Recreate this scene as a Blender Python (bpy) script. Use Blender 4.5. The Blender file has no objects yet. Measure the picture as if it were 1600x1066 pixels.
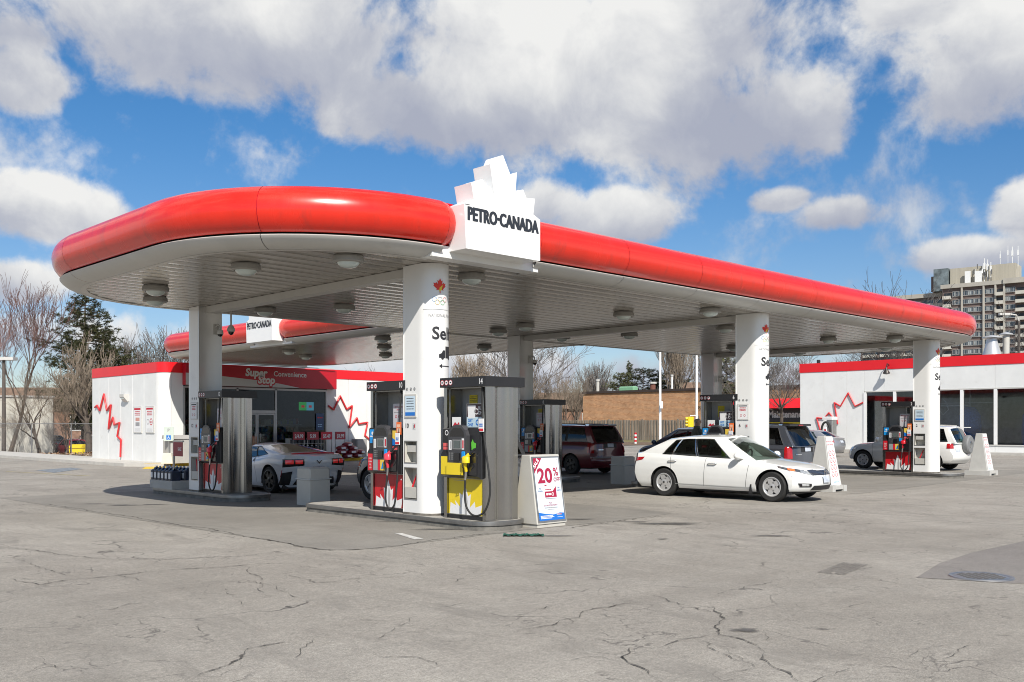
import bpy, bmesh, math, random
import numpy as np
from mathutils import Vector, Matrix
random.seed(7)
R = math.radians
S = bpy.context.scene
COL = S.collection
# ------------------------------------------------------------------ camera, sky, sun, exposure
CAM = Vector((-10.643, -12.919, 1.69))
FW = Vector((0.69774, 0.71635, 0)); RT = Vector((0.71635, -0.69774, 0))
cam = bpy.data.cameras.new("camera"); camo = bpy.data.objects.new("camera", cam); COL.objects.link(camo)
camo.location = CAM; camo.rotation_euler = (R(90), 0, -math.atan2(FW.x, FW.y))
cam.sensor_width = 36; cam.lens = 36*1500/1600; cam.shift_y = (665-533)/1600
cam.clip_end = 3000; cam.clip_start = .1
S.camera = camo
SUNTRAVEL = Vector((3.0, 5.0, -5.2)).normalized()
sun = bpy.data.lights.new("sun", 'SUN'); suno = bpy.data.objects.new("sun", sun); COL.objects.link(suno)
sun.energy = 5.0; sun.angle = R(.53); sun.color = (1, .945, .86)
suno.rotation_euler = SUNTRAVEL.to_track_quat('-Z', 'Y').to_euler(); suno.location = (0, 0, 60)
SEL = math.asin(-SUNTRAVEL.z); SROT = math.atan2(-SUNTRAVEL.x, -SUNTRAVEL.y)
S.view_settings.view_transform = 'Standard'; S.view_settings.look = 'None'; S.view_settings.gamma = 1
S.view_settings.use_curve_mapping = False
S.view_settings.exposure = 0.2
S.cycles.max_bounces = 8; S.cycles.transparent_max_bounces = 12; S.cycles.use_denoising = True
S.cycles.filter_width = 1.0; S.cycles.caustics_reflective = False; S.cycles.caustics_refractive = False; S.cycles.sample_clamp_indirect = 6

def srgb(r, g, b):
    f = lambda c: ((c/255+.055)/1.055)**2.4 if c/255 > .04045 else c/255/12.92
    return (f(r), f(g), f(b), 1)

# ---- node helper
class NT:
    def __init__(s, tree): s.t = tree; s.n = tree.nodes; s.l = tree.links
    def node(s, typ, **kw):
        n = s.n.new(typ)
        for k, v in kw.items():
            setattr(n, k, v)
        return n
    def link(s, a, b): s.l.new(a, b)
    def val(s, x, sock):
        if isinstance(x, (int, float, tuple, list)): sock.default_value = x
        else: s.l.new(x, sock)
    def math(s, op, a, b=0., c=None, clamp=False):
        n = s.n.new('ShaderNodeMath'); n.operation = op; n.use_clamp = clamp
        s.val(a, n.inputs[0]); s.val(b, n.inputs[1])
        if c is not None: s.val(c, n.inputs[2])
        return n.outputs[0]
    def mix(s, f, a, b, blend='MIX'):
        n = s.n.new('ShaderNodeMix'); n.data_type = 'RGBA'; n.blend_type = blend
        s.val(f, n.inputs[0]); s.val(a, n.inputs[6]); s.val(b, n.inputs[7]); return n.outputs[2]
    def noise(s, scale, detail=3, rough=.5, vec=None, dist=0.):
        n = s.n.new('ShaderNodeTexNoise'); n.inputs['Scale'].default_value = scale; n.inputs['Detail'].default_value = detail
        n.inputs['Roughness'].default_value = rough; n.inputs['Distortion'].default_value = dist
        if vec is not None: s.l.new(vec, n.inputs['Vector'])
        return n.outputs[0]
    def ramp(s, f, stops):
        n = s.n.new('ShaderNodeValToRGB'); s.val(f, n.inputs[0]); e = n.color_ramp.elements
        while len(e) < len(stops): e.new(.5)
        for i, (p, c) in enumerate(stops):
            e[i].position = p; e[i].color = c if isinstance(c, (tuple, list)) else (c, c, c, 1)
        return n.outputs[0]
    def mapr(s, v, a, b, c=0., d=1., interp='SMOOTHSTEP'):
        n = s.n.new('ShaderNodeMapRange'); n.interpolation_type = interp
        s.val(v, n.inputs[0])
        for i, x in enumerate((a, b, c, d)): n.inputs[i+1].default_value = x
        return n.outputs[0]
    def scalevec(s, vec, sc):
        n = s.n.new('ShaderNodeMapping'); n.inputs['Scale'].default_value = sc; s.l.new(vec, n.inputs['Vector']); return n.outputs[0]

# ---- world: Nishita sky with cumulus laid out by azimuth and elevation taken from image pixels
W = bpy.data.worlds.new("World"); S.world = W; W.use_nodes = True
w = NT(W.node_tree); w.n.clear()
sky = w.node('ShaderNodeTexSky', sky_type='NISHITA'); sky.sun_disc = False
sky.sun_elevation = SEL; sky.sun_rotation = SROT; sky.altitude = 150; sky.air_density = 1.0; sky.dust_density = .3; sky.ozone_density = 2.5
tc = w.node('ShaderNodeTexCoord'); sep = w.node('ShaderNodeSeparateXYZ'); w.link(tc.outputs['Generated'], sep.inputs[0])
head = math.atan2(FW.x, FW.y)
# rotate so that azimuth 0 is the camera heading
cx = w.math('ADD', w.math('MULTIPLY', sep.outputs[0], RT.x), w.math('MULTIPLY', sep.outputs[1], RT.y))
cy = w.math('ADD', w.math('MULTIPLY', sep.outputs[0], FW.x), w.math('MULTIPLY', sep.outputs[1], FW.y))
AZ = w.math('ARCTAN2', cx, cy); EL = w.math('ARCSINE', sep.outputs[2])
dirv = w.node('ShaderNodeCombineXYZ')
w.link(AZ, dirv.inputs[0]); w.link(w.math('MULTIPLY', EL, 1.5), dirv.inputs[1])
n1 = w.noise(9, 9, .6, tc.outputs['Generated'], .25)
n2 = w.noise(30, 6, .6, tc.outputs['Generated'])
n3 = w.noise(3.2, 4, .5, tc.outputs['Generated'])
def ang(px, py): 
    az = math.atan((px-800)/1500); return az, math.atan((665-py)/1500*math.cos(az))
blobs = [ # px, py, rx, ry
 (330, 45, 320, 120, 1), (40, 125, 100, 60, 1), (20, 50, 90, 70, .8), (520, 40, 160, 150, .9), (690, 165, 250, 85, 1), (820, 100, 260, 170, 1),
 (1130, 190, 250, 105, 1), (1080, 60, 220, 170, 1), (1540, 110, 170, 120, 1), (1500, 20, 220, 70, .7), (1420, -10, 120, 50, .9), (1310, 335, 80, 32, .75),
 (1215, 312, 60, 24, .75), (70, 325, 185, 60, 1), (20, 440, 110, 45, .9), (960, 345, 130, 55, 1), (860, 320, 70, 45, .8), (1530, 400, 140, 38, 1),
 (1595, 330, 60, 60, .9), (100, 530, 300, 55, .65), (980, 590, 330, 50, .8), (700, 560, 200, 60, .6), (1100, 275, 110, 60, .5), (300, -160, 500, 120, 1), (1200, -170, 500, 100, 1)]
dens = None; lowacc = None
for px, py, rx, ry, s_ in blobs:
    a0, e0 = ang(px, py); sa = rx/1500*math.cos(a0)**2*1.06; se = ry/1500*math.cos(a0)*1.05
    u = w.math('MULTIPLY', w.math('SUBTRACT', AZ, a0), 1/sa); v = w.math('MULTIPLY', w.math('SUBTRACT', EL, e0), 1/se)
    d2 = w.math('ADD', w.math('MULTIPLY', u, u), w.math('MULTIPLY', v, v))
    g = w.math('MULTIPLY', w.math('SUBTRACT', 1., d2, clamp=True), s_)
    lo = w.math('MULTIPLY', g, v)
    dens = g if dens is None else w.math('SMOOTH_MAX', dens, g, .25)
    lowacc = lo if lowacc is None else w.math('ADD', lowacc, lo)
# elsewhere in the sky the same kind of broken cloud
outside = w.mapr(w.math('ABSOLUTE', AZ), .56, .8)
outside2 = w.mapr(EL, .5, .75)
out = w.math('MAXIMUM', outside, outside2)
gen = w.mapr(n3, .45, .62)
dens = w.math('MAXIMUM', dens, w.math('MULTIPLY', gen, w.math('MULTIPLY', out, .8)))
nn = w.math('ADD', w.math('MULTIPLY', w.math('SUBTRACT', n1, .5), 1.9), w.math('MULTIPLY', w.math('SUBTRACT', n2, .5), .8))
cov = w.math('ADD', dens, nn)
mask = w.math('MULTIPLY', w.mapr(cov, .12, .64), w.mapr(dens, .04, .24))
thin = w.math('MULTIPLY', w.mapr(w.math('ADD', w.math('MULTIPLY', n3, .9), w.math('MULTIPLY', n1, .5)), .80, 1.08), .08)
mask = w.math('MAXIMUM', mask, thin)
lit = w.math('ADD', w.math('MULTIPLY', lowacc, .75), w.math('ADD', w.math('MULTIPLY', w.math('SUBTRACT', n3, .5), 1.8), w.math('ADD', w.math('MULTIPLY', w.math('SUBTRACT', n1, .5), 1.9), .56)))
ccol = w.ramp(lit, [(0, (3.5, 3.75, 4.6, 1)), (.35, (4.4, 4.6, 5.2, 1)), (.65, (6.0, 6.1, 6.3, 1)), (1, (7.6, 7.6, 7.5, 1))])
tint = w.mix(w.mapr(EL, 0, .36), (.74, .76, .84, 1), (.36, .74, 1.0, 1))
skyc = w.mix(1., sky.outputs[0], tint, 'MULTIPLY')
low = w.mapr(EL, .01, .1, 1., 0.)
ccol = w.mix(w.math('MULTIPLY', low, .6), ccol, (4.4, 5.0, 6.1, 1))
allc = w.mix(mask, skyc, ccol)
gr = w.mapr(sep.outputs[2], -.02, 0., 1., 0.)
allc = w.mix(gr, allc, (1.9, 1.8, 1.7, 1))
bg = w.node('ShaderNodeBackground'); w.link(allc, bg.inputs[0]); bg.inputs[1].default_value = .1
wo = w.node('ShaderNodeOutputWorld'); w.link(bg.outputs[0], wo.inputs[0])
W.cycles.sampling_method = 'MANUAL'; W.cycles.sample_map_resolution = 512

# ------------------------------------------------------------------ materials
MATS = {}
def mat(name, col, rough=.5, metal=0., var=.06, vscale=3., bump=0., bscale=60., coat=0., emit=None, spec=None, alpha=1., trans=0., stretch=None, dirt=None, rvar=0.):
    if name in MATS: return MATS[name]
    m = bpy.data.materials.new(name); m.use_nodes = True; n = NT(m.node_tree)
    b = n.n['Principled BSDF']; tcn = n.node('ShaderNodeTexCoord'); vec = tcn.outputs['Object']
    if len(col) == 3: col = tuple(col)+(1,)
    v = n.scalevec(vec, stretch) if stretch else vec
    if var:
        nz = n.noise(vscale, 5, .6, v)
        f = n.mapr(nz, .3, .7, 1-var*1.6, 1+var*.6, 'LINEAR')
        c = n.mix(1., col, f, 'MULTIPLY')
        if dirt:
            nz2 = n.noise(dirt[1], 6, .65, v)
            c = n.mix(n.mapr(nz2, dirt[2], dirt[2]+.2, 0, dirt[3]), c, dirt[0])
        n.link(c, b.inputs['Base Color'])
        if rvar:
            n.link(n.mapr(nz, .3, .7, rough-rvar, rough+rvar, 'LINEAR'), b.inputs['Roughness'])
        else: b.inputs['Roughness'].default_value = rough
    else:
        b.inputs['Base Color'].default_value = col; b.inputs['Roughness'].default_value = rough
    b.inputs['Metallic'].default_value = metal
    if coat: b.inputs['Coat Weight'].default_value = coat; b.inputs['Coat Roughness'].default_value = .04
    if spec is not None: b.inputs['Specular IOR Level'].default_value = spec
    if emit: b.inputs['Emission Color'].default_value = emit[0]; b.inputs['Emission Strength'].default_value = emit[1]
    if trans: b.inputs['Transmission Weight'].default_value = trans
    if alpha < 1: b.inputs['Alpha'].default_value = alpha
    if bump:
        bn = n.node('ShaderNodeBump'); bn.inputs['Strength'].default_value = bump; bn.inputs['Distance'].default_value = .02
        n.link(n.noise(bscale, 4, .6, v), bn.inputs['Height']); n.link(bn.outputs[0], b.inputs['Normal'])
    MATS[name] = m; return m

def glassmat(name, tint, mixf=.35, rough=.02):
    if name in MATS: return MATS[name]
    m = bpy.data.materials.new(name); m.use_nodes = True; n = NT(m.node_tree); n.n.clear()
    o = n.node('ShaderNodeOutputMaterial'); tr = n.node('ShaderNodeBsdfTransparent'); tr.inputs[0].default_value = tint
    gl = n.node('ShaderNodeBsdfGlossy'); gl.inputs['Roughness'].default_value = rough; gl.inputs['Color'].default_value = (.95, .98, 1, 1)
    fr = n.node('ShaderNodeFresnel'); gl.inputs['Color'].default_value = (.55, .6, .63, 1) if 'store' in name else (.95, .98, 1, 1); fr.inputs[0].default_value = 1.55
    f = n.math('MAXIMUM', n.math('MULTIPLY', fr.outputs[0], .8 if 'store' in name else 1.3), mixf*.15)
    mx = n.node('ShaderNodeMixShader'); n.link(f, mx.inputs[0]); n.link(tr.outputs[0], mx.inputs[1]); n.link(gl.outputs[0], mx.inputs[2])
    n.link(mx.outputs[0], o.inputs[0]); MATS[name] = m; return m

white = mat('white_enamel', (.76, .765, .75), .32, var=.04, vscale=1.2, dirt=((.50, .47, .41, 1), 1.5, .58, .3))
white2 = mat('white_column', (.78, .78, .765), .3, var=.03, vscale=1, coat=.2, dirt=((.45, .42, .37, 1), 2.2, .60, .35))
signwhite = mat('sign_white', (.84, .84, .83), .25, var=.015, coat=.3)
red = mat('red_acrylic', (.72, .022, .008), .24, var=.07, vscale=.9, coat=.35, rvar=.06, stretch=(2.2, 2.2, .4), dirt=((.36, .03, .02, 1), 1.6, .52, .45))
redband = mat('red_band', (.72, .012, .02), .35, var=.04, vscale=1)
redsign = mat('red_sign_face', (.46, .008, .02), .3, var=.03)
apronm = mat('apron_grey_white', (.52, .515, .49), .42, var=.05, vscale=1.5, dirt=((.32, .29, .25, 1), 2.5, .6, .3))
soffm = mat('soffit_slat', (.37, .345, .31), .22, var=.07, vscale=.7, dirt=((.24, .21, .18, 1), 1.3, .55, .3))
trimm = mat('soffit_trim', (.55, .54, .51), .4, var=.04)
darkgap = mat('dark_gap', (.03, .025, .025), .8, var=0)
steel = mat('brushed_steel', (.43, .42, .40), .22, 1., var=.03, vscale=1.2, rvar=.03)
steel2 = mat('dull_steel', (.50, .49, .47), .42, 1., var=.08, vscale=4)
black = mat('black_plastic', (.018, .018, .02), .38, var=.1)
blackg = mat('black_gloss', (.012, .012, .014), .15, var=0, coat=.5)
rubber = mat('rubber', (.022, .022, .022), .75, var=.15, vscale=9)
glass = glassmat('car_glass', (.42, .52, .50, 1))
darkglass = glassmat('tinted_glass', (.05, .06, .06, 1))
storeglass = glassmat('store_glass', (.72, .74, .74, 1), .1)
washglass = glassmat('wash_glass', (.78, .82, .84, 1), .3)
paper = mat('paper_white', (.78, .78, .78), .5, var=.02)
ink = mat('ink_black', (.02, .02, .024), .5, var=0)
inkred = mat('ink_red', (.50, .01, .03), .5, var=0)
inkgrey = mat('ink_grey', (.30, .30, .31), .5, var=0)
inkblue = mat('ink_blue', (.01, .16, .55), .45, var=0)
yellow = mat('yellow_plastic', (.80, .60, .02), .4, var=.04)
yellowpaper = mat('yellow_paper', (.72, .58, .03), .55, var=.03)
bluepl = mat('blue_plastic', (.01, .28, .70), .4, var=.03)
redpl = mat('red_plastic', (.62, .015, .03), .35, var=.05)
redpanel = mat('red_panel', (.55, .012, .02), .35, var=.05)
green = mat('green_label', (.12, .50, .05), .5, var=0)
conc = mat('concrete', (.36, .345, .315), .85, var=.14, vscale=3, bump=.3, bscale=40, dirt=((.12, .11, .10, 1), 2.2, .55, .5))
concl = mat('concrete_light', (.50, .48, .44), .85, var=.1, vscale=2.5, bump=.25, bscale=50)
beige = mat('beige_enamel', (.52, .505, .46), .45, var=.05, vscale=2, dirt=((.30, .27, .23, 1), 3, .6, .3))
lamplens = mat('lamp_lens', (.55, .62, .60), .15, var=.03, coat=.5)
lampbody = mat('lamp_body', (.30, .29, .27), .5, var=.05)
orange = mat('orange_label', (.80, .16, .03), .5, var=0)

# ------------------------------------------------------------------ mesh builder
class MB:
    def __init__(s): s.v = []; s.f = []; s.mi = []; s.M = None; s.m = 0
    def add(s, vs, fs, m=None):
        o = len(s.v)
        for p in vs:
            p = Vector(p)
            s.v.append(s.M @ p if s.M else p)
        for f in fs: s.f.append([i+o for i in f]); s.mi.append(s.m if m is None else m)
        return s
    def box(s, x0, x1, y0, y1, z0, z1, m=None):
        v = [(x, y, z) for z in (z0, z1) for x, y in ((x0, y0), (x1, y0), (x1, y1), (x0, y1))]
        return s.add(v, [(3, 2, 1, 0), (4, 5, 6, 7), (0, 1, 5, 4), (1, 2, 6, 5), (2, 3, 7, 6), (3, 0, 4, 7)], m)
    def rbox(s, x0, x1, y0, y1, z0, z1, r=.01, m=None):  # box with chamfered vertical and top edges
        lo = [(x0+r, y0), (x1-r, y0), (x1, y0+r), (x1, y1-r), (x1-r, y1), (x0+r, y1), (x0, y1-r), (x0, y0+r)]
        cx, cy = (x0+x1)/2, (y0+y1)/2
        def ins(k): return [(p[0]+(r*(1 if p[0] < cx else -1))*k, p[1]+(r*(1 if p[1] < cy else -1))*k) for p in lo]
        rings = [[(x, y, z0) for x, y in lo], [(x, y, z1-r) for x, y in lo], [(x, y, z1) for x, y in ins(1)]]
        vs = sum(rings, []); fs = []
        for k in range(2):
            for i in range(8): j = (i+1) % 8; fs.append((k*8+i, k*8+j, k*8+8+j, k*8+8+i))
        fs.append(tuple(range(7, -1, -1))); fs.append(tuple(range(16, 24)))
        return s.add(vs, fs, m)
    def quad(s, a, b, c, d, m=None): return s.add([a, b, c, d], [(0, 1, 2, 3)], m)
    def prism(s, poly, ax, d0, d1, m=None, caps=(True, True)):
        # poly in the 2 other axes; ax 0: (y,z) 1: (x,z) 2: (x,y)
        def P(p, d):
            return (d, p[0], p[1]) if ax == 0 else ((p[0], d, p[1]) if ax == 1 else (p[0], p[1], d))
        n = len(poly); vs = [P(p, d0) for p in poly]+[P(p, d1) for p in poly]
        fs = [(i, (i+1) % n, n+(i+1) % n, n+i) for i in range(n)]
        if caps[0] or caps[1]:
            from mathutils.geometry import tessellate_polygon
            tri = tessellate_polygon([[Vector((p[0], p[1], 0)) for p in poly]])
            for t in tri:
                if caps[0]: fs.append(tuple(t))
                if caps[1]: fs.append(tuple(n+i for i in t))
        return s.add(vs, fs, m)
    def tube(s, pts, r, n=6, m=None, closed=False, cap=True):
        pts = [Vector(p) for p in pts]; k = len(pts); rs = r if isinstance(r, (list, tuple)) else [r]*k
        vs = []; fs = []; up = None
        for i, p in enumerate(pts):
            if closed: t = pts[(i+1) % k]-pts[i-1]
            else: t = pts[min(i+1, k-1)]-pts[max(i-1, 0)]
            if t.length < 1e-9: t = Vector((0, 0, 1))
            t.normalize()
            if up is None: up = t.orthogonal().normalized()
            up = (up-t*up.dot(t))
            if up.length < 1e-6: up = t.orthogonal()
            up.normalize(); sd = t.cross(up)
            for j in range(n):
                a = 2*math.pi*j/n; vs.append(p+(up*math.cos(a)+sd*math.sin(a))*rs[i])
        kk = k if closed else k-1
        for i in range(kk):
            i2 = (i+1) % k
            for j in range(n): j2 = (j+1) % n; fs.append((i*n+j, i*n+j2, i2*n+j2, i2*n+j))
        if cap and not closed: fs.append(tuple(range(n-1, -1, -1))); fs.append(tuple((k-1)*n+j for j in range(n)))
        return s.add(vs, fs, m)
    def cyl(s, p0, p1, r, n=16, m=None, r1=None): return s.tube([p0, p1], [r, r if r1 is None else r1], n, m)
    def lathe(s, prof, n=24, c=(0, 0, 0), ax=2, m=None, closed=False):
        vs = []; fs = []; k = len(prof)
        for i in range(n):
            a = 2*math.pi*i/n; ca, sa = math.cos(a), math.sin(a)
            for r, h in prof:
                p = (r*ca, r*sa, h) if ax == 2 else ((r*ca, h, r*sa) if ax == 1 else (h, r*ca, r*sa))
                vs.append((p[0]+c[0], p[1]+c[1], p[2]+c[2]))
        for i in range(n):
            i2 = (i+1) % n
            for j in range(k if closed else k-1): j2 = (j+1) % k; fs.append((i*k+j, i2*k+j, i2*k+j2, i*k+j2))
        return s.add(vs, fs, m)
    def ball(s, c, r, n=12, m=None, sc=(1, 1, 1)):
        prof = [(r*math.sin(math.pi*i/(n//2)), -r*math.cos(math.pi*i/(n//2))) for i in range(n//2+1)]
        o = len(s.v); s.lathe([(a*1., b*1.) for a, b in prof], n, (0, 0, 0), 2, m)
        for i in range(o, len(s.v)):
            p = s.v[i]; s.v[i] = Vector((p.x*sc[0]+c[0], p.y*sc[1]+c[1], p.z*sc[2]+c[2]))
        return s
    def grid(s, fn, nu, nv, m=None, cell=None):
        o = len(s.v)
        vs = [fn(i/nu, j/nv) for j in range(nv+1) for i in range(nu+1)]
        fs = []; ms = []
        for j in range(nv):
            for i in range(nu):
                q = cell((i+.5)/nu, (j+.5)/nv) if cell else True
                if q: fs.append((j*(nu+1)+i, j*(nu+1)+i+1, (j+1)*(nu+1)+i+1, (j+1)*(nu+1)+i))
        return s.add(vs, fs, m)
    def mesh(s, name, mats, smooth=None, merge=False):
        me = bpy.data.meshes.new(name); me.from_pydata([tuple(v) for v in s.v], [], s.f)
        for m in (mats if isinstance(mats, (list, tuple)) else [mats]): me.materials.append(m)
        me.polygons.foreach_set('material_index', s.mi)
        bm = bmesh.new(); bm.from_mesh(me)
        if merge: bmesh.ops.remove_doubles(bm, verts=bm.verts, dist=.0012)
        bmesh.ops.recalc_face_normals(bm, faces=bm.faces)
        bm.to_mesh(me); bm.free()
        if smooth is not None:
            me.shade_smooth()
            try: me.set_sharp_from_angle(angle=R(smooth))
            except Exception: pass
        me.update(); return me
    def build(s, name, mats, parent=None, smooth=None, merge=False, **props):
        return obj(name, s.mesh(name, mats, smooth, merge), parent, **props)

def obj(name, me, parent=None, loc=None, rot=None, **props):
    o = bpy.data.objects.new(name, me); COL.objects.link(o)
    if parent: o.parent = parent
    if loc: o.location = loc
    if rot: o.rotation_euler = rot
    for k, v in props.items(): o[k] = v
    return o
def thing(name, label, cat, loc=(0, 0, 0), rz=0., group=None):
    o = bpy.data.objects.new(name, None); COL.objects.link(o); o.location = loc; o.rotation_euler = (0, 0, rz)
    o.empty_display_size = .2; o['label'] = label; o['category'] = cat
    if group: o['group'] = group
    return o
def tag(o, label, cat, group=None, kind=None):
    o['label'] = label; o['category'] = cat
    if group: o['group'] = group
    if kind: o['kind'] = kind
    return o
def kids(o): return [c for c in COL.objects if c.parent == o]
def dup(o, loc=None, rz=None, label=None, parent=None, scale=None, tree=None):
    if tree is None:
        tree = {}
        for c in COL.objects:
            if c.parent: tree.setdefault(c.parent, []).append(c)
    c = o.copy(); COL.objects.link(c)
    if parent: c.parent = parent
    if loc is not None: c.location = loc
    if rz is not None: c.rotation_euler[2] = rz
    if label: c['label'] = label
    if scale is not None: c.scale = scale
    for ch in tree.get(o, []): dup(ch, parent=c, tree=tree)
    return c

# ---- text as geometry
_tc = {}
def text_mb(s, size, bold=0., sx=1., ax='c', depth=0.):
    """text triangles in the xy plane: returns verts, faces; ax: l c r"""
    key = (s, bold)
    if key not in _tc:
        cu = bpy.data.curves.new('t', 'FONT'); cu.body = s; cu.size = 1; cu.offset = bold; cu.resolution_u = 3; cu.fill_mode = 'FRONT'
        o = bpy.data.objects.new('t', cu); me = bpy.data.meshes.new_from_object(o)
        _tc[key] = ([tuple(v.co) for v in me.vertices], [tuple(p.vertices) for p in me.polygons])
        bpy.data.objects.remove(o); bpy.data.curves.remove(cu); bpy.data.meshes.remove(me)
    vs, fs = _tc[key]
    if not vs: return [], []
    x0 = min(v[0] for v in vs); x1 = max(v[0] for v in vs)
    off = {'l': x0, 'c': (x0+x1)/2, 'r': x1}[ax]
    return [((v[0]-off)*size*sx, v[1]*size) for v in vs], fs
def flatmap(o, ux, uz, n, eps=.003):
    """maps (u,v) to a plane through o"""
    o, ux, uz, n = map(Vector, (o, ux, uz, n))
    return lambda u, v, e=0.: o+ux*u+uz*v+n*(eps+e)
def put_text(mb, s, u, v, size, fn, m=0, bold=0., sx=1., ax='c', e=.002, shear=0.):
    vs, fs = text_mb(s, size, bold, sx, ax)
    if fn.__name__ == 'nose': return put_flat_cut(mb, [(u+p[0], v+p[1]) for p in vs], fs, fn, m, e)
    mb.add([fn(u+p[0]+p[1]*shear, v+p[1], e) for p in vs], fs, m)
def put_flat_cut(mb, vs, fs, fn, m, e, step=.035):
    """flat print cut into narrow strips so that it follows a curved face"""
    bm = bmesh.new(); bv = [bm.verts.new((p[0], p[1], 0)) for p in vs]
    for f in fs:
        try: bm.faces.new([bv[i] for i in f])
        except ValueError: pass
    x0 = min(p[0] for p in vs); x1 = max(p[0] for p in vs); x = math.floor(x0/step)*step+step
    while x < x1:
        bmesh.ops.bisect_plane(bm, geom=bm.verts[:]+bm.edges[:]+bm.faces[:], plane_co=(x, 0, 0), plane_no=(1, 0, 0)); x += step
    bm.verts.index_update(); mb.add([fn(v.co.x, v.co.y, e) for v in bm.verts], [tuple(v.index for v in f.verts) for f in bm.faces], m); bm.free()
def put_poly(mb, pts, fn, m=0, e=.001):
    from mathutils.geometry import tessellate_polygon
    tri = tessellate_polygon([[Vector((p[0], p[1], 0)) for p in pts]])
    if fn.__name__ == 'nose': return put_flat_cut(mb, pts, [tuple(t) for t in tri], fn, m, e)
    mb.add([fn(p[0], p[1], e) for p in pts], [tuple(t) for t in tri], m)
def put_rect(mb, u0, u1, v0, v1, fn, m=0, e=.001): put_poly(mb, [(u0, v0), (u1, v0), (u1, v1), (u0, v1)], fn, m, e)
def put_ring(mb, u, v, r0, r1, fn, m=0, e=.001, n=20):
    vs = []; fs = []
    for i in range(n):
        a = 2*math.pi*i/n; vs += [fn(u+r0*math.cos(a), v+r0*math.sin(a), e), fn(u+r1*math.cos(a), v+r1*math.sin(a), e)]
    for i in range(n): j = (i+1) % n; fs.append((2*i, 2*i+1, 2*j+1, 2*j))
    mb.add(vs, fs, m)
def put_disc(mb, u, v, r, fn, m=0, e=.001, n=20): put_poly(mb, [(u+r*math.cos(2*math.pi*i/n), v+r*math.sin(2*math.pi*i/n)) for i in range(n)], fn, m, e)
def scribble(mb, u0, u1, v, h, fn, m=0, e=.002, gap=.4):
    """rows of tiny print too small to read"""
    x = u0
    while x < u1:
        wd = random.uniform(.6, 2.2)*h; put_rect(mb, x, min(x+wd, u1), v, v+h, fn, m, e); x += wd+h*gap

HALFLEAF = [(0, 0), (.03, .38), (.2, .28), (.17, .46), (.34, .22), (.31, .72), (.40, .64), (.48, 1), (.58, .62), (.66, .70), (.63, .24), (.78, .46), (.80, .26), (1, .36), (.95, 0)]
MAPLE = [(0, 1), (.15, .70), (.32, .80), (.24, .36), (.44, .58), (.50, .45), (.76, .50), (.66, .26), (.76, .18), (.38, -.14), (.43, -.28), (.05, -.22), (.05, -.6)]
MAPLE = MAPLE+[(-x, y) for x, y in reversed(MAPLE[1:])]
def wpt(px, depth, z=0.): return CAM.copy()*1.+FW*depth+RT*((px-800)/1500*depth)+Vector((0, 0, z-CAM.z))
def sm(x): x = max(0., min(1., x)); return x*x*(3-2*x)
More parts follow.
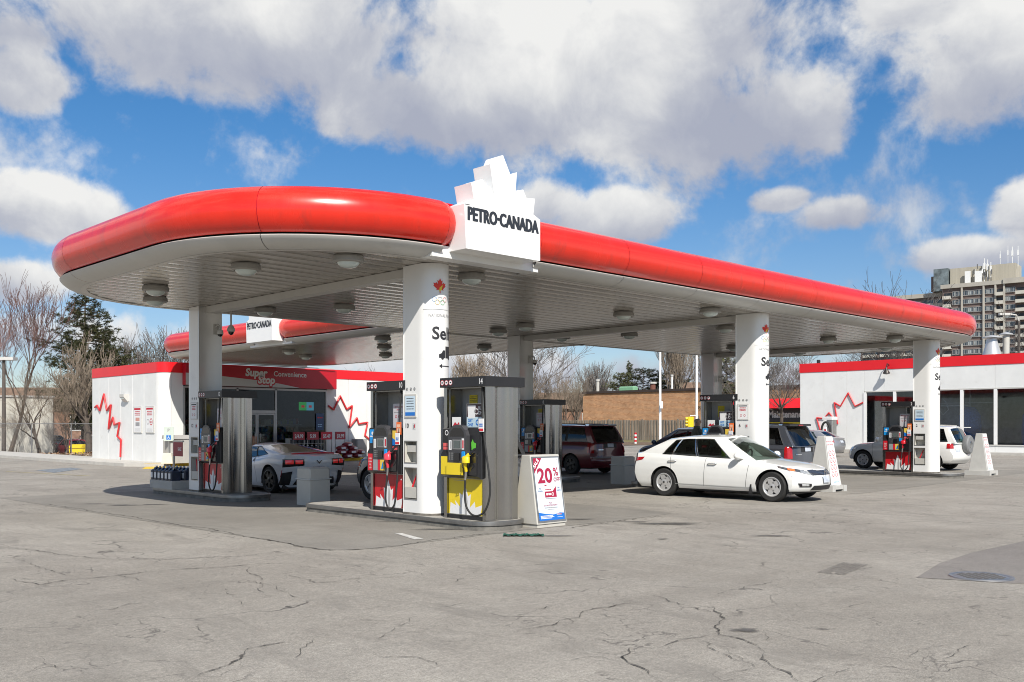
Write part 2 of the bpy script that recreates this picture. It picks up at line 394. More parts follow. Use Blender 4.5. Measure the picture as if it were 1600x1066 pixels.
# ------------------------------------------------------------------ ground
def asphalt(name, c0, c1, crack=1., lanes=True, fine=1.):
    m = bpy.data.materials.new(name); m.use_nodes = True; n = NT(m.node_tree); b = n.n['Principled BSDF']
    tcn = n.node('ShaderNodeTexCoord'); v = tcn.outputs['Object']
    big = n.noise(.22, 5, .6, v, .6); mid = n.noise(1.6, 6, .65, v); fin = n.noise(55, 3, .7, v); grit = n.noise(170, 2, .8, v)
    c = n.mix(n.mapr(big, .3, .7), c0, c1)
    c = n.mix(1., c, n.mapr(mid, .25, .75, .84, 1.1, 'LINEAR'), 'MULTIPLY')
    sp0 = n.noise(16, 5, .8, v)
    c = n.mix(1., c, n.mapr(sp0, .3, .7, 1-.26*fine, 1+.22*fine, 'LINEAR'), 'MULTIPLY')
    c = n.mix(1., c, n.mapr(fin, .3, .7, 1-.34*fine, 1+.26*fine, 'LINEAR'), 'MULTIPLY')
    c = n.mix(1., c, n.mapr(grit, .3, .7, 1-.45*fine, 1+.36*fine, 'LINEAR'), 'MULTIPLY')
    if lanes: # worn, slightly polished wheel paths and old drips
        st = n.noise(.5, 4, .6, n.scalevec(v, (.35, 1.6, 1)), .4)
        s2 = n.noise(1.6, 7, .7, n.scalevec(v, (.9, .28, 1)), .8); c = n.mix(n.math('MULTIPLY', n.mapr(s2, .50, .66, 0, .55), n.mapr(n.noise(.14, 3, .5, v), .38, .58)), c, (.16, .148, .13, 1))
        wh = n.noise(38, 2, .8, v); c = n.mix(n.mapr(wh, .68, .74, 0, .5), c, (.55, .53, .49, 1))
        c = n.mix(n.mapr(st, .56, .75, 0, .38), c, (.15, .135, .115, 1))
        sp = n.noise(2.6, 3, .5, v); c = n.mix(n.mapr(sp, .70, .76, 0, .5), c, (.07, .065, .06, 1))
    h = n.math('ADD', n.math('MULTIPLY', grit, .5), fin)
    if crack:
        vv = n.node('ShaderNodeVectorMath', operation='ADD'); n.link(v, vv.inputs[0])
        dn = n.node('ShaderNodeTexNoise'); dn.inputs['Scale'].default_value = 1.3; dn.inputs['Detail'].default_value = 6; n.link(v, dn.inputs['Vector'])
        sc = n.node('ShaderNodeVectorMath', operation='SCALE'); n.link(dn.outputs[1], sc.inputs[0]); sc.inputs[3].default_value = 1.5; n.link(sc.outputs[0], vv.inputs[1])
        vo = n.node('ShaderNodeTexVoronoi', feature='DISTANCE_TO_EDGE'); vo.inputs['Scale'].default_value = .42; n.link(vv.outputs[0], vo.inputs['Vector'])
        cm = n.math('MULTIPLY', n.mapr(vo.outputs[0], .002, .011, 1, 0), n.mapr(n.noise(.45, 4, .6, v), .46, .60))
        vo2 = n.node('ShaderNodeTexVoronoi', feature='DISTANCE_TO_EDGE'); vo2.inputs['Scale'].default_value = 1.7; n.link(vv.outputs[0], vo2.inputs['Vector'])
        cm2 = n.math('MULTIPLY', n.mapr(vo2.outputs[0], .004, .022, 1, 0), n.math('MULTIPLY', n.mapr(n.noise(.7, 4, .6, v), .48, .62), .8))
        cm = n.math('MULTIPLY', n.math('MAXIMUM', cm, cm2), n.math('MULTIPLY', n.mapr(mid, .35, .6), crack))
        c = n.mix(n.math('MULTIPLY', cm, .8), c, (.08, .073, .066, 1)); h = n.math('SUBTRACT', h, n.math('MULTIPLY', cm, .8))
    n.link(c, b.inputs['Base Color']); b.inputs['Roughness'].default_value = .88
    bn = n.node('ShaderNodeBump'); bn.inputs['Strength'].default_value = .6; bn.inputs['Distance'].default_value = .006
    n.link(h, bn.inputs['Height']); n.link(bn.outputs[0], b.inputs['Normal']); return m
asph = asphalt('asphalt_worn', (.285, .261, .225, 1), (.365, .339, .297, 1), 1.3)
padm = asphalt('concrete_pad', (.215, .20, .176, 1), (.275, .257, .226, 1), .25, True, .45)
patchm = asphalt('asphalt_patch', (.195, .178, .163, 1), (.235, .216, .198, 1), .3, False, .5)
stain = mat('oil_stain', (.10, .095, .088), .6, var=.3, vscale=6)
crackm = mat('crack', (.14, .127, .11), .95, var=.7, vscale=7)
def gh(x, y):  # the neighbouring lot behind the store lies lower
    return -.9*sm((y-44)/22)*(1-sm((x-40)/14))
gx = [-900, -200, -60]+[-40+4*i for i in range(25)]+[60, 100, 300, 1500]; gy = [-900, -100, 44]+[44+2*i for i in range(1, 14)]+[80, 120, 300, 1500]
mb = MB(); mb.add([(x, y, gh(x, y)) for y in gy for x in gx], [(j*len(gx)+i, j*len(gx)+i+1, (j+1)*len(gx)+i+1, (j+1)*len(gx)+i) for j in range(len(gy)-1) for i in range(len(gx)-1)])
mb.build('ground', asph, kind='structure')
def sheet(name, pts, z, m, **p):
    mb = MB()
    from mathutils.geometry import tessellate_polygon
    mb.add([(x, y, z) for x, y in pts], [tuple(t) for t in tessellate_polygon([[Vector((x, y, 0)) for x, y in pts]])]); return mb.build(name, m, kind='structure', **p)
pad = [(-3.6, 11.5), (-3.35, -.7), (-3.42, -1.75), (-3.1, -2.1), (-2.5, -2.15), (.4, -1.95), (2.2, -2.05), (4.35, -1.9), (4.7, -.8), (4.9, 11.5)]
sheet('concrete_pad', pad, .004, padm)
sheet('pavement_patch', [(.0, -8.42), (1.3, -8.15), (2.6, -8.05), (4.6, -8.1), (6.5, -8.3), (6.0, -10.5), (2.2, -10.4), (1.0, -9.9), (.35, -9.3)], .004, patchm)
# lane beyond the far pumps is newer and darker
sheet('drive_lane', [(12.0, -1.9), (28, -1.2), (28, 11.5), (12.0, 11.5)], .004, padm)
def gp(x, y, z=0.):  # a ground point, projected through the camera from image pixels
    d = (1.69-z)*1500/(y-665); p = CAM+FW*d+RT*((x-800)/1500*d); return Vector((p.x, p.y, z))
def crack(pts, wd, name='crack_line', z=.008, m=crackm):
    P = [gp(*p) for p in pts]; out = []
    for a, b in zip(P, P[1:]):
        k = max(2, int((b-a).length/.07))
        for i in range(k): out.append(a.lerp(b, i/k))
    out.append(P[-1]); mb = MB(); vs = []; ph = 0; off = 0
    for i, p in enumerate(out):
        t = (out[min(i+1, len(out)-1)]-out[max(i-1, 0)]).normalized(); nn = Vector((-t.y, t.x, 0))
        off = off*.8+random.uniform(-.035, .035); wdt = wd*.55*random.uniform(.1, 1.2)**1.3*min(1, i/3, (len(out)-1-i)/3+.05)
        vs += [p+nn*(off+wdt*1.5), p+nn*off, p+nn*(off-wdt*1.5)]
    mb.add([(v.x, v.y, z) for v in vs], [q_ for i in range(len(out)-1) for q_ in ((3*i, 3*i+1, 3*i+4, 3*i+3), (3*i+1, 3*i+2, 3*i+5, 3*i+4))]); mb.fade = [0., 1., 0.]*len(out)
    return mb
cracks = [([(300, 1062), (330, 1045), (350, 1035), (375, 1022), (400, 1012), (430, 1005), (462, 1000)], .035),
 ([(800, 986), (860, 978), (900, 965), (915, 957), (960, 948), (1000, 940)], .022), ([(1120, 950), (1132, 965), (1125, 985), (1122, 993), (1160, 1003), (1190, 1010), (1205, 1020), (1220, 1040), (1250, 1060), (1275, 1075)], .03),
 ([(985, 1010), (975, 1028), (990, 1040), (1010, 1055), (1045, 1068)], .02), ([(950, 923), (962, 935)], .014), ([(1020, 930), (1060, 945), (1100, 955), (1125, 962)], .016),
 ([(1125, 985), (1100, 998), (1060, 1005), (1030, 1015), (985, 1018)], .014), ([(20, 905), (60, 915), (130, 905), (200, 898), (280, 890), (360, 885), (420, 880)], .03), ([(0, 850), (60, 862), (150, 872), (260, 875), (400, 868), (450, 860)], .028),
 ([(440, 895), (470, 905), (490, 912), (560, 905), (640, 900)], .022), ([(380, 885), (400, 900), (405, 925), (430, 935)], .018), ([(350, 915), (355, 930), (370, 938)], .014), ([(1150, 975), (1180, 982), (1200, 978)], .014),
 ([(1160, 995), (1195, 1000), (1185, 985)], .012), ([(1130, 1010), (1150, 1030), (1175, 1045), (1120, 1055)], .012), ([(1480, 1050), (1500, 1010), (1530, 1000)], .01), ([(700, 985), (702, 975), (712, 985)], .012),
 ([(70, 788), (150, 800), (230, 812), (330, 828), (440, 849), (515, 861), (560, 860), (600, 856), (660, 846), (740, 836), (800, 832)], .05), ([(880, 828), (960, 815), (1040, 806)], .045)]
mb = MB(); cfade = []
for pts, wd in cracks: c = crack(pts, wd); mb.add(c.v, c.f); cfade += c.fade
for i in range(55):
    x, y = random.uniform(0, 1600), random.uniform(870, 1060); p = [(x, y)]
    a = random.choice((0, math.pi))+random.uniform(-.25, .25)
    for j in range(random.randint(2, 5)): a += random.uniform(-.5, .5); x += 26*math.cos(a); y += 12*math.sin(a); p.append((x, y))
    c = crack(p, random.uniform(.008, .018)); mb.add(c.v, c.f); cfade += c.fade
so = mb.mesh('pavement_cracks', crackm); at_ = so.attributes.new('fade', 'FLOAT', 'POINT'); at_.data.foreach_set('value', cfade); obj('pavement_cracks', so, kind='structure')
sn = NT(crackm.node_tree); an = sn.node('ShaderNodeAttribute', attribute_name='fade'); tcs = sn.node('ShaderNodeTexCoord')
sn.link(sn.mapr(sn.math('ADD', an.outputs['Fac'], sn.math('MULTIPLY', sn.math('SUBTRACT', sn.noise(26, 5, .75, tcs.outputs['Object']), .5), 2.2)), .35, .85, 0, .9), sn.n['Principled BSDF'].inputs['Alpha'])
# stains
mb = MB(); fade = []
def blot(cx, cy, rx, ry, rot=0., n=28):
    c = gp(cx, cy); vs = [(c.x, c.y, .009)]; a0 = random.random()*6; rx *= 1.2; ry *= 1.2; fade.append(1.); fade.extend([0.]*n)
    for i in range(n):
        a = 2*math.pi*i/n; k = 1+.16*math.sin(3*a+a0)+.1*math.sin(7*a+a0*2)+random.uniform(-.06, .06)
        p = FW*(ry*k*math.sin(a))+RT*(rx*k*math.cos(a)); vs.append((c.x+p.x, c.y+p.y, .009))
    mb.add(vs, [(0, 1+i, 1+(i+1) % n) for i in range(n)])
for a in [(1045, 819, .62, .24), (990, 816, .3, .09), (1035, 843, .1, .05), (1165, 986, .13, .09), (1205, 838, .35, .1), (690, 828, .5, .14), (620, 815, .35, .1), (195, 790, .45, .15), (240, 789, .3, .12), (150, 788, .35, .1), (905, 812, .3, .12), (860, 838, .5, .07)]: blot(*a)
so = mb.mesh('oil_stains', stain); at_ = so.attributes.new('fade', 'FLOAT', 'POINT'); at_.data.foreach_set('value', fade); obj('oil_stains', so, kind='structure')
sn = NT(stain.node_tree); an = sn.node('ShaderNodeAttribute', attribute_name='fade'); tcs = sn.node('ShaderNodeTexCoord')
sn.link(sn.mapr(sn.math('ADD', an.outputs['Fac'], sn.math('MULTIPLY', sn.math('SUBTRACT', sn.noise(9, 5, .7, tcs.outputs['Object']), .5), .9)), .02, .75, 0, .75), sn.n['Principled BSDF'].inputs['Alpha'])
# rubber tyre print, as rows of short blocks
mb = MB(); c = gp(1318, 889); d = (gp(1337, 881)-gp(1298, 897)).normalized(); q = Vector((-d.y, d.x, 0))
for i in range(-9, 10):
    for j in range(-3, 4):
        if random.random() < .8:
            p = c+d*(i*.052)+q*(j*.045); e = d*.014; g = q*.018
            mb.quad((p-e-g)+Vector((0, 0, .009)), (p+e-g)+Vector((0, 0, .009)), (p+e+g)+Vector((0, 0, .009)), (p-e+g)+Vector((0, 0, .009)))
mb.build('tyre_print', mat('tyre_mark', (.15, .14, .13), .8, var=.3, vscale=9), kind='structure')
mb = MB(); P = [gp(*p) for p in ((616, 834), (628, 834), (662, 843), (648, 844))]; mb.quad(*[(p.x, p.y, .0095) for p in P]); mb.build('white_paint_mark', mat('worn_white_paint', (.6, .59, .56), .7, var=.3, vscale=14), kind='structure')
# drain cover in the patch
c = gp(1533, 902); t = thing('manhole_cover', 'round iron utility cover set flush in the dark patched pavement', 'manhole cover', (c.x, c.y, .005))
mb = MB(); mb.lathe([(.0, .008), (.27, .008), (.285, .004), (.30, .010), (.33, .010), (.34, 0)], 32); mb.build('frame', steel2, t, 30)
mb = MB()
for i in range(-4, 5):
    for j in range(-4, 5):
        if i*i+j*j < 18: mb.box(i*.055-.018, i*.055+.018, j*.055-.018, j*.055+.018, .007, .013)
mb.build('tread_pattern', mat('iron_worn', (.16, .15, .14), .6, .3), t)
c = gp(818, 838)
t = tag(bpy.data.objects.new('rag', None), 'crumpled dark green rag lying on the pavement by the sale sign', 'rag'); COL.objects.link(t); t.location = (c.x, c.y, 0)
mb = MB(); random.seed(3)
mb.grid(lambda u, v: Vector(RT)*((u-.5)*.62)+Vector(FW)*((v-.5)*.16)+Vector((0, 0, .012+.03*abs(math.sin(u*23+v*7)*math.cos(v*9+u*11)))), 26, 8); mb.build('cloth', mat('green_cloth', (.02, .10, .07), .8, var=.4, vscale=25), t, 60)

# planted and kerbed parts of the lot
grassm = mat('dry_grass', (.20, .17, .075), .95, var=.35, vscale=1.5, bump=.6, bscale=30)
leafm = mat('dead_leaves', (.20, .135, .085), .95, var=.55, vscale=9, bump=.8, bscale=45)
walk = [(5.2, 80), (5.35, 31), (5.5, 26.6), (6.0, 25.8), (7.0, 25.5), (23, 25.5), (23, 34.0), (7.9, 34.0), (7.9, 80)]
mb = MB(); mb.prism(walk, 2, 0, .13, caps=(False, True)); mb.build('sidewalk', concl, kind='structure')
mb = MB(); mb.prism([(6.0, 25.81), (7.0, 25.51), (23, 25.51), (23, 25.72), (7.1, 25.72), (6.3, 25.95)], 2, .132, .136); mb.box(7.0, 23, 25.44, 25.496, .0, .134)
mb.build('yellow_kerb_paint', mat('kerb_yellow', (.75, .50, .02), .6, var=.12, vscale=6), kind='structure')
mb = MB(); a = gp(222, 733); mb.prism([(a.x, a.y), (a.x+.2, a.y-.25), (7.2, 25.0), (7.2, 25.42), (6.0, 25.6)], 2, .003, .006); mb.build('yellow_ground_paint', MATS['kerb_yellow'], kind='structure')
# faded parking bay paint
mb = MB(); a, b = gp(10, 737), gp(140, 744); d = (b-a).normalized(); q = Vector((-d.y, d.x, 0))*.06
mb.quad(a-q+Vector((0, 0, .006)), b-q+Vector((0, 0, .006)), b+q+Vector((0, 0, .006)), a+q+Vector((0, 0, .006)))
mb.build('bay_line', mat('faded_yellow', (.42, .36, .20), .8, var=.3, vscale=8), kind='structure')
mb = MB(); P = [gp(*p) for p in ((55, 735), (110, 731), (130, 733), (85, 739))]; mb.quad(*[(p.x, p.y, .006) for p in P]); mb.build('blue_bay_paint', mat('faded_blue', (.22, .25, .28), .8, var=.4, vscale=8), kind='structure')
mb = MB(); vx = [8.22+3*i for i in range(20)]; vy = [38, 41, 44]+[44+2*i for i in range(1, 20)]
mb.add([(x, y, gh(x, y)+.03) for y in vy for x in vx], [(j*len(vx)+i, j*len(vx)+i+1, (j+1)*len(vx)+i+1, (j+1)*len(vx)+i) for j in range(len(vy)-1) for i in range(len(vx)-1)]); mb.build('leaf_litter_verge', leafm, kind='structure')
sheet('grass_verge', [(wpt(860, 84).x, wpt(860, 84).y), (wpt(1320, 84).x, wpt(1320, 84).y), (wpt(1350, 135).x, wpt(1350, 135).y), (wpt(700, 135).x, wpt(700, 135).y)], .012, grassm)
a, b = wpt(1000, 62), wpt(1300, 62)

# ------------------------------------------------------------------ canopy
ZS = 4.47
AL, AR, BF, BB, RC = -3.5, 24.5, -.5, 9.1, 3.0
WL, WR, WE, RW = 6.9, 14.2, 25.7, 1.4
def arc(cx, cy, r, a0, a1, n):
    return [((cx+r*math.cos(R(a0+(a1-a0)*i/n)), cy+r*math.sin(R(a0+(a1-a0)*i/n))), (math.cos(R(a0+(a1-a0)*i/n)), math.sin(R(a0+(a1-a0)*i/n)))) for i in range(n+1)]
def line(p, q, nrm, step=2.4):
    L = math.dist(p, q); k = max(1, round(L/step)); return [((p[0]+(q[0]-p[0])*i/k, p[1]+(q[1]-p[1])*i/k), nrm) for i in range(k+1)]
SGA, SGB = -.36, 1.52   # gap for the first sign
def clean(L):
    o = [L[0]]
    for p in L[1:]:
        if math.dist(p[0], o[-1][0]) > .02: o.append(p)
    return o
def runs(g):
    # three open runs of outline, split at signs; g extends ends
    r1 = line((SGA-.12, BF), (AL+RC, BF), (0, -1))+arc(AL+RC, BF+RC, RC, 270, 180, 16)+arc(AL+RC, BB-RC, RC, 180, 90, 16)+line((AL+RC, BB), (WL, BB), (0, 1))
    r2 = line((WL, BB), (WL, 15.75), (-1, 0)); r3 = line((WL, 17.85), (WL, WE-RW), (-1, 0))+arc(WL+RW, WE-RW, RW, 180, 90, 10)+line((WL+RW, WE), (WR-RW, WE), (0, 1))+arc(WR-RW, WE-RW, RW, 90, 0, 10)+line((WR, WE-RW), (WR, BB), (1, 0))
    r4 = line((WR, BB), (AR-RC, BB), (0, 1))+arc(AR-RC, BB-RC, RC, 90, 0, 14)+arc(AR-RC, BF+RC, RC, 0, -90, 16)+line((AR-RC, BF), (SGB+.15, BF), (0, -1))
    return [clean(r) for r in (r1, r2, r3, r4)]
RUNS = runs(0)
canopy = thing('canopy', 'large white and red forecourt canopy with bulging red tube edge over the pumps', 'canopy', (0, 0, 0))
TO, TZ, TR = .14, 5.015, .405
prof_t = [(TO+TR*math.cos(R(a)), TZ+TR*math.sin(R(a))) for a in list(range(-58, 181, 14))]
prof_a = [(0, ZS-.004), (.04, ZS-.012), (.16, ZS+.005), (.30, ZS+.055), (.38, ZS+.12), (.40, ZS+.15), (.36, ZS+.17)]
prof_g = [(.36, ZS+.165), (.20, ZS+.19), (.18, ZS+.28), (TO+TR*math.cos(R(-58))-.01, TZ+TR*math.sin(R(-58))+.005)]
def sweep(seg, prof, mb, m=0, dome=None):
    k = len(prof); vs = []
    for (p, nr) in seg:
        for o, z in prof: vs.append((p[0]+nr[0]*o, p[1]+nr[1]*o, z))
    fs = [(i*k+j, i*k+j+1, (i+1)*k+j+1, (i+1)*k+j) for i in range(len(seg)-1) for j in range(k-1)]
    mb.add(vs, fs, m)
def dome(p, nr, tdir, mb, m=0):
    rings = []; n = 7
    for i in range(n+1):
        ph = math.pi/2*i/n; kr = math.cos(ph); d = math.sin(ph)*.36; rr = []
        for a in range(-120, 241, 20):
            o = TO+TR*kr*math.cos(R(a)); z = TZ+TR*kr*math.sin(R(a)); rr.append((p[0]+nr[0]*o+tdir[0]*d, p[1]+nr[1]*o+tdir[1]*d, z))
        rings.append(rr)
    k = len(rings[0]); vs = sum(rings, []); mb.add(vs, [(i*k+j, i*k+j+1, (i+1)*k+j+1, (i+1)*k+j) for i in range(n) for j in range(k-1)], m)
PANEL = 2.45
def split(run):
    segs = []; cur = [run[0]]; L = 0
    for a, b in zip(run, run[1:]):
        L += math.dist(a[0], b[0]); cur.append(b)
        if L >= PANEL: segs.append(cur); cur = [b]; L = 0
    if len(cur) > 1: segs.append(cur)
    return segs
def shrink(seg, e=.0055):
    s = list(seg)
    def mv(a, b):
        L = math.dist(a[0], b[0]); t = min(.4, e/L); return ((a[0][0]+(b[0][0]-a[0][0])*t, a[0][1]+(b[0][1]-a[0][1])*t), a[1])
    s[0] = mv(seg[0], seg[1]); s[-1] = mv(seg[-1], seg[-2]); return s
for run in RUNS:
    for sg in split(run):
        mb = MB(); sweep(shrink(sg), prof_t, mb); mb.build('fascia_panel', red, canopy, 40)
        mb = MB(); sweep(shrink(sg, .005), prof_a, mb); mb.build('apron_panel', apronm, canopy, 40)
    mb = MB(); sweep(run, prof_g, mb); mb.build('fascia_backing', darkgap, canopy); mb = MB(); sweep(run, [(o*.985, z-(.006 if z > TZ else -.006)) for o, z in prof_t], mb); mb.build('fascia_core', redsign, canopy)
for p, nr, td in ((RUNS[0][0][0], (0, -1), (1, 0)), (RUNS[3][-1][0], (0, -1), (-1, 0)), (RUNS[1][-1][0], (-1, 0), (0, 1)), (RUNS[2][0][0], (-1, 0), (0, -1))):
    mb = MB(); dome(p, nr, td, mb); mb.build('fascia_end_dome', red, canopy, 40)
# flat panels behind the signs, soffit edge below them
mb = MB(); mb.box(SGA-.22, SGB+.22, BF-.12, BF+.1, 4.66, 5.42); mb.build('sign_backing', redband, canopy); mb = MB(); mb.box(WL-.12, WL+.1, 15.5, 18.1, 4.66, 5.42); mb.build('sign_backing', redband, canopy)
mb = MB(); mb.box(SGA-.3, SGB+.3, BF-.30, BF+.0, ZS-.01, 4.655); mb.build('sign_plinth', white, canopy); mb = MB(); mb.box(WL-.30, WL, 15.4, 18.2, ZS-.01, 4.655); mb.build('sign_plinth', white, canopy)
# soffit boards
def extent(b):
    if b <= BB:
        r = 0
        if b < BF+RC: r = RC-math.sqrt(max(0, RC*RC-(BF+RC-b)**2))
        if b > BB-RC: r = RC-math.sqrt(max(0, RC*RC-(b-BB+RC)**2))
        return AL+r, AR-r
    r = 0
    if b > WE-RW: r = RW-math.sqrt(max(0, RW*RW-(b-WE+RW)**2))
    return WL+r, WR-r
mb = MB(); pitch = .40; b = BF+.02
while b < WE-.05:
    b1 = min(b+pitch, WE-.01)
    if b < BB < b1: b1 = BB
    a0, a1 = extent(b+.004) if b != BB else extent(BB+.01); c0, c1 = extent(b1-.02)
    if b >= BB: a0, a1 = extent(b+.01); c0, c1 = extent(b1-.005)
    z = ZS; g = b1-.035; mid = (b+g)/2; m0, m1 = extent(mid); up_ = .010
    mb.quad((a0, b, z+up_), (a1, b, z+up_), (m1, mid, z), (m0, mid, z)); mb.quad((m0, mid, z), (m1, mid, z), (c1, g, z+up_), (c0, g, z+up_))
    z += up_; mb.quad((c0, g, z), (c1, g, z), (c1, g, z+.026), (c0, g, z+.026)); mb.quad((c0, g, z+.026), (c1, g, z+.026), (c1, b1, z+.026), (c0, b1, z+.026)); mb.quad((c0, b1, z+.026), (c1, b1, z+.026), (c1, b1, z), (c0, b1, z))
    b = b1
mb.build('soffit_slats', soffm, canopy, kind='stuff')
mb = MB()
for run in RUNS: sweep(run, [(.005, ZS-.008), (-.10, ZS-.008), (-.10, ZS+.01)], mb)
mb.build('soffit_edge_trim', trimm, canopy, 40)
mb = MB(); mb.box(WL, WR, BB-.05, BB+.05, ZS-.03, ZS-.004); mb.build('soffit_seam_cover', trimm, canopy)
mb = MB()
for a in (0, 10.5, 21.0): mb.box(a-.13, a+.13, .3, 8.3, ZS-.15, ZS-.003)
me = mb.mesh('soffit_beam', trimm)
for a in (0, 10.5, 21.0):
    m1 = MB(); m1.box(-.13, .13, .3, 8.3, ZS-.15, ZS-.003); m1.build('soffit_beam', trimm, canopy).location.x = a
mb = MB(); pts = [(x[0][0], x[0][1]) for x in RUNS[0][1:]]; 
poly = [p for run in RUNS for (p, n_) in run]
from mathutils.geometry import tessellate_polygon
mb.add([(p[0], p[1], 5.38) for p in poly], [tuple(t) for t in tessellate_polygon([[Vector((p[0], p[1], 0)) for p in poly]])]); mb.build('roof_deck', concl, canopy)
# gutter strip at the store end
mb = MB(); mb.box(WL+1.2, WR-.2, WE+.50, WE+.62, ZS-.02, ZS+.2); mb.build('end_gutter', steel2, canopy)

# canopy lamps
L0 = thing('canopy_lamp', 'x', 'lamp', (0, 0, 0), group='round lamps under the canopy')
mb = MB(); mb.lathe([(0, 0), (.25, 0), (.25, -.02), (.275, -.025), (.28, -.10), (.265, -.112), (.215, -.118), (.20, -.10)], 28); mb.build('housing', lampbody, L0, 35)
mb = MB(); mb.lathe([(.20, -.11), (.185, -.145), (.14, -.18), (.07, -.20), (0, -.206)], 28); mb.build('lens', lamplens, L0, 50)
lamps = [(-2.4, 2.1, 'left of the emblem column, second from the left tip'), (-1.6, .2, 'nearest the front edge, left of the emblem column'), (-2.4, 5.7, 'upper of the two at the far left tip of the canopy'), (-1.7, 7.3, 'lower of the two at the far left tip of the canopy'), (2.0, 5.6, 'between the hanging camera and the emblem column'), (1.1, .2, 'just right of the emblem column under the big sign'), (1.0, 7.4, 'above the hanging camera by the left back column'),
 (8.4, 7.2, 'left of the middle back column, lower one'), (7.9, 5.6, 'left of the middle back column, upper one'), (11.1, 7.2, 'just right of the middle back column'), (7.7, 2.0, 'mid soffit, left of the centre front column'), (11.9, 5.2, 'in front of the flagpoles, behind the long beam'), (8.6, .1, 'close to the front edge left of the centre front column'), (12.3, 2.1, 'right behind the top of the centre front column'),
 (18.3, 5.7, 'above the right back column'), (17.6, 1.8, 'between the centre and right front columns'), (18.7, .15, 'just left of the right front column'), (21.9, 5.2, 'low at the right, over the car wash roof'), (21.9, 1.9, 'beside the beam left of the right front column'), (11.9, 11.6, 'in the rear wing seen above pump 14'), (7.4, 11.4, 'topmost of three in a column left of the emblem column'), (9.4, 14.0, 'middle of three in a column left of the emblem column'), (11.7, 17.0, 'lowest of three in a column left of the emblem column'), (8.0, 17.9, 'left one in front of the store sign'), (9.9, 19.8, 'right one in front of the store sign')]
for i, (x, y, s_) in enumerate(lamps):
    o = L0 if i == 0 else dup(L0)
    o.location = (x, y, ZS-.003); o.scale = (.92, .92, 1); o['label'] = ('round canopy lamp '+s_)

# hanging camera
p = gp(361, 700); c = wpt(361, 22.6)
t = thing('security_camera', 'dome security camera hanging from a long white pipe under the canopy', 'camera', (c.x, c.y, ZS-.005), group='security cameras')
mb = MB(); mb.cyl((0, 0, 0), (0, 0, -.42), .022, 8); mb.build('pipe', trimm, t, 40)
mb = MB(); mb.lathe([(0, -.42), (.05, -.42), (.09, -.50), (.09, -.55), (.075, -.57)], 16); mb.build('housing', trimm, t, 40)
mb = MB(); mb.lathe([(.07, -.565), (.06, -.61), (.03, -.64), (0, -.65)], 16); mb.build('dome', blackg, t, 60)
def wallcam(x, y, z, lab, nz=(0, -1)):
    t = thing('security_camera', lab, 'camera', (x, y, z), math.atan2(nz[1], nz[0])+math.pi/2, 'security cameras')
    mb = MB(); mb.box(-.06, .06, -.02, 0, -.12, .12); mb.tube([(0, -.02, .05), (0, -.12, .10), (0, -.22, .06), (0, -.24, -.02)], .018, 8); mb.build('bracket', trimm, t, 40)
    mb = MB(); mb.lathe([(0, -.0), (.06, -.01), (.075, -.08), (.07, -.11)], 14, (0, -.24, -.02)); mb.build('housing', trimm, t, 40)
    mb = MB(); mb.lathe([(.065, -.11), (.05, -.15), (0, -.17)], 14, (0, -.24, -.02)); mb.build('dome', blackg, t, 60)

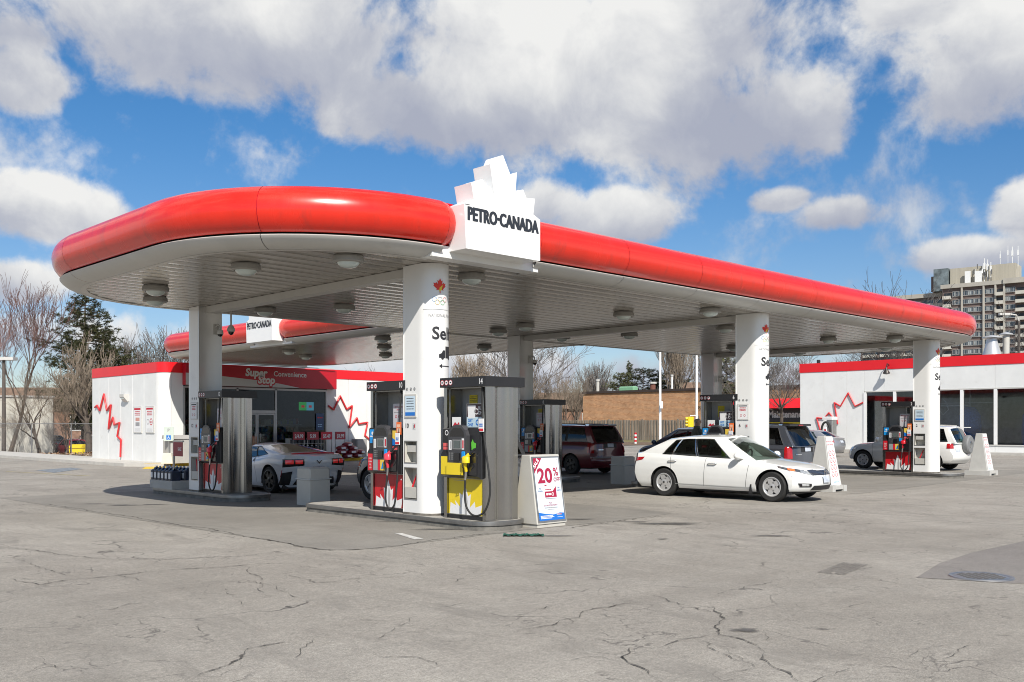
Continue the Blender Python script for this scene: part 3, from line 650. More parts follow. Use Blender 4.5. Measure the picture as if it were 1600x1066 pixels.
# ------------------------------------------------------------------ columns
CR, CF = .29, .44
def nose(s_, z, e=0.):
    """print wrapped round the nose: s_ runs from the left flat edge"""
    L = math.pi*CR; r = CR+.004+e
    if s_ < L: a = s_/CR; return Vector((-r*math.cos(a), -r*math.sin(a), z))
    return Vector((r, s_-L, z))
def column(x, y, flip, label, num, poster, printed=True, squeegee=True):
    t = thing('canopy_column', label, 'column', (x, y, .15), 0, 'white columns holding up the canopy')
    Hc = ZS-.15-.002; my = -1 if flip else 1
    mb = MB(); n = 20
    pts = [(-CR, CF)]+[(-CR*math.cos(math.pi*i/n), -CR*math.sin(math.pi*i/n)) for i in range(n+1)]+[(CR, CF)]
    # shell without the left flat
    zs = [0, .27, .80, .90, 1.26, Hc]
    for (x0, y0), (x1, y1) in zip(pts[1:], pts[2:]):
        for za, zb in zip(zs, zs[1:]): mb.quad((x0, y0*my, za), (x1, y1*my, za), (x1, y1*my, zb), (x0, y0*my, zb))
    mb.quad((CR, CF*my, 0), (-CR, CF*my, 0), (-CR, CF*my, Hc), (CR, CF*my, Hc))
    o0, o1 = .06, CF-.05; op = [(.27, .80), (.90, 1.26)]
    def fq(ya, yb, za, zb): mb.quad((-CR, ya*my, za), (-CR, yb*my, za), (-CR, yb*my, zb), (-CR, ya*my, zb))
    for za, zb in zip(zs, zs[1:]):
        fq(0, o0, za, zb); fq(o1, CF, za, zb)
        if (za, zb) not in op: fq(o0, o1, za, zb)
    mb.build('shell', white2, t, 35, True)
    mb = MB()
    for za, zb in op:
        d = .17; A = (-CR, o0*my, za); 
        x0, x1, ya, yb = -CR, -CR+d, o0*my, o1*my
        mb.quad((x1, ya, za), (x1, yb, za), (x1, yb, zb), (x1, ya, zb)); mb.quad((x0, ya, za), (x1, ya, za), (x1, ya, zb), (x0, ya, zb)); mb.quad((x0, yb, za), (x1, yb, za), (x1, yb, zb), (x0, yb, zb))
        mb.quad((x0, ya, za), (x1, ya, za), (x1, yb, za), (x0, yb, za)); mb.quad((x0, ya, zb), (x1, ya, zb), (x1, yb, zb), (x0, yb, zb))
    mb.build('service_niche', beige, t)
    mb = MB()
    for za, zb in op:
        for a_, b_, c_, d_ in ((o0-.015, o1+.015, zb, zb+.015), (o0-.015, o1+.015, za-.015, za), (o0-.015, o0, za, zb), (o1, o1+.015, za, zb)):
            mb.box(-CR-.008, -CR-.0005, min(a_*my, b_*my), max(a_*my, b_*my), c_, d_)
    mb.build('niche_frame', steel2, t)
    mb = MB(); mb.box(-CR-.004, -CR+.10, min((o0+.01)*my, (o1-.01)*my), max((o0+.01)*my, (o1-.01)*my), .285, .47); mb.build('squeegee_bucket', beige, t)
    mb = MB(); mb.cyl((-CR+.05, (o0+.22)*my, .40), (-CR+.09, (o0+.08)*my, .74), .016, 8); mb.build('squeegee_handle', redpl, t)
    mb = MB(); mb.box(-CR+.03, -CR+.15, min((o0+.03)*my, (o1-.03)*my), max((o0+.03)*my, (o1-.03)*my), 1.08, 1.20); mb.build('towel_box', mat('towel_paper', (.5, .49, .46), .8), t)
    # faces carrying print: u to the right seen from the left of the column
    if not flip: fm = flatmap((-CR, CF/2, 0), (0, -1, 0), (0, 0, 1), (-1, 0, 0), .002)
    else: fm = flatmap((-CR, -CF/2, 0), (0, -1, 0), (0, 0, 1), (-1, 0, 0), .002)
    m3 = MB(); ring = [(-(CR+.006), (CF+.004)*my), (-(CR+.006), 0)]+[(-(CR+.006)*math.cos(math.pi*i/n), -(CR+.006)*math.sin(math.pi*i/n)*my) for i in range(1, n)]+[((CR+.006), 0), ((CR+.006), (CF+.004)*my)]
    m3.prism(ring, 2, 0, .035); m3.build('base_gasket', mat('gasket_dirty', (.17, .155, .135), .8, var=.4, vscale=8), t)
    mb = MB(); fm2 = fm
    z0 = 1.68
    mb.box(-CR-.018, -CR-.001, (CF/2-.16)*my-(0), (CF/2-.16)*my+.0001, 0, .0001)
    ya, yb = sorted(((CF/2-.16)*my, (CF/2+.16)*my)); mb.box(-CR-.018, -CR-.001, ya, yb, z0, z0+.40); mb.build('poster_frame', trimm, t)
    mb = MB(); e0 = .017
    if poster == 'blue':
        put_rect(mb, -.135, .135, z0+.03, z0+.37, fm, 1, e0); put_rect(mb, -.135, .135, z0+.03, z0+.09, fm, 2, e0+.001)
        for k in range(5): scribble(mb, -.1, .1, z0+.14+k*.045, .014, fm, 3, e0+.001)
    else:
        put_rect(mb, -.14, .14, z0+.02, z0+.38, fm, 0, e0); put_rect(mb, -.12, .12, z0+.335, z0+.36, fm, 3, e0+.001)
        for k in range(3): scribble(mb, -.09, .09, z0+.22+k*.035, .02, fm, 4, e0+.001)
        for k in range(2): put_ring(mb, -.05+k*.1, z0+.11, .02, .03, fm, 4, e0+.001, 12)
    mb.build('poster', [paper, mat('paper_blue', (.55, .68, .78), .4, var=.02), inkblue, ink, inkred], t)
    mb = MB()
    for k in (-.11, 0, .1):
        put_ring(mb, k, 2.17, .022, .028, fm, 0, .001, 14); put_rect(mb, k-.012, k+.012, 2.163, 2.178, fm, 0, .002)
    put_text(mb, num, -.10, 1.50, .11, fm, 0, .02); put_rect(mb, .05, .13, 1.47, 1.58, fm, 1, .001); put_rect(mb, .06, .09, 1.485, 1.55, fm, 2, .002); put_rect(mb, .095, .12, 1.50, 1.56, fm, 3, .002)
    mb.build('pump_number', [ink, mat('sticker', (.6, .6, .6), .5), inkgrey, inkred], t)
    if printed:
        mb = MB(); s0 = CR*R(51)
        put_text(mb, 'Self', s0, 3.02, .30, nose, 0, .022, 1.0, 'l'); put_text(mb, 'Serve', s0+.62, 3.02, .30, nose, 0, .022, 1., 'l')
        # truck and arrow
        q = s0+.12; tr = [(q, 2.70), (q, 2.76), (q+.05, 2.78), (q+.08, 2.83), (q+.13, 2.83), (q+.13, 2.70)]
        put_poly(mb, tr, nose, 0, .001); put_rect(mb, q+.14, q+.24, 2.70, 2.90, nose, 0, .001); put_rect(mb, q+.24, q+.34, 2.70, 2.90, nose, 0, .001)
        put_disc(mb, q+.07, 2.70, .03, nose, 0, .0015, 12); put_disc(mb, q+.27, 2.70, .03, nose, 0, .0015, 12)
        put_poly(mb, [(q, 2.56), (q+.06, 2.60), (q+.06, 2.57)], nose, 0, .001); put_poly(mb, [(q, 2.56), (q+.06, 2.55), (q+.06, 2.52)], nose, 0, .001)
        for k in range(3): put_rect(mb, q+.03+k*.1, q+.13+k*.1, 2.553, 2.567, nose, 0, .001)
        mb.build('self_serve_print', ink, t)
        mb = MB(); cx_ = s0+.14
        for k in range(8): put_rect(mb, s0-.16+k*.07, s0-.09+k*.07, 3.525, 3.531, nose, 0, .001)
        put_text(mb, 'NATIONAL PARTNER', s0-.06, 3.40, .075, nose, 0, 0, .85, 'l'); mb.build('partner_print', inkgrey, t)
        mb = MB(); put_poly(mb, [(cx_+x*.16, 3.90+y*.16) for x, y in MAPLE], nose, 0, .001)
        put_poly(mb, [(cx_-.02, 3.83), (cx_+.03, 3.86), (cx_+.05, 3.95), (cx_-.01, 3.9)], nose, 1, .002)
        cs = [3, 4, 2, 5, 6]
        for k, (dx, dz) in enumerate(((-.10, 0), (0, 0), (.10, 0), (-.05, -.05), (.05, -.05))): put_ring(mb, cx_+dx, 3.70+dz, .036, .044, nose, 2+k, .001+.0005*k, 18)
        mb.build('games_emblem', [mat('leaf_red', (.72, .03, .01), .4), yellow, mat('ring_blue', (.15, .3, .5), .5), mat('ring_black', (.25, .25, .25), .5), mat('ring_red', (.6, .2, .2), .5), mat('ring_yellow', (.65, .5, .2), .5), mat('ring_green', (.2, .45, .25), .5)], t)
    return t
column(0, 0, False, 'white round-nosed column with a red leaf and rings emblem behind pump 14', '10', 'blue')
column(10.5, 0, False, 'white round-nosed column behind the white sedan bonnet, beside the pump marked 6', '6', 'red')
column(21.0, 0, False, 'white round-nosed column at the right end beside the spare-wheel SUV', '2', 'blue')
column(0, 8.58, True, 'shaded grey-white column at the left back beside the pump marked 12', '12', 'red', False)
column(10.5, 8.58, True, 'shaded column in the middle back rising above the pump marked 8', '8', 'red', False)
column(21.0, 8.58, True, 'distant shaded column at the right back left of the centre front column', '4', 'red', False)
wallcam(.12, 8.58-CF-.001, 3.95, 'small dome camera on a bracket on the left back column')
wallcam(10.62, 8.58-CF-.001, 3.75, 'small dome camera on a bracket on the middle back column')
wallcam(21.1, 8.58-CF-.001, 3.5, 'small dome camera on a bracket on the right back column')

# ------------------------------------------------------------------ the two leaf signs
LEAF = [(-.29, 4.57), (-.33, 5.29), (-.19, 5.36), (-.12, 5.39), (-.18, 5.66), (.01, 5.60), (.07, 5.76), (.34, 5.54), (.24, 6.04), (.38, 5.95), (.54, 6.25), (.71, 5.96), (.87, 6.02), (.84, 5.70), (1.02, 5.75), (1.10, 5.62), (1.31, 5.64), (1.27, 5.36), (1.44, 5.29), (1.44, 4.57)]
def leafsign(loc, rz, label):
    t = thing('leaf_sign', label, 'sign', loc, rz, 'white maple leaf signs on the canopy')
    mb = MB(); mb.prism(LEAF, 1, -.42, 0); mb.build('leaf_box', signwhite, t)
    mb = MB(); fm = flatmap((0, -.42, 0), (1, 0, 0), (0, 0, 1), (0, -1, 0), .003)
    word = 'PETRO\u00b7CANADA'
    for i_, (q, q2) in enumerate(((-.014, 0), (-.007, .004), (0, -.004), (.007, .004), (.014, 0))): put_text(mb, word, .57+q, 5.045+q2, .305, fm, 0, .014, .715, 'c', .002+i_*.0004)
    mb.build('lettering', mat('charcoal_letter', (.025, .03, .04), .45, var=0), t)
    mb = MB()
    for a, b in (((-.30, 5.3), (-.19, 5.357)), ((.01, 5.605), (-.035, 5.50)), ((.54, 6.24), (.40, 5.98))):
        pass
    mb.box(-.32, -.20, -.425, -.4205, 5.285, 5.292); mb.build('seam', darkgap, t)
    return t
leafsign((0, -.80, 0), 0, 'big white maple leaf sign with dark lettering on the front edge above the emblem column')
leafsign((WL-.33, 17.35, 0), -math.pi/2, 'smaller white leaf sign with dark lettering seen under the canopy above the store')

# ------------------------------------------------------------------ pump islands
def rrect(x0, x1, y0, y1, r, n=8):
    o = []
    for cx_, cy_, a0 in ((x1-r, y1-r, 0), (x0+r, y1-r, 90), (x0+r, y0+r, 180), (x1-r, y0+r, 270)):
        for i in range(n+1): a = R(a0+90*i/n); o.append((cx_+r*math.cos(a), cy_+r*math.sin(a)))
    return o
def island(cx_, x0, x1, y0, y1, label):
    t = thing('pump_island', label, 'pump island', (cx_, 0, 0), 0, 'raised concrete pump islands')
    mb = MB(); mb.prism(rrect(x0+.03, x1-.03, y0+.03, y1-.03, .42), 2, 0, .148, caps=(False, True)); mb.build('slab', conc, t, 40)
    p = rrect(x0, x1, y0, y1, .45, 10); k = len(p); inn = rrect(x0+.05, x1-.05, y0+.05, y1-.05, .40, 10); mb = MB()
    vs = [(a, b, .085) for a, b in p]+[(a, b, .138) for a, b in p]+[(a*.97+c*.03, b*.97+d*.03, .15) for (a, b), (c, d) in zip(p, inn)]+[(a, b, .152) for a, b in inn]
    mb.add(vs, [(q*k+i, q*k+(i+1) % k, (q+1)*k+(i+1) % k, (q+1)*k+i) for q in range(3) for i in range(k)]); mb.build('steel_edge', mat('edge_steel', (.30, .29, .275), .4, .9, var=.15, vscale=5), t, 40)
    mb = MB(); mb.prism(rrect(x0+.02, x1-.02, y0+.02, y1-.02, .43), 2, 0, .10, caps=(False, False)); mb.build('kerb_face', mat('kerb_dark', (.20, .19, .17), .9, var=.3, vscale=5), t, 40)
island(0, -.40, .72, -1.80, 3.72, 'concrete island with steel rim under pumps 10 and 14')
island(0, -.40, .72, 6.3, 10.75, 'concrete island with steel rim under pump 12 and the jug stack')
island(10.5, -.42, .62, -.75, 3.9, 'concrete island hidden behind the white sedan under pump 6')
island(10.5, -.40, .72, 6.3, 10.75, 'concrete island under the pump marked 8 beside the dark red van')
island(21, -.45, .72, -.95, 4.3, 'concrete island at the right under the pump by the spare-wheel SUV')
island(21, -.40, .72, 6.3, 10.75, 'concrete island at the right back seen past the white sedan')

# ------------------------------------------------------------------ pumps
def pump(x, y, num, label, kind='red', poster='notice', nozz='red', loose=False, yellowp=True, rotz=0.):
    t = thing('fuel_pump', label, 'fuel pump', (x, y, .15), rotz, 'fuel pumps on the islands')
    panelc = yellow if kind == 'yellow' else redpanel; W2 = .52
    # ribbed end cabinets
    for sgn in (-1, 1):
        mb = MB(); pl = [(-.36, .44), (-.36, .515), (-.32, .522), (-.26, .538), (-.21, .545), (-.17, .538), (-.13, .518), (-.09, .503), (-.04, .50), (.03, .502), (.09, .51), (.13, .53), (.18, .545), (.23, .54), (.29, .525), (.36, .515), (.36, .44)]
        mb.prism([(a, b*sgn) for a, b in pl], 2, 0, 2.17); mb.build('end_cabinet', steel, t, 50, True)
    mb = MB(); mb.box(-.33, .33, -.438, .438, 0, .06); mb.build('plinth', black, t)
    mb = MB(); mb.box(-.32, .32, -.438, .438, .062, .70); mb.build('lower_cabinet', steel2, t)
    fm = flatmap((-.325, 0, 0), (0, -1, 0), (0, 0, 1), (-1, 0, 0), .0)
    mb = MB(); mb.box(-.332, -.3205, -.43, .43, .075, .665); mb.build('front_panel', panelc, t)
    mb = MB(); lf = [(-.40+u*.80, .077+v*.49) for u, v in HALFLEAF]; put_poly(mb, lf, fm, 0, .009)
    put_poly(mb, [(-.02, .077), (.03, .077), (.05, .30), (.0, .5), (-.02, .3)], fm, 1, .010)
    if kind != 'yellow': put_text(mb, '+', .36, .56, .07, fm, 0, .02, 1, 'c', .009)
    else: scribble(mb, -.3, .0, .63, .01, fm, 1, .009)
    mb.build('leaf_print', [paper, mat('leaf_grey', (.42, .42, .42), .5)], t)
    # other side
    mb = MB(); mb.box(.3205, .332, -.43, .43, .075, .665); mb.build('rear_panel', panelc, t)
    mb = MB(); mb.box(.28, .40, -.43, .43, .69, 1.5); mb.build('rear_console', black, t)
    # console
    mb = MB(); mb.rbox(-.40, .26, -.445, .475, .68, 1.50, .02); 
    mb.prism([(-.40, .68), (-.47, .72), (-.47, 1.05), (-.43, 1.12), (-.43, 1.48), (-.40, 1.50)], 1, -.44, .465)
    mb.build('console', black, t)
    mb = MB()   # domed card reader housing, centre u=-.05
    prof = [(-.25, .72), (.21, .72), (.21, 1.38), (.17, 1.47), (.09, 1.535), (-.02, 1.555), (-.13, 1.535), (-.21, 1.47), (-.25, 1.38)]
    mb.prism([(-u, v) for u, v in prof], 0, -.505, -.38); mb.build('reader_housing', mat('charcoal_plastic', (.05, .05, .055), .35, var=.08), t)
    f2 = flatmap((-.505, 0, 0), (0, -1, 0), (0, 0, 1), (-1, 0, 0), .0)
    mb = MB(); put_poly(mb, [(-.2, 1.36), (.16, 1.36), (.14, 1.44), (.07, 1.50), (-.11, 1.50), (-.18, 1.44)], f2, 0, .002); mb.build('reader_hood', blackg, t)
    mb = MB(); put_rect(mb, -.13, .09, 1.15, 1.31, f2, 0, .003); mb.build('screen_bezel', steel2, t)
    mb = MB(); put_rect(mb, -.10, .055, 1.17, 1.29, f2, 0, .006); mb.build('screen', mat('lcd', (.10, .12, .12), .15, var=0), t)
    mb = MB(); put_rect(mb, -.22, -.15, 1.14, 1.30, f2, 0, .003); put_rect(mb, .10, .16, 1.15, 1.33, f2, 0, .003)
    put_rect(mb, -.19, -.17, 1.16, 1.28, f2, 1, .004); put_rect(mb, .115, .15, 1.17, 1.30, f2, 2, .004); mb.build('stickers', [paper, inkgrey, inkred], t)
    mb = MB()
    for i in range(3):
        for j in range(4): put_rect(mb, -.21+i*.04, -.185+i*.04, .98+j*.032, 1.0+j*.032, f2, 0, .005)
    mb.build('keypad', steel2, t)
    mb = MB(); mb.box(-.53, -.503, -.06, .07, .97, 1.09); mb.build('receipt_slot', blackg, t)
    mb = MB(); mb.rbox(-.527, -.503, -.19, -.11, 1.02, 1.12, .008); mb.build('grade_button', bluepl, t)
    fmC = flatmap((-.47, 0, 0), (0, -1, 0), (0, 0, 1), (-1, 0, 0), .0)
    mb = MB()
    if kind == 'yellow':
        m2 = MB(); m2.box(-.478, -.471, .29, .455, .73, 1.03, 0); m2.build('side_cover', yellow, t); m2 = MB(); m2.box(-.52, -.506, -.14, .27, .735, .93, 0); m2.build('drawer', yellow, t)
        put_rect(mb, -.455, -.31, 1.04, 1.08, fmC, 1, -.02) if False else None
        fq = flatmap((-.432, 0, 0), (0, -1, 0), (0, 0, 1), (-1, 0, 0), .0)
        put_rect(mb, -.45, -.31, 1.14, 1.19, fq, 1, .002); put_rect(mb, -.45, -.31, 1.20, 1.25, fq, 1, .002); put_disc(mb, -.36, 1.42, .045, fq, 2, .003); put_disc(mb, -.36, 1.42, .03, fq, 3, .004)
        f3 = flatmap((-.505, 0, 0), (0, -1, 0), (0, 0, 1), (-1, 0, 0), .0)
        put_poly(mb, [(.26, 1.14), (.36, 1.18), (.37, 1.25), (.31, 1.27), (.29, 1.32), (.25, 1.26)], fq, 4, .003)
        put_text(mb, 'BUTTON', 0, .84, .03, f3, 3, 0, 1, 'c', .017) if False else None
        mb.build('buttons_and_labels', [yellow, mat('pink_label', (.75, .12, .12), .5), paper, ink, green], t)
    else:
        fq = flatmap((-.432, 0, 0), (0, -1, 0), (0, 0, 1), (-1, 0, 0), .0)
        put_rect(mb, -.44, -.27, 1.22, 1.47, fq, 0, .003); put_disc(mb, -.355, 1.40, .03, fq, 1, .004); scribble(mb, -.42, -.29, 1.33, .025, fq, 1, .004)
        mb.build('points_label', [bluepl, paper], t); mb = MB()
        put_rect(mb, -.44, -.30, .73, 1.03, fmC, 2, .003); 
        for k in range(4): put_text(mb, ('SUPER', 'CLEAN', 'FUEL', '1-800')[k], -.37, .93-k*.055, .04, fmC, 1, .01, .8, 'c', .005)
        mb.build('fuel_label', [bluepl, paper, redpl], t); mb = MB()
        f3 = flatmap((-.505, 0, 0), (0, -1, 0), (0, 0, 1), (-1, 0, 0), .0)
        put_rect(mb, -.235, -.10, .74, .93, f3, 3, .003); put_rect(mb, -.095, -.03, .74, .93, f3, 2, .003); put_rect(mb, -.025, .10, .74, .93, f3, 4, .003); put_poly(mb, [(.0, .76), (.08, .78), (.05, .9)], f3, 0, .005)
        mb.build('grade_labels', [bluepl, paper, redpl, mat('grade_grey', (.3, .33, .34), .4), mat('label_gold', (.78, .55, .08), .5)], t); mb = MB()
        put_rect(mb, .24, .42, 1.19, 1.45, fq, 4, .003); put_poly(mb, [(.24, 1.19), (.42, 1.19), (.42, 1.24), (.24, 1.32)], fq, 5, .005); put_poly(mb, [(.33, 1.30), (.41, 1.28), (.39, 1.42), (.35, 1.40)], fq, 2, .006)
        put_rect(mb, .24, .42, 1.11, 1.17, fq, 6, .003)
        mb.build('gold_label', [bluepl, paper, redpl, mat('grade_grey', (.3, .33, .34), .4), mat('label_gold', (.78, .55, .08), .5), inkblue, mat('pink_label', (.75, .12, .12), .5)], t)
    # holster and nozzle
    nc = {'red': redpl, 'yellow': yellow, 'pink': mat('nozzle_pink', (.80, .06, .09), .35)}[nozz]
    mb = MB(); mb.box(-.50, -.468, -.43, -.24, .74, 1.10); mb.build('nozzle_holster', blackg, t)
    mb = MB()
    mb.tube([(-.53, -.235, .80), (-.55, -.24, .87), (-.57, -.26, .96), (-.57, -.28, 1.02), (-.55, -.33, 1.08)], [.026, .028, .034, .04, .03], 8)
    mb.rbox(-.61, -.53, -.34, -.20, .94, 1.05, .02); mb.build('nozzle', nc, t, 50)
    mb = MB(); mb.tube([(-.55, -.33, 1.07), (-.53, -.37, 1.12), (-.49, -.40, 1.17)], .016, 8); mb.tube([(-.60, -.24, .93), (-.63, -.25, .88), (-.58, -.24, .82)], .008, 6); mb.build('nozzle_spout', blackg, t, 50)
    mb = MB(); mb.tube([(-.53, -.235, .80), (-.525, -.225, .74), (-.53, -.215, .66)], [.02, .022, .018], 8); mb.build('hose_swivel', steel2, t, 50)
    if loose: hp = [(-.53, -.215, .66), (-.53, -.20, .45), (-.52, -.22, .25), (-.50, -.32, .12), (-.47, -.46, .10), (-.44, -.60, .20), (-.42, -.68, .45), (-.42, -.66, .75), (-.41, -.58, 1.1), (-.40, -.50, 1.5), (-.39, -.465, 1.8), (-.38, -.455, 2.16)]
    else: hp = [(-.53, -.215, .66), (-.54, -.19, .42), (-.53, -.17, .22), (-.51, -.20, .10), (-.50, -.28, .07), (-.49, -.36, .14), (-.48, -.40, .30), (-.46, -.42, .7), (-.45, -.43, 1.1), (-.42, -.43, 1.6), (-.39, -.43, 2.16)]
    # smooth it
    P = [Vector(p) for p in hp]; sp = []
    for i in range(len(P)-1):
        p0, p1, p2, p3 = P[max(i-1, 0)], P[i], P[i+1], P[min(i+2, len(P)-1)]
        for k in range(4):
            u = k/4; sp.append(.5*((2*p1)+(p2-p0)*u+(2*p0-5*p1+4*p2-p3)*u*u+(3*p1-p0-3*p2+p3)*u**3))
    sp.append(P[-1]); mb = MB(); mb.tube(sp, .0165, 8); mb.build('hose', rubber, t, 60)
    mb = MB(); i = int(len(sp)*.84); c = sp[i]
    mb.rbox(c.x-.03, c.x-.018, c.y-.055, c.y+.075, c.z-.14, c.z+.07, .005, 0); fh = flatmap((c.x-.031, c.y+.01, c.z), (0, -1, 0), (0, 0, 1), (-1, 0, 0), 0)
    put_rect(mb, -.055, .055, -.13, -.09, fh, 1, .001); scribble(mb, -.04, .04, -.03, .02, fh, 2, .001); scribble(mb, -.04, .04, -.06, .02, fh, 2, .001); mb.build('hose_tag', [paper, redpl, inkblue], t)
    # open display above
    mb = MB(); mb.box(-.02, .0, -.15, .438, 1.50, 2.16); mb.box(-.02, .0, -.438, -.15, 1.50, 1.86); mb.build('display_back', mat('display_grey', (.34, .34, .33), .35, var=.05, coat=.2), t)
    mb = MB(); mb.box(-.30, -.285, .425, .438, 1.5, 2.16); mb.box(-.305, -.285, -.438, -.425, 1.5, 2.17); mb.box(-.03, -.021, -.15, -.142, 1.5, 2.16); mb.box(-.3, -.02, -.42, .42, 2.15, 2.168); mb.build('display_frame', steel2, t)
    fd = flatmap((-.022, 0, 0), (0, -1, 0), (0, 0, 1), (-1, 0, 0), 0)
    if yellowp:
        mb = MB(); u0 = -.25 if poster == 'coffee' else -.12; put_rect(mb, u0, u0+.2, 1.76, 2.05, fd, 0, .004)
        for k in range(4): scribble(mb, u0+.02, u0+.18, 1.93+k*.028, .01, fd, 1, .005)
        put_rect(mb, u0+.07, u0+.14, 1.80, 1.88, fd, 1, .005); mb.build('yellow_notice', [yellowpaper, ink], t)
    fp = flatmap((-.25, 0, 0), (0, -1, 0), (0, 0, 1), (-1, 0, 0), 0)
    if poster == 'coffee':
        mb = MB(); mb.box(-.252, -.246, -.40, .07, 1.50, 1.90, 5)
        put_rect(mb, -.06, .39, 1.51, 1.89, fp, 0, .004); put_rect(mb, -.06, .39, 1.51, 1.68, fp, 1, .005)
        put_poly(mb, [(-.04, 1.87), (.16, 1.87), (.145, 1.66), (-.025, 1.66)], fp, 2, .006); put_ring(mb, .18, 1.77, .035, .05, fp, 2, .006, 16)
        put_text(mb, 'BUY', .29, 1.80, .075, fp, 2, .02, .9, 'c', .007); put_text(mb, 'ONE', .29, 1.72, .075, fp, 2, .02, .9, 'c', .007)
        put_text(mb, 'GET', .03, 1.60, .07, fp, 3, .02, .9, 'c', .007); put_text(mb, 'ONE', .03, 1.53, .07, fp, 3, .02, .9, 'c', .007); put_ring(mb, .21, 1.59, .03, .05, fp, 3, .007, 18)
        mb.build('offer_poster', [mat('brown_print', (.05, .025, .03), .4, var=0), mat('ice_print', (.5, .66, .75), .4, var=.05), paper, inkblue, paper, steel2], t)
        mb = MB(); mb.box(-.30, -.295, .16, .38, 1.51, 1.68); f5 = flatmap((-.30, 0, 0), (0, -1, 0), (0, 0, 1), (-1, 0, 0), 0)
        put_poly(mb, [(-.36, 1.53), (-.30, 1.60), (-.25, 1.56), (-.2, 1.6), (-.18, 1.53)], f5, 1, .004); mb.build('small_card', [paper, inkred], t)
    else:
        mb = MB(); mb.box(-.252, -.246, -.36, -.02, 1.50, 1.93, 0); f5 = flatmap((-.252, 0, 0), (0, -1, 0), (0, 0, 1), (-1, 0, 0), 0)
        put_text(mb, 'NOW YOU CAN SAVE', .19, 1.86, .032, f5, 1, .01, .8, 'c', .003); put_text(mb, 'ON FUEL', .19, 1.81, .04, f5, 1, .01, .8, 'c', .003)
        scribble(mb, .05, .33, 1.77, .012, f5, 2, .003); put_ring(mb, .11, 1.70, .018, .026, f5, 1, .003); put_ring(mb, .2, 1.70, .018, .026, f5, 1, .003); put_ring(mb, .28, 1.70, .018, .026, f5, 2, .003)
        mb.build('notice', [mat('notice_paper', (.55, .53, .56), .5, var=.02), inkred, inkgrey], t)
    if not loose:
        mb = MB(); mb.box(-.44, -.43, -.49, -.36, 1.38, 1.60); f6 = flatmap((-.44, 0, 0), (0, -1, 0), (0, 0, 1), (-1, 0, 0), 0); put_rect(mb, .375, .475, 1.42, 1.56, f6, 1, .002); scribble(mb, .38, .47, 1.49, .02, f6, 0, .003); mb.build('points_card', [orange, mat('card_cream', (.8, .5, .35), .5)], t)
    # cap
    mb = MB(); mb.box(-.44, .44, -.60, .53, 2.17, 2.33); mb.build('cap', black, t)
    fc = flatmap((-.44, 0, 0), (0, -1, 0), (0, 0, 1), (-1, 0, 0), 0); mb = MB()
    for k in range(3): put_disc(mb, -.465+k*.105, 2.25, .046, fc, 0, .002); put_ring(mb, -.465+k*.105, 2.25, .038, .046, fc, 1, .003); put_rect(mb, -.485+k*.105, -.445+k*.105, 2.24, 2.26, fc, 2, .003)
    put_text(mb, num, .49, 2.205, .13, fc, 0, .015, .8, 'c', .002); mb.build('cap_symbols', [paper, inkred, ink], t)
    return t
pump(.14, -1.10, '14', 'yellow panelled fuel pump with a coffee poster, nearest the front, cap marked 14', 'yellow', 'coffee', 'yellow', True)
pump(.14, .98, '10', 'red panelled fuel pump left of the emblem column, cap marked 10', 'red', 'notice', 'pink', yellowp=False)
pump(.14, 7.62, '12', 'red panelled shaded fuel pump at the left back column, cap marked 12', 'red', 'none2', 'red')
pump(10.64, 7.62, '8', 'shaded fuel pump at the middle back column beside the dark red van, cap marked 8', 'red', 'notice', 'red')
pump(10.64, .98, '6', 'fuel pump with coffee poster behind the white sedan, cap marked 6', 'red', 'coffee', 'red')
pump(21.14, .98, '2', 'sunlit red panelled fuel pump in front of the spare-wheel SUV', 'red', 'notice', 'red', yellowp=False)
pump(21.14, 7.62, '4', 'farthest fuel pump, only its black cap seen behind pump 6', 'red', 'notice', 'red')
# ------------------------------------------------------------------ store (modelled farther off, then scaled about the camera onto its walk at 0.94)
STORE0 = set(COL.objects)
steelfr = mat('frame_grey', (.42, .42, .41), .35, .6, var=.05)
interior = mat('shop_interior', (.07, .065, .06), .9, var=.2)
SX0, SX1, SY0, SY1, SH = 8.3, 24.3, 29.3, 37.4, 4.58
st = thing('store', 'low white convenience store with red roof band and shaded glass front', 'store', (0, 0, 0))
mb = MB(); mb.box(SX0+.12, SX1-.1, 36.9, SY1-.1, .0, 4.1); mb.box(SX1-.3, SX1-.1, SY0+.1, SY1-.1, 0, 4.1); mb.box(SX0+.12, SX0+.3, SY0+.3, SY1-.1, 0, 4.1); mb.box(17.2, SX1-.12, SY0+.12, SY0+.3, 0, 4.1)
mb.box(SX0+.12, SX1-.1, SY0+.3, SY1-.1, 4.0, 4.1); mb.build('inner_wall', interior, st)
joints = [SY0+.32, 29.81, 31.12, 32.42, 33.85, 35.26, 36.5, SY1]
for a, b in zip(joints[1:], joints[2:]):
    mb = MB(); mb.rbox(SX0, SX0+.10, a+.008, b-.008, .02, 4.10, .006); mb.build('wall_panel', white, st)
mb = MB(); r = .5; n = 10
arcp = [(SX0+r-r*math.cos(R(90*i/n)), SY0+r-r*math.sin(R(90*i/n))) for i in range(n+1)]
for (x0, y0), (x1, y1) in zip(arcp, arcp[1:]): mb.quad((x0, y0, .02), (x1, y1, .02), (x1, y1, 4.1), (x0, y0, 4.1))
mb.build('corner_panel', white, st, 40)
mb = MB(); mb.box(SX0+r+.01, 9.35, SY0, SY0+.1, .02, 4.1); mb.build('wall_panel', white, st)
for a, b in ((17.12, 18.45), (18.45, 19.65), (19.65, 20.9), (20.9, 22.1), (22.1, 23.2), (23.2, SX1)):
    mb = MB(); mb.rbox(a+.008, b-.008, SY0, SY0+.10, .02, 4.10, .006); mb.build('wall_panel', white, st)
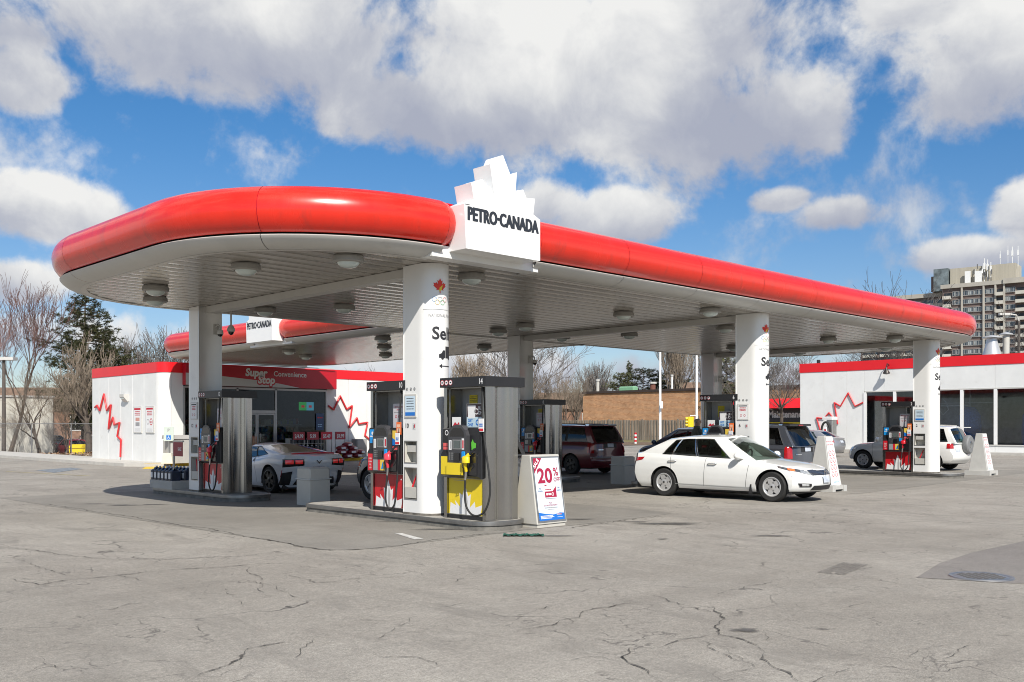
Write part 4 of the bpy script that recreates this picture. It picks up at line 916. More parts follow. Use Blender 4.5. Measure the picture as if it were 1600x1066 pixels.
band = [(SX0-.02, SY1), (SX0-.02, SY0+r)]+[(x-.02*(1-i/n), y-.02*i/n) for i, (x, y) in enumerate(arcp)]+[(SX1, SY0-.02), (SX1, SY0+.1)]
mb = MB()
bp = [(SX0-.02, SY1), (SX0-.02, SY0+r)]+[(SX0+r-(r+.02)*math.cos(R(90*i/n)), SY0+r-(r+.02)*math.sin(R(90*i/n))) for i in range(n+1)]+[(SX1, SY0-.02), (SX1, SY1)]
mb.prism(bp, 2, 4.105, SH); mb.build('roof_band', redband, st)
# glazing
mb = MB()
for a0, a1, z0, z1 in ((9.35, 9.43, .13, 3.5), (12.02, 12.12, .13, 3.5), (14.10, 14.20, .13, 3.5), (17.03, 17.11, .13, 3.5), (9.43, 17.03, 3.42, 3.52), (9.43, 12.02, .13, .22), (14.2, 17.03, .13, .22), (12.12, 14.10, 2.28, 2.42)):
    mb.box(a0, a1, SY0-.03, SY0+.06, z0, z1)
mb.build('window_frame', steelfr, st)
for a0, a1, z0, z1, nm in ((9.43, 12.02, .22, 3.42, 'window'), (14.2, 17.03, .22, 3.42, 'window'), (12.12, 14.10, 2.42, 3.42, 'window')):
    mb = MB(); mb.box(a0, a1, SY0+.01, SY0+.02, z0, z1); mb.build(nm, storeglass, st)
for a0, a1 in ((12.13, 13.10), (13.12, 14.09)):
    mb = MB(); mb.box(a0+.07, a1-.07, SY0+.0, SY0+.01, .25, 2.2); d = mb.build('door', storeglass, st)
    mb = MB(); mb.box(a0, a0+.07, SY0-.02, SY0+.03, .14, 2.27); mb.box(a1-.07, a1, SY0-.02, SY0+.03, .14, 2.27); mb.box(a0+.07, a1-.07, SY0-.02, SY0+.03, 2.2, 2.27); mb.box(a0+.07, a1-.07, SY0-.02, SY0+.03, .14, .25); mb.build('door_frame', steelfr, d)
    hx = a1-.12 if a0 < 13 else a0+.12
    mb = MB(); mb.tube([(hx, SY0-.03, .85), (hx, SY0-.09, .88), (hx, SY0-.09, 1.3), (hx, SY0-.03, 1.33)], .014, 6); mb.build('door_handle', steelfr, d)
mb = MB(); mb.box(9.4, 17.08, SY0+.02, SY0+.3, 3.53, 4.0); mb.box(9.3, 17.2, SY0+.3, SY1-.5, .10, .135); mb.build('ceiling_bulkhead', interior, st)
# shop fittings behind the glass
prod = [mat('product_%d' % i, c, .5, var=.1, vscale=20) for i, c in enumerate([(.30, .04, .03), (.05, .12, .30), (.35, .28, .06), (.10, .22, .08), (.4, .38, .36), (.28, .10, .03)])]
shelfm = mat('shelf_grey', (.3, .3, .29), .5)
random.seed(11)
for i, (sx, sy, wd) in enumerate(((9.9, 31.5, 2.0), (14.6, 31.2, 2.2), (12.2, 33.5, 1.8), (14.8, 34.2, 2.2), (9.9, 34.4, 2.0))):
    t = thing('shop_shelf', ['shelf of small goods behind the left shop window', 'shelf of small goods just inside the right shop window', 'shelf of goods straight behind the shop doors', 'rear shelf of goods seen through the right shop window', 'rear shelf of goods behind the left shop window'][i], 'shelf', (sx, sy, .135), 0, 'shelves inside the shop')
    mb = MB(); mb.box(0, wd, .28, .32, 0, 1.9)
    for k in range(5): mb.box(0, wd, -.0, .28, .1+k*.4, .13+k*.4)
    mb.build('rack', shelfm, t)
    mb = MB()
    for k in range(5):
        x = .03
        while x < wd-.2:
            w_ = random.uniform(.08, .2); h = random.uniform(.14, .30); mb.box(x, x+w_*.9, .03, .22, .131+k*.4, .131+k*.4+h, random.randrange(6)); x += w_
    mb.build('goods', prod, t, kind='stuff')
# shop sign
sg = thing('shop_sign', 'long red shop sign box with white swoosh and lettering over the shaded glass front', 'sign', (9.3, SY0-.36, 3.55))
mb = MB(); mb.box(0, 8.18, 0, .33, 0, .96); mb.build('sign_box', redsign, sg)
fs = flatmap((0, 0, 0), (1, 0, 0), (0, 0, 1), (0, -1, 0), .003); fsd = fs
mb = MB(); put_poly(mb, [(.0, .0), (6.05, .0), (5.3, .12), (4.3, .27), (2.0, .44), (0, .55)], fs, 0, .0); mb.build('white_swoosh', mat('swoosh_white', (.55, .55, .54), .3, var=.02), sg)
mb = MB(); [put_text(mb, 'Stop', 4.12+.05*math.cos(q), .17+.05*math.sin(q), .50, fs, 0, .045, 1.0, 'c', .002+q*.00015, .12) for q in np.linspace(0, 5.5, 8)]; mb.build('letter_shadow', redsign, sg)
mb = MB(); put_text(mb, 'Super', 3.58, .52, .50, fs, 0, .045, .98, 'c', .004, .12); put_text(mb, 'Stop', 4.12, .19, .50, fs, 0, .045, 1.0, 'c', .004, .12); put_text(mb, 'Convenience', 5.45, .55, .36, fs, 0, .018, .98, 'c', .003)
mb.build('lettering', mat('letter_white', (.72, .72, .70), .4, var=0), sg)
mb = MB(); mb.box(.1, 8.0, -.12, -.02, 1.02, 1.06); mb.build('light_trough', trimm, sg)

# emblem lines (leaf outline pipes)
pink = mat('emblem_red', (.62, .03, .035), .35, var=.04)
def emblem(pts, fn, label, grp='maple leaf outlines on the walls'):
    t = thing('leaf_outline', label, 'wall emblem', (0, 0, 0), 0, grp); P = [fn(*p) for p in pts]; t.location = P[0]; b0 = P[0]
    d = []
    for a, b in zip(P, P[1:]): d += [a, a.lerp(b, .06), a.lerp(b, .94)]
    mb = MB(); mb.tube([p-b0 for p in d+[P[-1]]], .046, 8); mb.build('pipe', pink, t, 50)
emblem([(36.9, 2.60), (36.62, 2.7), (36.27, 2.43), (35.73, 3.25), (35.37, 2.42), (34.85, 2.71), (35.16, 1.49), (34.61, 2.08), (34.44, 1.71), (33.79, 1.82), (34.08, 1.16), (33.63, 0.98), (33.7, 0.15)], lambda u, v: Vector((SX0-.06, u, v)), 'red zigzag leaf outline on the sunlit left wall of the store')
emblem([(17.18, 2.71), (17.5, 2.49), (17.9, 3.23), (18.31, 2.53), (18.66, 2.73), (18.46, 1.55), (18.96, 2.09), (19.07, 1.77), (19.65, 1.85), (19.47, 1.15), (19.92, 0.85), (19.92, 0.15)], lambda u, v: Vector((u, SY0-.06, v)), 'red zigzag leaf outline on the store front right of the glass')
emblem([(18.40, 1.0), (18.29, 1.39), (18.54, 2.2), (18.02, 2.15), (17.66, 2.53), (17.34, 2.11), (17.05, 1.78), (17.3, 3.19), (16.86, 2.94), (16.33, 3.8), (15.87, 2.92), (15.34, 3.16)], lambda u, v: Vector((48.2-.06, u, v)), 'red zigzag leaf outline on the car wash wall above the vacuum')
# posters and lamp on the left wall
for i, (a, b) in enumerate(((32.2, 31.34), (30.88, 29.97))):
    t = thing('wall_poster', ['narrow framed poster on the store side wall, the one with picture blocks', 'narrow framed poster nearer the store corner, with two round marks'][i], 'poster', (SX0, (a+b)/2, 1.33), 0, 'posters on the store side wall')
    mb = MB(); mb.box(-.04, -.002, -.45, .45, 0, 1.24); mb.build('frame', trimm, t)
    f7 = flatmap((-.04, 0, 0), (0, -1, 0), (0, 0, 1), (-1, 0, 0), 0); mb = MB(); put_rect(mb, -.41, .41, .04, 1.20, f7, 0, .002); put_rect(mb, -.36, .36, 1.08, 1.17, f7, 1, .003)
    for k in range(3): scribble(mb, -.28, .28, .82+k*.08, .045, f7, 1, .003)
    if i: put_ring(mb, -.17, .52, .10, .13, f7, 3, .003); put_ring(mb, .17, .52, .12, .16, f7, 1, .003); scribble(mb, .08, .26, .48, .06, f7, 1, .004)
    else: put_rect(mb, -.2, .25, .56, .72, f7, 2, .003); put_rect(mb, -.2, .25, .32, .50, f7, 3, .003)
    for k in range(3): scribble(mb, -.3, .3, .08+k*.05, .02, f7, 3, .003)
    mb.build('print', [paper, inkred, mat('print_pink', (.6, .3, .25), .5), inkgrey], t)
t = thing('wall_lamp', 'small white wedge lamp on the sunlit side wall of the store', 'lamp', (SX0, 33.1, 3.0))
mb = MB(); mb.prism([(0, -.15), (0, .18), (-.25, .18), (-.25, .05), (-.05, -.18)], 1, -.25, .25); mb.build('housing', trimm, t)
mb = MB(); mb.box(-.22, -.06, -.18, .18, -.03, .03); mb.build('lens', lamplens, t)
# items in front of the shop
priceb = mat('price_red', (.42, .03, .05), .4)
for i, (a0, a1, s_) in enumerate(((14.45, 15.1, '2/4.99'), (15.25, 15.9, '5.99'), (16.05, 16.7, '5.49'), (16.9, 17.5, '9.99'))):
    t = thing('price_sign', ['price sign left of the others over the jug rack, 2/4.99', 'price sign reading 5.99 second from left over the jug rack', 'red price sign reading $5.49 by the shop window', 'red price sign reading $9.99 above the maroon bags'][i], 'price sign', (a0, 28.2, .136), 0, 'price signs in front of the shop')
    mb = MB(); mb.box(.0, .025, 0, .025, 0, 1.33); mb.box(a1-a0-.025, a1-a0, 0, .025, 0, 1.33); mb.build('post', steelfr, t)
    mb = MB(); mb.box(0, a1-a0, -.025, -.002, .95, 1.34); mb.build('board', [priceb, priceb, mat('price_red2', (.60, .02, .05), .4), priceb][i], t)
    f8 = flatmap((0, -.026, 0), (1, 0, 0), (0, 0, 1), (0, -1, 0), 0); mb = MB(); put_text(mb, ('$' if i > 1 else '')+s_, (a1-a0)/2, 1.04, .26, f8, 0, .03, .75, 'c', .002); mb.build('price_text', paper, t)
jug = mat('jug_navy', (.02, .03, .06), .3, var=.3, vscale=8)
t = thing('jug_rack', 'low rack of dark jugs in front of the shop window', 'display rack', (14.45, 28.5, .136))
mb = MB()
for k in range(3): mb.box(0, 2.0, 0, .4, .08+k*.33, .10+k*.33)
for x in (0, 1.98): mb.box(x, x+.03, 0, .4, 0, 1.02)
mb.build('rack', trimm, t)
for k in range(3):
    for j in range(8):
        mb = MB(); mb.rbox(.03+j*.245, .22+j*.245, .03, .25, .101+k*.33, .30+k*.33, .03); mb.box(.09+j*.245, .16+j*.245, .1, .18, .30+k*.33, .36+k*.33, 1); mb.build('jug', [jug, paper], t)
bagm = mat('bag_maroon', (.22, .015, .03), .35, var=.35, vscale=7, bump=.6, bscale=9)
bagy = mat('bag_yellow', (.6, .45, .05), .4, var=.2, vscale=7)
random.seed(4)
bags = [(16.6, .0), (17.25, 0), (17.9, 0), (16.9, .22), (17.55, .22), (18.1, .2), (17.0, .44), (17.6, .42), (17.35, .62)]
for i, (a, z) in enumerate(bags):
    t = obj('bag', None) if False else None
    mb = MB(); mb.ball((0, 0, .13), .16, 12, 0, (2.0, 1.5, .85)); mb.box(-.12, .12, -.245, -.235, .08, .18, 1)
    o = mb.build('bag', [bagy if i == 0 else bagm, paper], None, 60); o.location = (a, 27.7+random.uniform(-.1, .1), .135+z*.9); LBL = {1: 'maroon bag in the bottom row of the pile, second from the left', 2: 'maroon bag in the bottom row of the pile, at its right end', 3: 'maroon bag in the second row of the pile, at its left', 4: 'maroon bag in the middle of the second row of the pile', 5: 'maroon bag in the second row of the pile, far right', 6: 'maroon bag in the third row of the pile, left one', 7: 'maroon bag in the third row of the pile, right one', 8: 'maroon bag lying on the very top of the pile'}; o.rotation_euler = (0, random.uniform(-.1, .1), random.uniform(-.4, .4))
    tag(o, 'yellow bag at the left foot of the maroon bag pile' if i == 0 else LBL[i], 'bag', 'bags piled outside the shop')
t = thing('window_poster', 'tall dark blue poster standing inside the right shop window', 'poster', (16.45, 29.26, 1.45)); mb = MB(); mb.box(0, .45, 0, .02, 0, .85); mb.build('board', mat('poster_navy', (.02, .06, .16), .3), t)
f9 = flatmap((0, 0, 0), (1, 0, 0), (0, 0, 1), (0, -1, 0), 0); mb = MB(); scribble(mb, .08, .38, .6, .07, f9, 0, .003); scribble(mb, .1, .36, .25, .05, f9, 1, .003); scribble(mb, .1, .36, .15, .05, f9, 1, .003); mb.build('print', [redpl, mat('pale_blue', (.3, .5, .7), .5)], t)
t = thing('lottery_sign', 'small lit green and blue lottery sign inside the dark shop window', 'sign', (15.55, 29.40, 2.45)); mb = MB(); mb.box(0, .42, 0, .05, 0, .42, 0); mb.box(.42, .85, 0, .05, 0, .42, 1); mb.box(.12, .3, -.01, 0, .14, .26, 2); mb.box(.55, .72, -.01, 0, .14, .26, 2)
mb.build('panel', [mat('lit_green', (.02, .25, .05), .5, emit=((.04, .5, .1, 1), .5)), mat('lit_blue', (.05, .3, .4), .5, emit=((.1, .5, .7, 1), .5)), mat('lit_red', (.4, .02, .02), .5, emit=((.7, .03, .03, 1), .4))], t)
t = thing('door_poster', 'red and cream poster low beside the shop door', 'poster', (12.15, 29.2, .35)); mb = MB(); mb.box(0, .9, 0, .02, 0, .8); mb.build('board', mat('poster_warm', (.45, .25, .15), .4, var=.5, vscale=5, dirt=((.5, .03, .02, 1), 3, .5, .9)), t)
t = thing('grey_cabinet', 'grey metal cabinet right of the maroon bags on the shop walk', 'cabinet', (18.5, 28.6, .136)); mb = MB(); mb.rbox(0, .65, 0, .5, 0, .95, .02); mb.build('body', mat('cabinet_grey', (.3, .3, .3), .5), t); mb = MB(); mb.box(.04, .61, -.012, -.001, .5, .88); mb.build('door', mat('cabinet_grey2', (.36, .36, .36), .5), t)
# sign with wheelchair, its base, and a grey bin
c = wpt(264, 39.4); t = thing('accessible_parking_sign', 'wheelchair parking sign on a post in a white block by the store corner', 'sign', (c.x, c.y, .132))
mb = MB(); mb.prism([(-.38, 0), (.38, 0), (.28, .66), (-.28, .66)], 1, -.3, .3); o = mb.build('block', mat('block_cream', (.72, .69, .60), .7, var=.05), t); mb = MB(); mb.cyl((0, 0, .66), (0, 0, 1.75), .035, 8); mb.build('post', steel2, t)
rzs = math.atan2(FW.y, FW.x)-math.pi/2
mb = MB(); mb.box(-.33, .33, -.05, -.036, 1.42, 2.30); p0 = mb.build('plate', mat('plate_green_white', (.55, .62, .56), .5), t); f9 = flatmap((0, -.05, 0), (1, 0, 0), (0, 0, 1), (0, -1, 0), 0)
mb = MB(); put_rect(mb, -.15, .15, 1.5, 1.78, f9, 0, .003); put_text(mb, 'P', 0, 2.0, .28, f9, 2, .03, 1, 'c', .003); put_disc(mb, 0, 1.73, .025, f9, 1, .005, 10); put_ring(mb, .0, 1.59, .05, .07, f9, 1, .005); put_rect(mb, -.01, .02, 1.62, 1.70, f9, 1, .005); mb.build('symbol', [inkblue, paper, inkgrey], t); t.rotation_euler[2] = rzs-.1; t.scale = (.65,)*3
c = wpt(276, 40.0); t = thing('litter_bin', 'grey plastic bin behind the wheelchair sign at the store corner', 'bin', (c.x, c.y, .132)); mb = MB(); mb.rbox(-.42, .42, -.42, .42, 0, 1.02, .06); mb.build('body', mat('bin_grey', (.42, .41, .39), .6, var=.05), t); mb = MB(); mb.prism([(-.45, 1.0), (.45, 1.0), (.36, 1.16), (-.36, 1.16)], 0, -.45, .45); mb.build('lid', mat('bin_lid', (.36, .35, .34), .6), t)

EXC = [o for o in COL.objects if o not in STORE0 and o.parent is None]
for o in EXC:
    if o.name.startswith(('leaf_outline.002', 'accessible', 'litter_bin')): continue
    z = o.location.z; o.location = (.94*o.location.x-.639, .94*o.location.y-.775, (.131+(z-.135)*.94) if (.13 < z < .14 or o.name.startswith('bag')) else .94*z+.11); o.scale = (.94,)*3  # store group scaled about the camera, floor items kept on the walk
# ------------------------------------------------------------------ car wash
WX = 48.2; wa = thing('car_wash', 'long white car wash building with red roof band and big dark windows', 'building', (0, 0, 0))
jl = [19.77, 18.06, 16.46, 15.3]
for a, b in zip(jl, jl[1:]): mb = MB(); mb.rbox(WX, WX+.1, b+.01, a-.01, .15, 5.22, .006); mb.build('wall_panel', white, wa)
posts = [15.22, 13.3, 11.4, 9.25, 7.36, 5.45, 3.5, 1.6, -.3, -2.2, -4.1, -6.0, -8, -10]
up = [15.3, 14.0, 11.4, 7.4, 3.5, -.4, -4.2, -8.1, -12]
for a, b in zip(up, up[1:]): mb = MB(); mb.rbox(WX, WX+.1, b+.01, a-.01, 3.88, 5.22, .006); mb.build('wall_panel', white, wa)
for a, b in zip(up, up[1:]): mb = MB(); mb.rbox(WX, WX+.1, b+.01, a-.01, .12, .50, .006); mb.build('base_panel', white, wa)
mb = MB(); mb.box(WX-.04, WX+.1, -12, 15.25, .505, .575); mb.box(WX-.04, WX+.1, -12, 15.25, 3.80, 3.875); mb.build('window_rail', trimm, wa)
for p in posts:
    mb = MB(); mb.box(WX-.05, WX+.09, p-.09, p+.09, .577, 3.798); mb.build('window_post', signwhite, wa)
for a, b in zip(posts, posts[1:]):
    mb = MB(); mb.box(WX+.03, WX+.04, b+.092, a-.092, .577, 3.798); mb.build('window', washglass, wa)
mb = MB(); mb.box(WX-.03, WX+.2, -12, 19.8, 5.225, 5.82); mb.box(WX, 58, 19.6, 19.8, 5.225, 5.82); mb.build('roof_band', redband, wa)
mb = MB(); mb.box(WX+.1, 58, 19.5, 19.75, 0, 5.22); mb.box(56, 56.2, -12, 19.5, 0, 5.22); mb.box(WX+.1, 58, -12, -11.8, 0, 5.2); mb.build('inner_wall', mat('wash_wall', (.36, .35, .33), .8, var=.2), wa)
mb = MB(); mb.box(WX+.2, 50.9, -12, 19.5, 5.3, 5.5); mb.build('roof_deck', concl, wa); mb = MB(); mb.box(54.4, 58, -12, 19.5, 5.3, 5.5); mb.build('roof_deck', concl, wa); mb = MB(); mb.box(50.9, 54.4, -12, 19.5, 5.42, 5.44); mb.build('added_skylight', washglass, wa); mb = MB(); mb.box(WX+.1, WX+.3, 15.2, 19.5, 0, 5.2); mb.build('partition', interior, wa)  # roof opening and its pane added to let daylight onto the brushes
mb = MB(); mb.box(WX-1.0, WX-.02, -14, 20.5, 0, .14); mb.build('wash_kerb', concl, kind='structure')
blueb = mat('brush_blue', (.02, .16, .62), .7, var=.3, vscale=12)
for i, (yy, lab) in enumerate(((9.6, 'blue upright brush behind the post right of the end column'), (6.0, 'blue upright brush at the right edge of the car wash'), (12.2, 'dim dark blue brush hidden beside the right end column'))):
    t = thing('wash_brush', lab, 'brush', (WX+2.2, yy, .1), 0, 'upright car wash brushes'); mb = MB()
    mb.lathe([(.05, .1), (.62, .15), (.66, 1.2), (.6, 2.2), (.3, 2.7), (.05, 2.75)], 20); mb.build('bristles', blueb, t, 50); mb = MB(); mb.cyl((0, 0, 0), (0, 0, 4.6), .06, 8); mb.build('shaft', steel2, t)
t = thing('wash_gantry', 'white frame of the wash machine at the right edge behind glass', 'machine', (WX+1.6, 5.0, .1)); mb = MB()
mb.box(0, .12, 0, .14, 0, 3.2); mb.box(0, .12, -2.5, 0, 3.05, 3.2); mb.box(0, .12, -2.5, 0, 2.0, 2.1); mb.box(0, .12, -2.5, 0, .6, .7); mb.build('frame', trimm, t)
t = thing('spray_bar', 'long thin spray pipe with hose loop high inside the car wash', 'pipe', (WX+1.2, 0, 3.05)); mb = MB(); mb.cyl((0, 7.9, 0), (0, 14.5, 0), .035, 8); mb.cyl((.2, 9.4, -.15), (.2, 14.5, -.15), .06, 8); mb.tube([(0, 11.2, 0), (0, 11.1, -.4), (0, 10.8, -.7), (0, 10.5, -.4), (0, 10.6, .0), (0, 10.9, .35)], .03, 6); mb.build('pipe', steel2, t, 50)
for nm, lab, px, z1, rr in (('roof_vent', 'shiny white cone vent on the car wash roof', 1550, 7.1, (.62, .30)), ('roof_chimney', 'beige flue with flat cap on the car wash roof', 1572, 7.3, (.2, .2))):
    c = wpt(px, 60); t = thing(nm, lab, 'roof vent', (c.x, c.y, 5.5)); mb = MB(); mb.lathe([(rr[0], 0), (rr[0]*.93, .5), (rr[1], z1-5.6), (rr[1], z1-5.5)], 20); mb.build('shaft', mat('galvanised', (.62, .62, .62), .35, .5, var=.06) if nm == 'roof_vent' else beige, t, 40)
    mb = MB(); mb.lathe([(0, z1-5.25), (rr[1]*1.9, z1-5.38), (rr[1]*1.9, z1-5.44), (0, z1-5.46)], 20); mb.build('cap', mat('galvanised', (.62, .62, .62), .35, .5), t, 40)
c = wpt(1279, 66); t = thing('roof_pipe', 'small dark pipe on the car wash roof corner', 'roof vent', (c.x, c.y, 5.45)); mb = MB(); mb.cyl((0, 0, 0), (0, 0, .75), .12, 10); mb.build('pipe', black, t)
t = thing('wall_floodlight', 'dark bell shaped lamp on the car wash wall left of the end column', 'lamp', (WX, 9.75+3.9, 5.0)); mb = MB(); mb.tube([(0, 0, .45), (-.3, 0, .55), (-.4, 0, .3)], .03, 8); mb.build('arm', black, t); mb = MB(); mb.lathe([(.04, .32), (.07, .2), (.2, .0), (.21, -.08), (.08, -.12), (0, -.13)], 16, (-.4, 0, 0)); mb.build('shade', mat('dark_bronze', (.06, .055, .05), .4, .5), t, 40)
wallcam(WX-.001, 6.9, 4.75, 'small camera on the car wash wall at the right edge', (-1, 0)) if False else None

# ------------------------------------------------------------------ backdrop buildings
brickm = bpy.data.materials.new('buff_brick'); brickm.use_nodes = True; n = NT(brickm.node_tree); b = n.n['Principled BSDF']; tcn = n.node('ShaderNodeTexCoord')
mp = n.node('ShaderNodeMapping'); mp.inputs['Rotation'].default_value = (R(90), 0, R(90)); n.link(tcn.outputs['Object'], mp.inputs['Vector'])
sp_ = n.node('ShaderNodeSeparateXYZ'); n.link(tcn.outputs['Object'], sp_.inputs[0]); cb = n.node('ShaderNodeCombineXYZ'); n.link(sp_.outputs[1], cb.inputs[0]); n.link(sp_.outputs[2], cb.inputs[1])
bt = n.node('ShaderNodeTexBrick'); bt.inputs['Scale'].default_value = 1.; bt.inputs['Brick Width'].default_value = .42; bt.inputs['Row Height'].default_value = .16; bt.inputs['Mortar Size'].default_value = .012
bt.inputs['Color1'].default_value = (.56, .31, .16, 1); bt.inputs['Color2'].default_value = (.43, .22, .11, 1); bt.inputs['Mortar'].default_value = (.46, .33, .22, 1); n.link(cb.outputs[0], bt.inputs['Vector'])
n.link(n.mix(1., bt.outputs[0], n.mapr(n.noise(.8, 6, .7, tcn.outputs['Object']), .3, .7, .75, 1.15, 'LINEAR'), 'MULTIPLY'), b.inputs['Base Color']); b.inputs['Roughness'].default_value = .9
def online(px, a):   # point at image column px on the line x = a
    t = (px-800)/1500; dx = FW.x+t*RT.x; dy = FW.y+t*RT.y; s_ = (a-CAM.x)/dx; return CAM.y+s_*dy, s_
BA = 88.; b1, dd = online(911, BA); b0, d0 = online(1275, BA)
bb = thing('brick_building', 'long low buff brick building behind the wooden fence', 'building', (BA, b0, 0))
mb = MB(); mb.box(0, 22, 0, b1-b0, 0, 6.0); mb.build('brick_wall', brickm, bb); mb = MB(); mb.box(-.15, 22, -.1, b1-b0+.15, 6.002, 6.3); mb.build('roof_edge', mat('roof_dark', (.05, .035, .03), .7), bb)
for i, (px, h, r_, m_, lab) in enumerate(((934, 2.7, .35, beige, 'beige flue with white cap on the left of the brick building roof'), (1050, 3.0, .22, white, 'thin white pipe on the brick building roof between the flagpoles'), (1020, 1.6, .6, mat('rust', (.18, .07, .05), .8), 'rusty squat vent with silver cap on the brick building roof'))):
    y, d = online(px, BA+5); t = thing('roof_flue', lab, 'roof vent', (BA+5, y, 6.3)); t.scale = (.62,)*3; mb = MB(); mb.cyl((0, 0, 0), (0, 0, h), r_, 10); mb.build('shaft', m_, t); mb = MB(); mb.cyl((0, 0, h+.02), (0, 0, h+.4), r_*1.4, 10); mb.build('cap', trimm, t)
y, d = online(982, BA+4); t = thing('rooftop_unit', 'pale green box unit on the brick building roof', 'rooftop unit', (BA+4, y, 6.3)); t.scale = (.36, .36, .42); mb = MB(); mb.rbox(-1.5, 1.5, -3.4, 3.4, 0, 1.5, .15); mb.build('casing', mat('pale_green', (.22, .45, .27), .5, var=.1), t); mb = MB(); mb.box(-1.2, 1.2, -3, 3, 1.501, 1.7); mb.build('lid', mat('pale_green2', (.3, .5, .34), .5), t)
# awning / shop with red canopy at the right
y, d = online(1231, 70); t = thing('roadside_shop', 'distant shop with red fascia and a sign reading Maintenance over a yellow stripe', 'building', (70, y, 0))
mb = MB(); mb.box(0, 6, -8, 8, 0, 3.3); mb.build('wall', mat('dark_shop', (.06, .06, .07), .6, var=.2), t); mb = MB(); mb.prism([(-.9, 3.3), (-.2, 4.2), (6, 4.2), (6, 3.3)], 1, -8, 8); mb.build('red_fascia', redband, t)
f9 = flatmap((-.02, 0, 0), (0, -1, 0), (0, 0, 1), (-1, 0, 0), 0); mb = MB(); put_text(mb, 'Maintenance', -.1, 2.45, .85, f9, 0, .04, .9, 'c', .01); put_rect(mb, -2.6, 2.3, 1.75, 2.0, f9, 1, .01); mb.build('sign_print', [paper, yellow], t); mb = MB(); mb.box(-.5, -.1, -3.2, -2.4, 0, 3.28); mb.build('pillar', white, t)

# wooden fence
FA = 76.; f0, _ = online(1268, FA); f1, _ = online(868, FA)
fn = thing('wooden_fence', 'weathered grey board fence in front of the brick building', 'fence', (FA, f0, 0))
woodm = mat('weathered_wood', (.30, .26, .21), .9, var=.5, vscale=2.2, stretch=(1, 5, .15))
mb = MB(); y = 0; random.seed(5); k = 0
while y < f1-f0:
    wd = .20; x = 0 if k % 2 else -.07; mb.box(x, x+.03, y, y+wd, .05, 2.3+random.uniform(-.05, .05)); y += wd*.95+.02*random.random(); k += 1
mb.build('boards', woodm, fn, kind='stuff')
mb = MB(); mb.box(.04, .10, 0, f1-f0, .4, .5); mb.box(.04, .10, 0, f1-f0, 1.8, 1.9); mb.build('rail', woodm, fn)
mb = MB(); y = 1.2
pm = MB(); pm.box(-.14, .02, -.07, .07, 0, 2.42); pme = pm.mesh('post', woodm)
while y < f1-f0: obj('post', pme, fn, (0, y, 0)); y += 4.9

# houses
roofb = mat('roof_brown', (.20, .13, .09), .9, var=.3, vscale=1.5); brickr = mat('house_brick', (.26, .15, .10), .9, var=.3, vscale=1.2)
def house(px, depth, w_, h, rh, label, rz=0, m_=None, z0=0):
    c = wpt(px, depth); t = thing('house', label, 'house', (c.x, c.y, z0), rzs+rz); mb = MB(); mb.box(-w_/2, w_/2, 0, 8, 0, h); mb.build('wall', m_ or brickr, t)
    mb = MB(); mb.prism([(-.5, h), (8.5, h), (4, h+rh)], 0, -w_/2-.4, w_/2+.4); mb.build('roof', roofb, t)
    for u in (-.3, .25):
        mb = MB(); mb.box(u*w_-.9, u*w_+.9, -.04, -.005, h*.42, h*.82); wn = mb.build('window', darkglass, t); mb = MB()
        for q in (-.9, -.3, .3, .84): mb.box(u*w_+q, u*w_+q+.07, -.07, -.042, h*.42, h*.82)
        mb.box(u*w_-.9, u*w_+.9, -.07, -.042, h*.82, h*.82+.1); mb.box(u*w_-.9, u*w_+.9, -.07, -.042, h*.42-.1, h*.42); mb.build('frame', trimm, wn)
house(888, 145, 12, 4.2, 2.6, 'brown roofed brick house left of the buff brick building')
house(845, 155, 12, 4.4, 2.6, 'brown roofed house glimpsed between pump 8 and the middle back column', .2)
house(40, 120, 26, 4.6, 2.8, 'brown roofed house behind the pale concrete block at the left', 0, None, -.8)
house(1140, 170, 16, 6.5, 3, 'brick house glimpsed behind the right back column', .1)
c = wpt(28, 77); t = thing('concrete_building', 'pale windowless concrete building behind the chain link fence at the left', 'building', (c.x, c.y, -.9), rzs+.44)
mb = MB(); mb.box(-9, 2.55, 0, 8, 0, 4.85); mb.build('wall', mat('stained_render', (.50, .48, .42), .85, var=.15, vscale=.8, dirt=((.25, .23, .19, 1), .8, .5, .5)), t); mb = MB(); mb.box(-9.1, 2.65, -.1, 8, 4.852, 5.0); mb.build('coping', mat('coping_grey', (.36, .35, .33), .8), t)

# apartment tower
def fr(px):  # distance along the facade at image column px
    u = Vector((-1900, 1500)).normalized(); c0 = Vector(((1472-800)/1500*340, 340)); t = (px-800)/1500
    # (c0 + s*u).x = t*(c0+s*u).y
    return (t*c0.y-c0.x)/(u.x-t*u.y)
u = Vector((-1900, 1500)).normalized(); FX = RT*u.x+FW*u.y  # along facade, towards the left
c0 = wpt(1472, 340)
tw = thing('apartment_tower', 'tall slab apartment block with brick strips and pale balconies far right', 'apartment block', (c0.x, c0.y, 0), math.atan2(-FX.y, -FX.x))
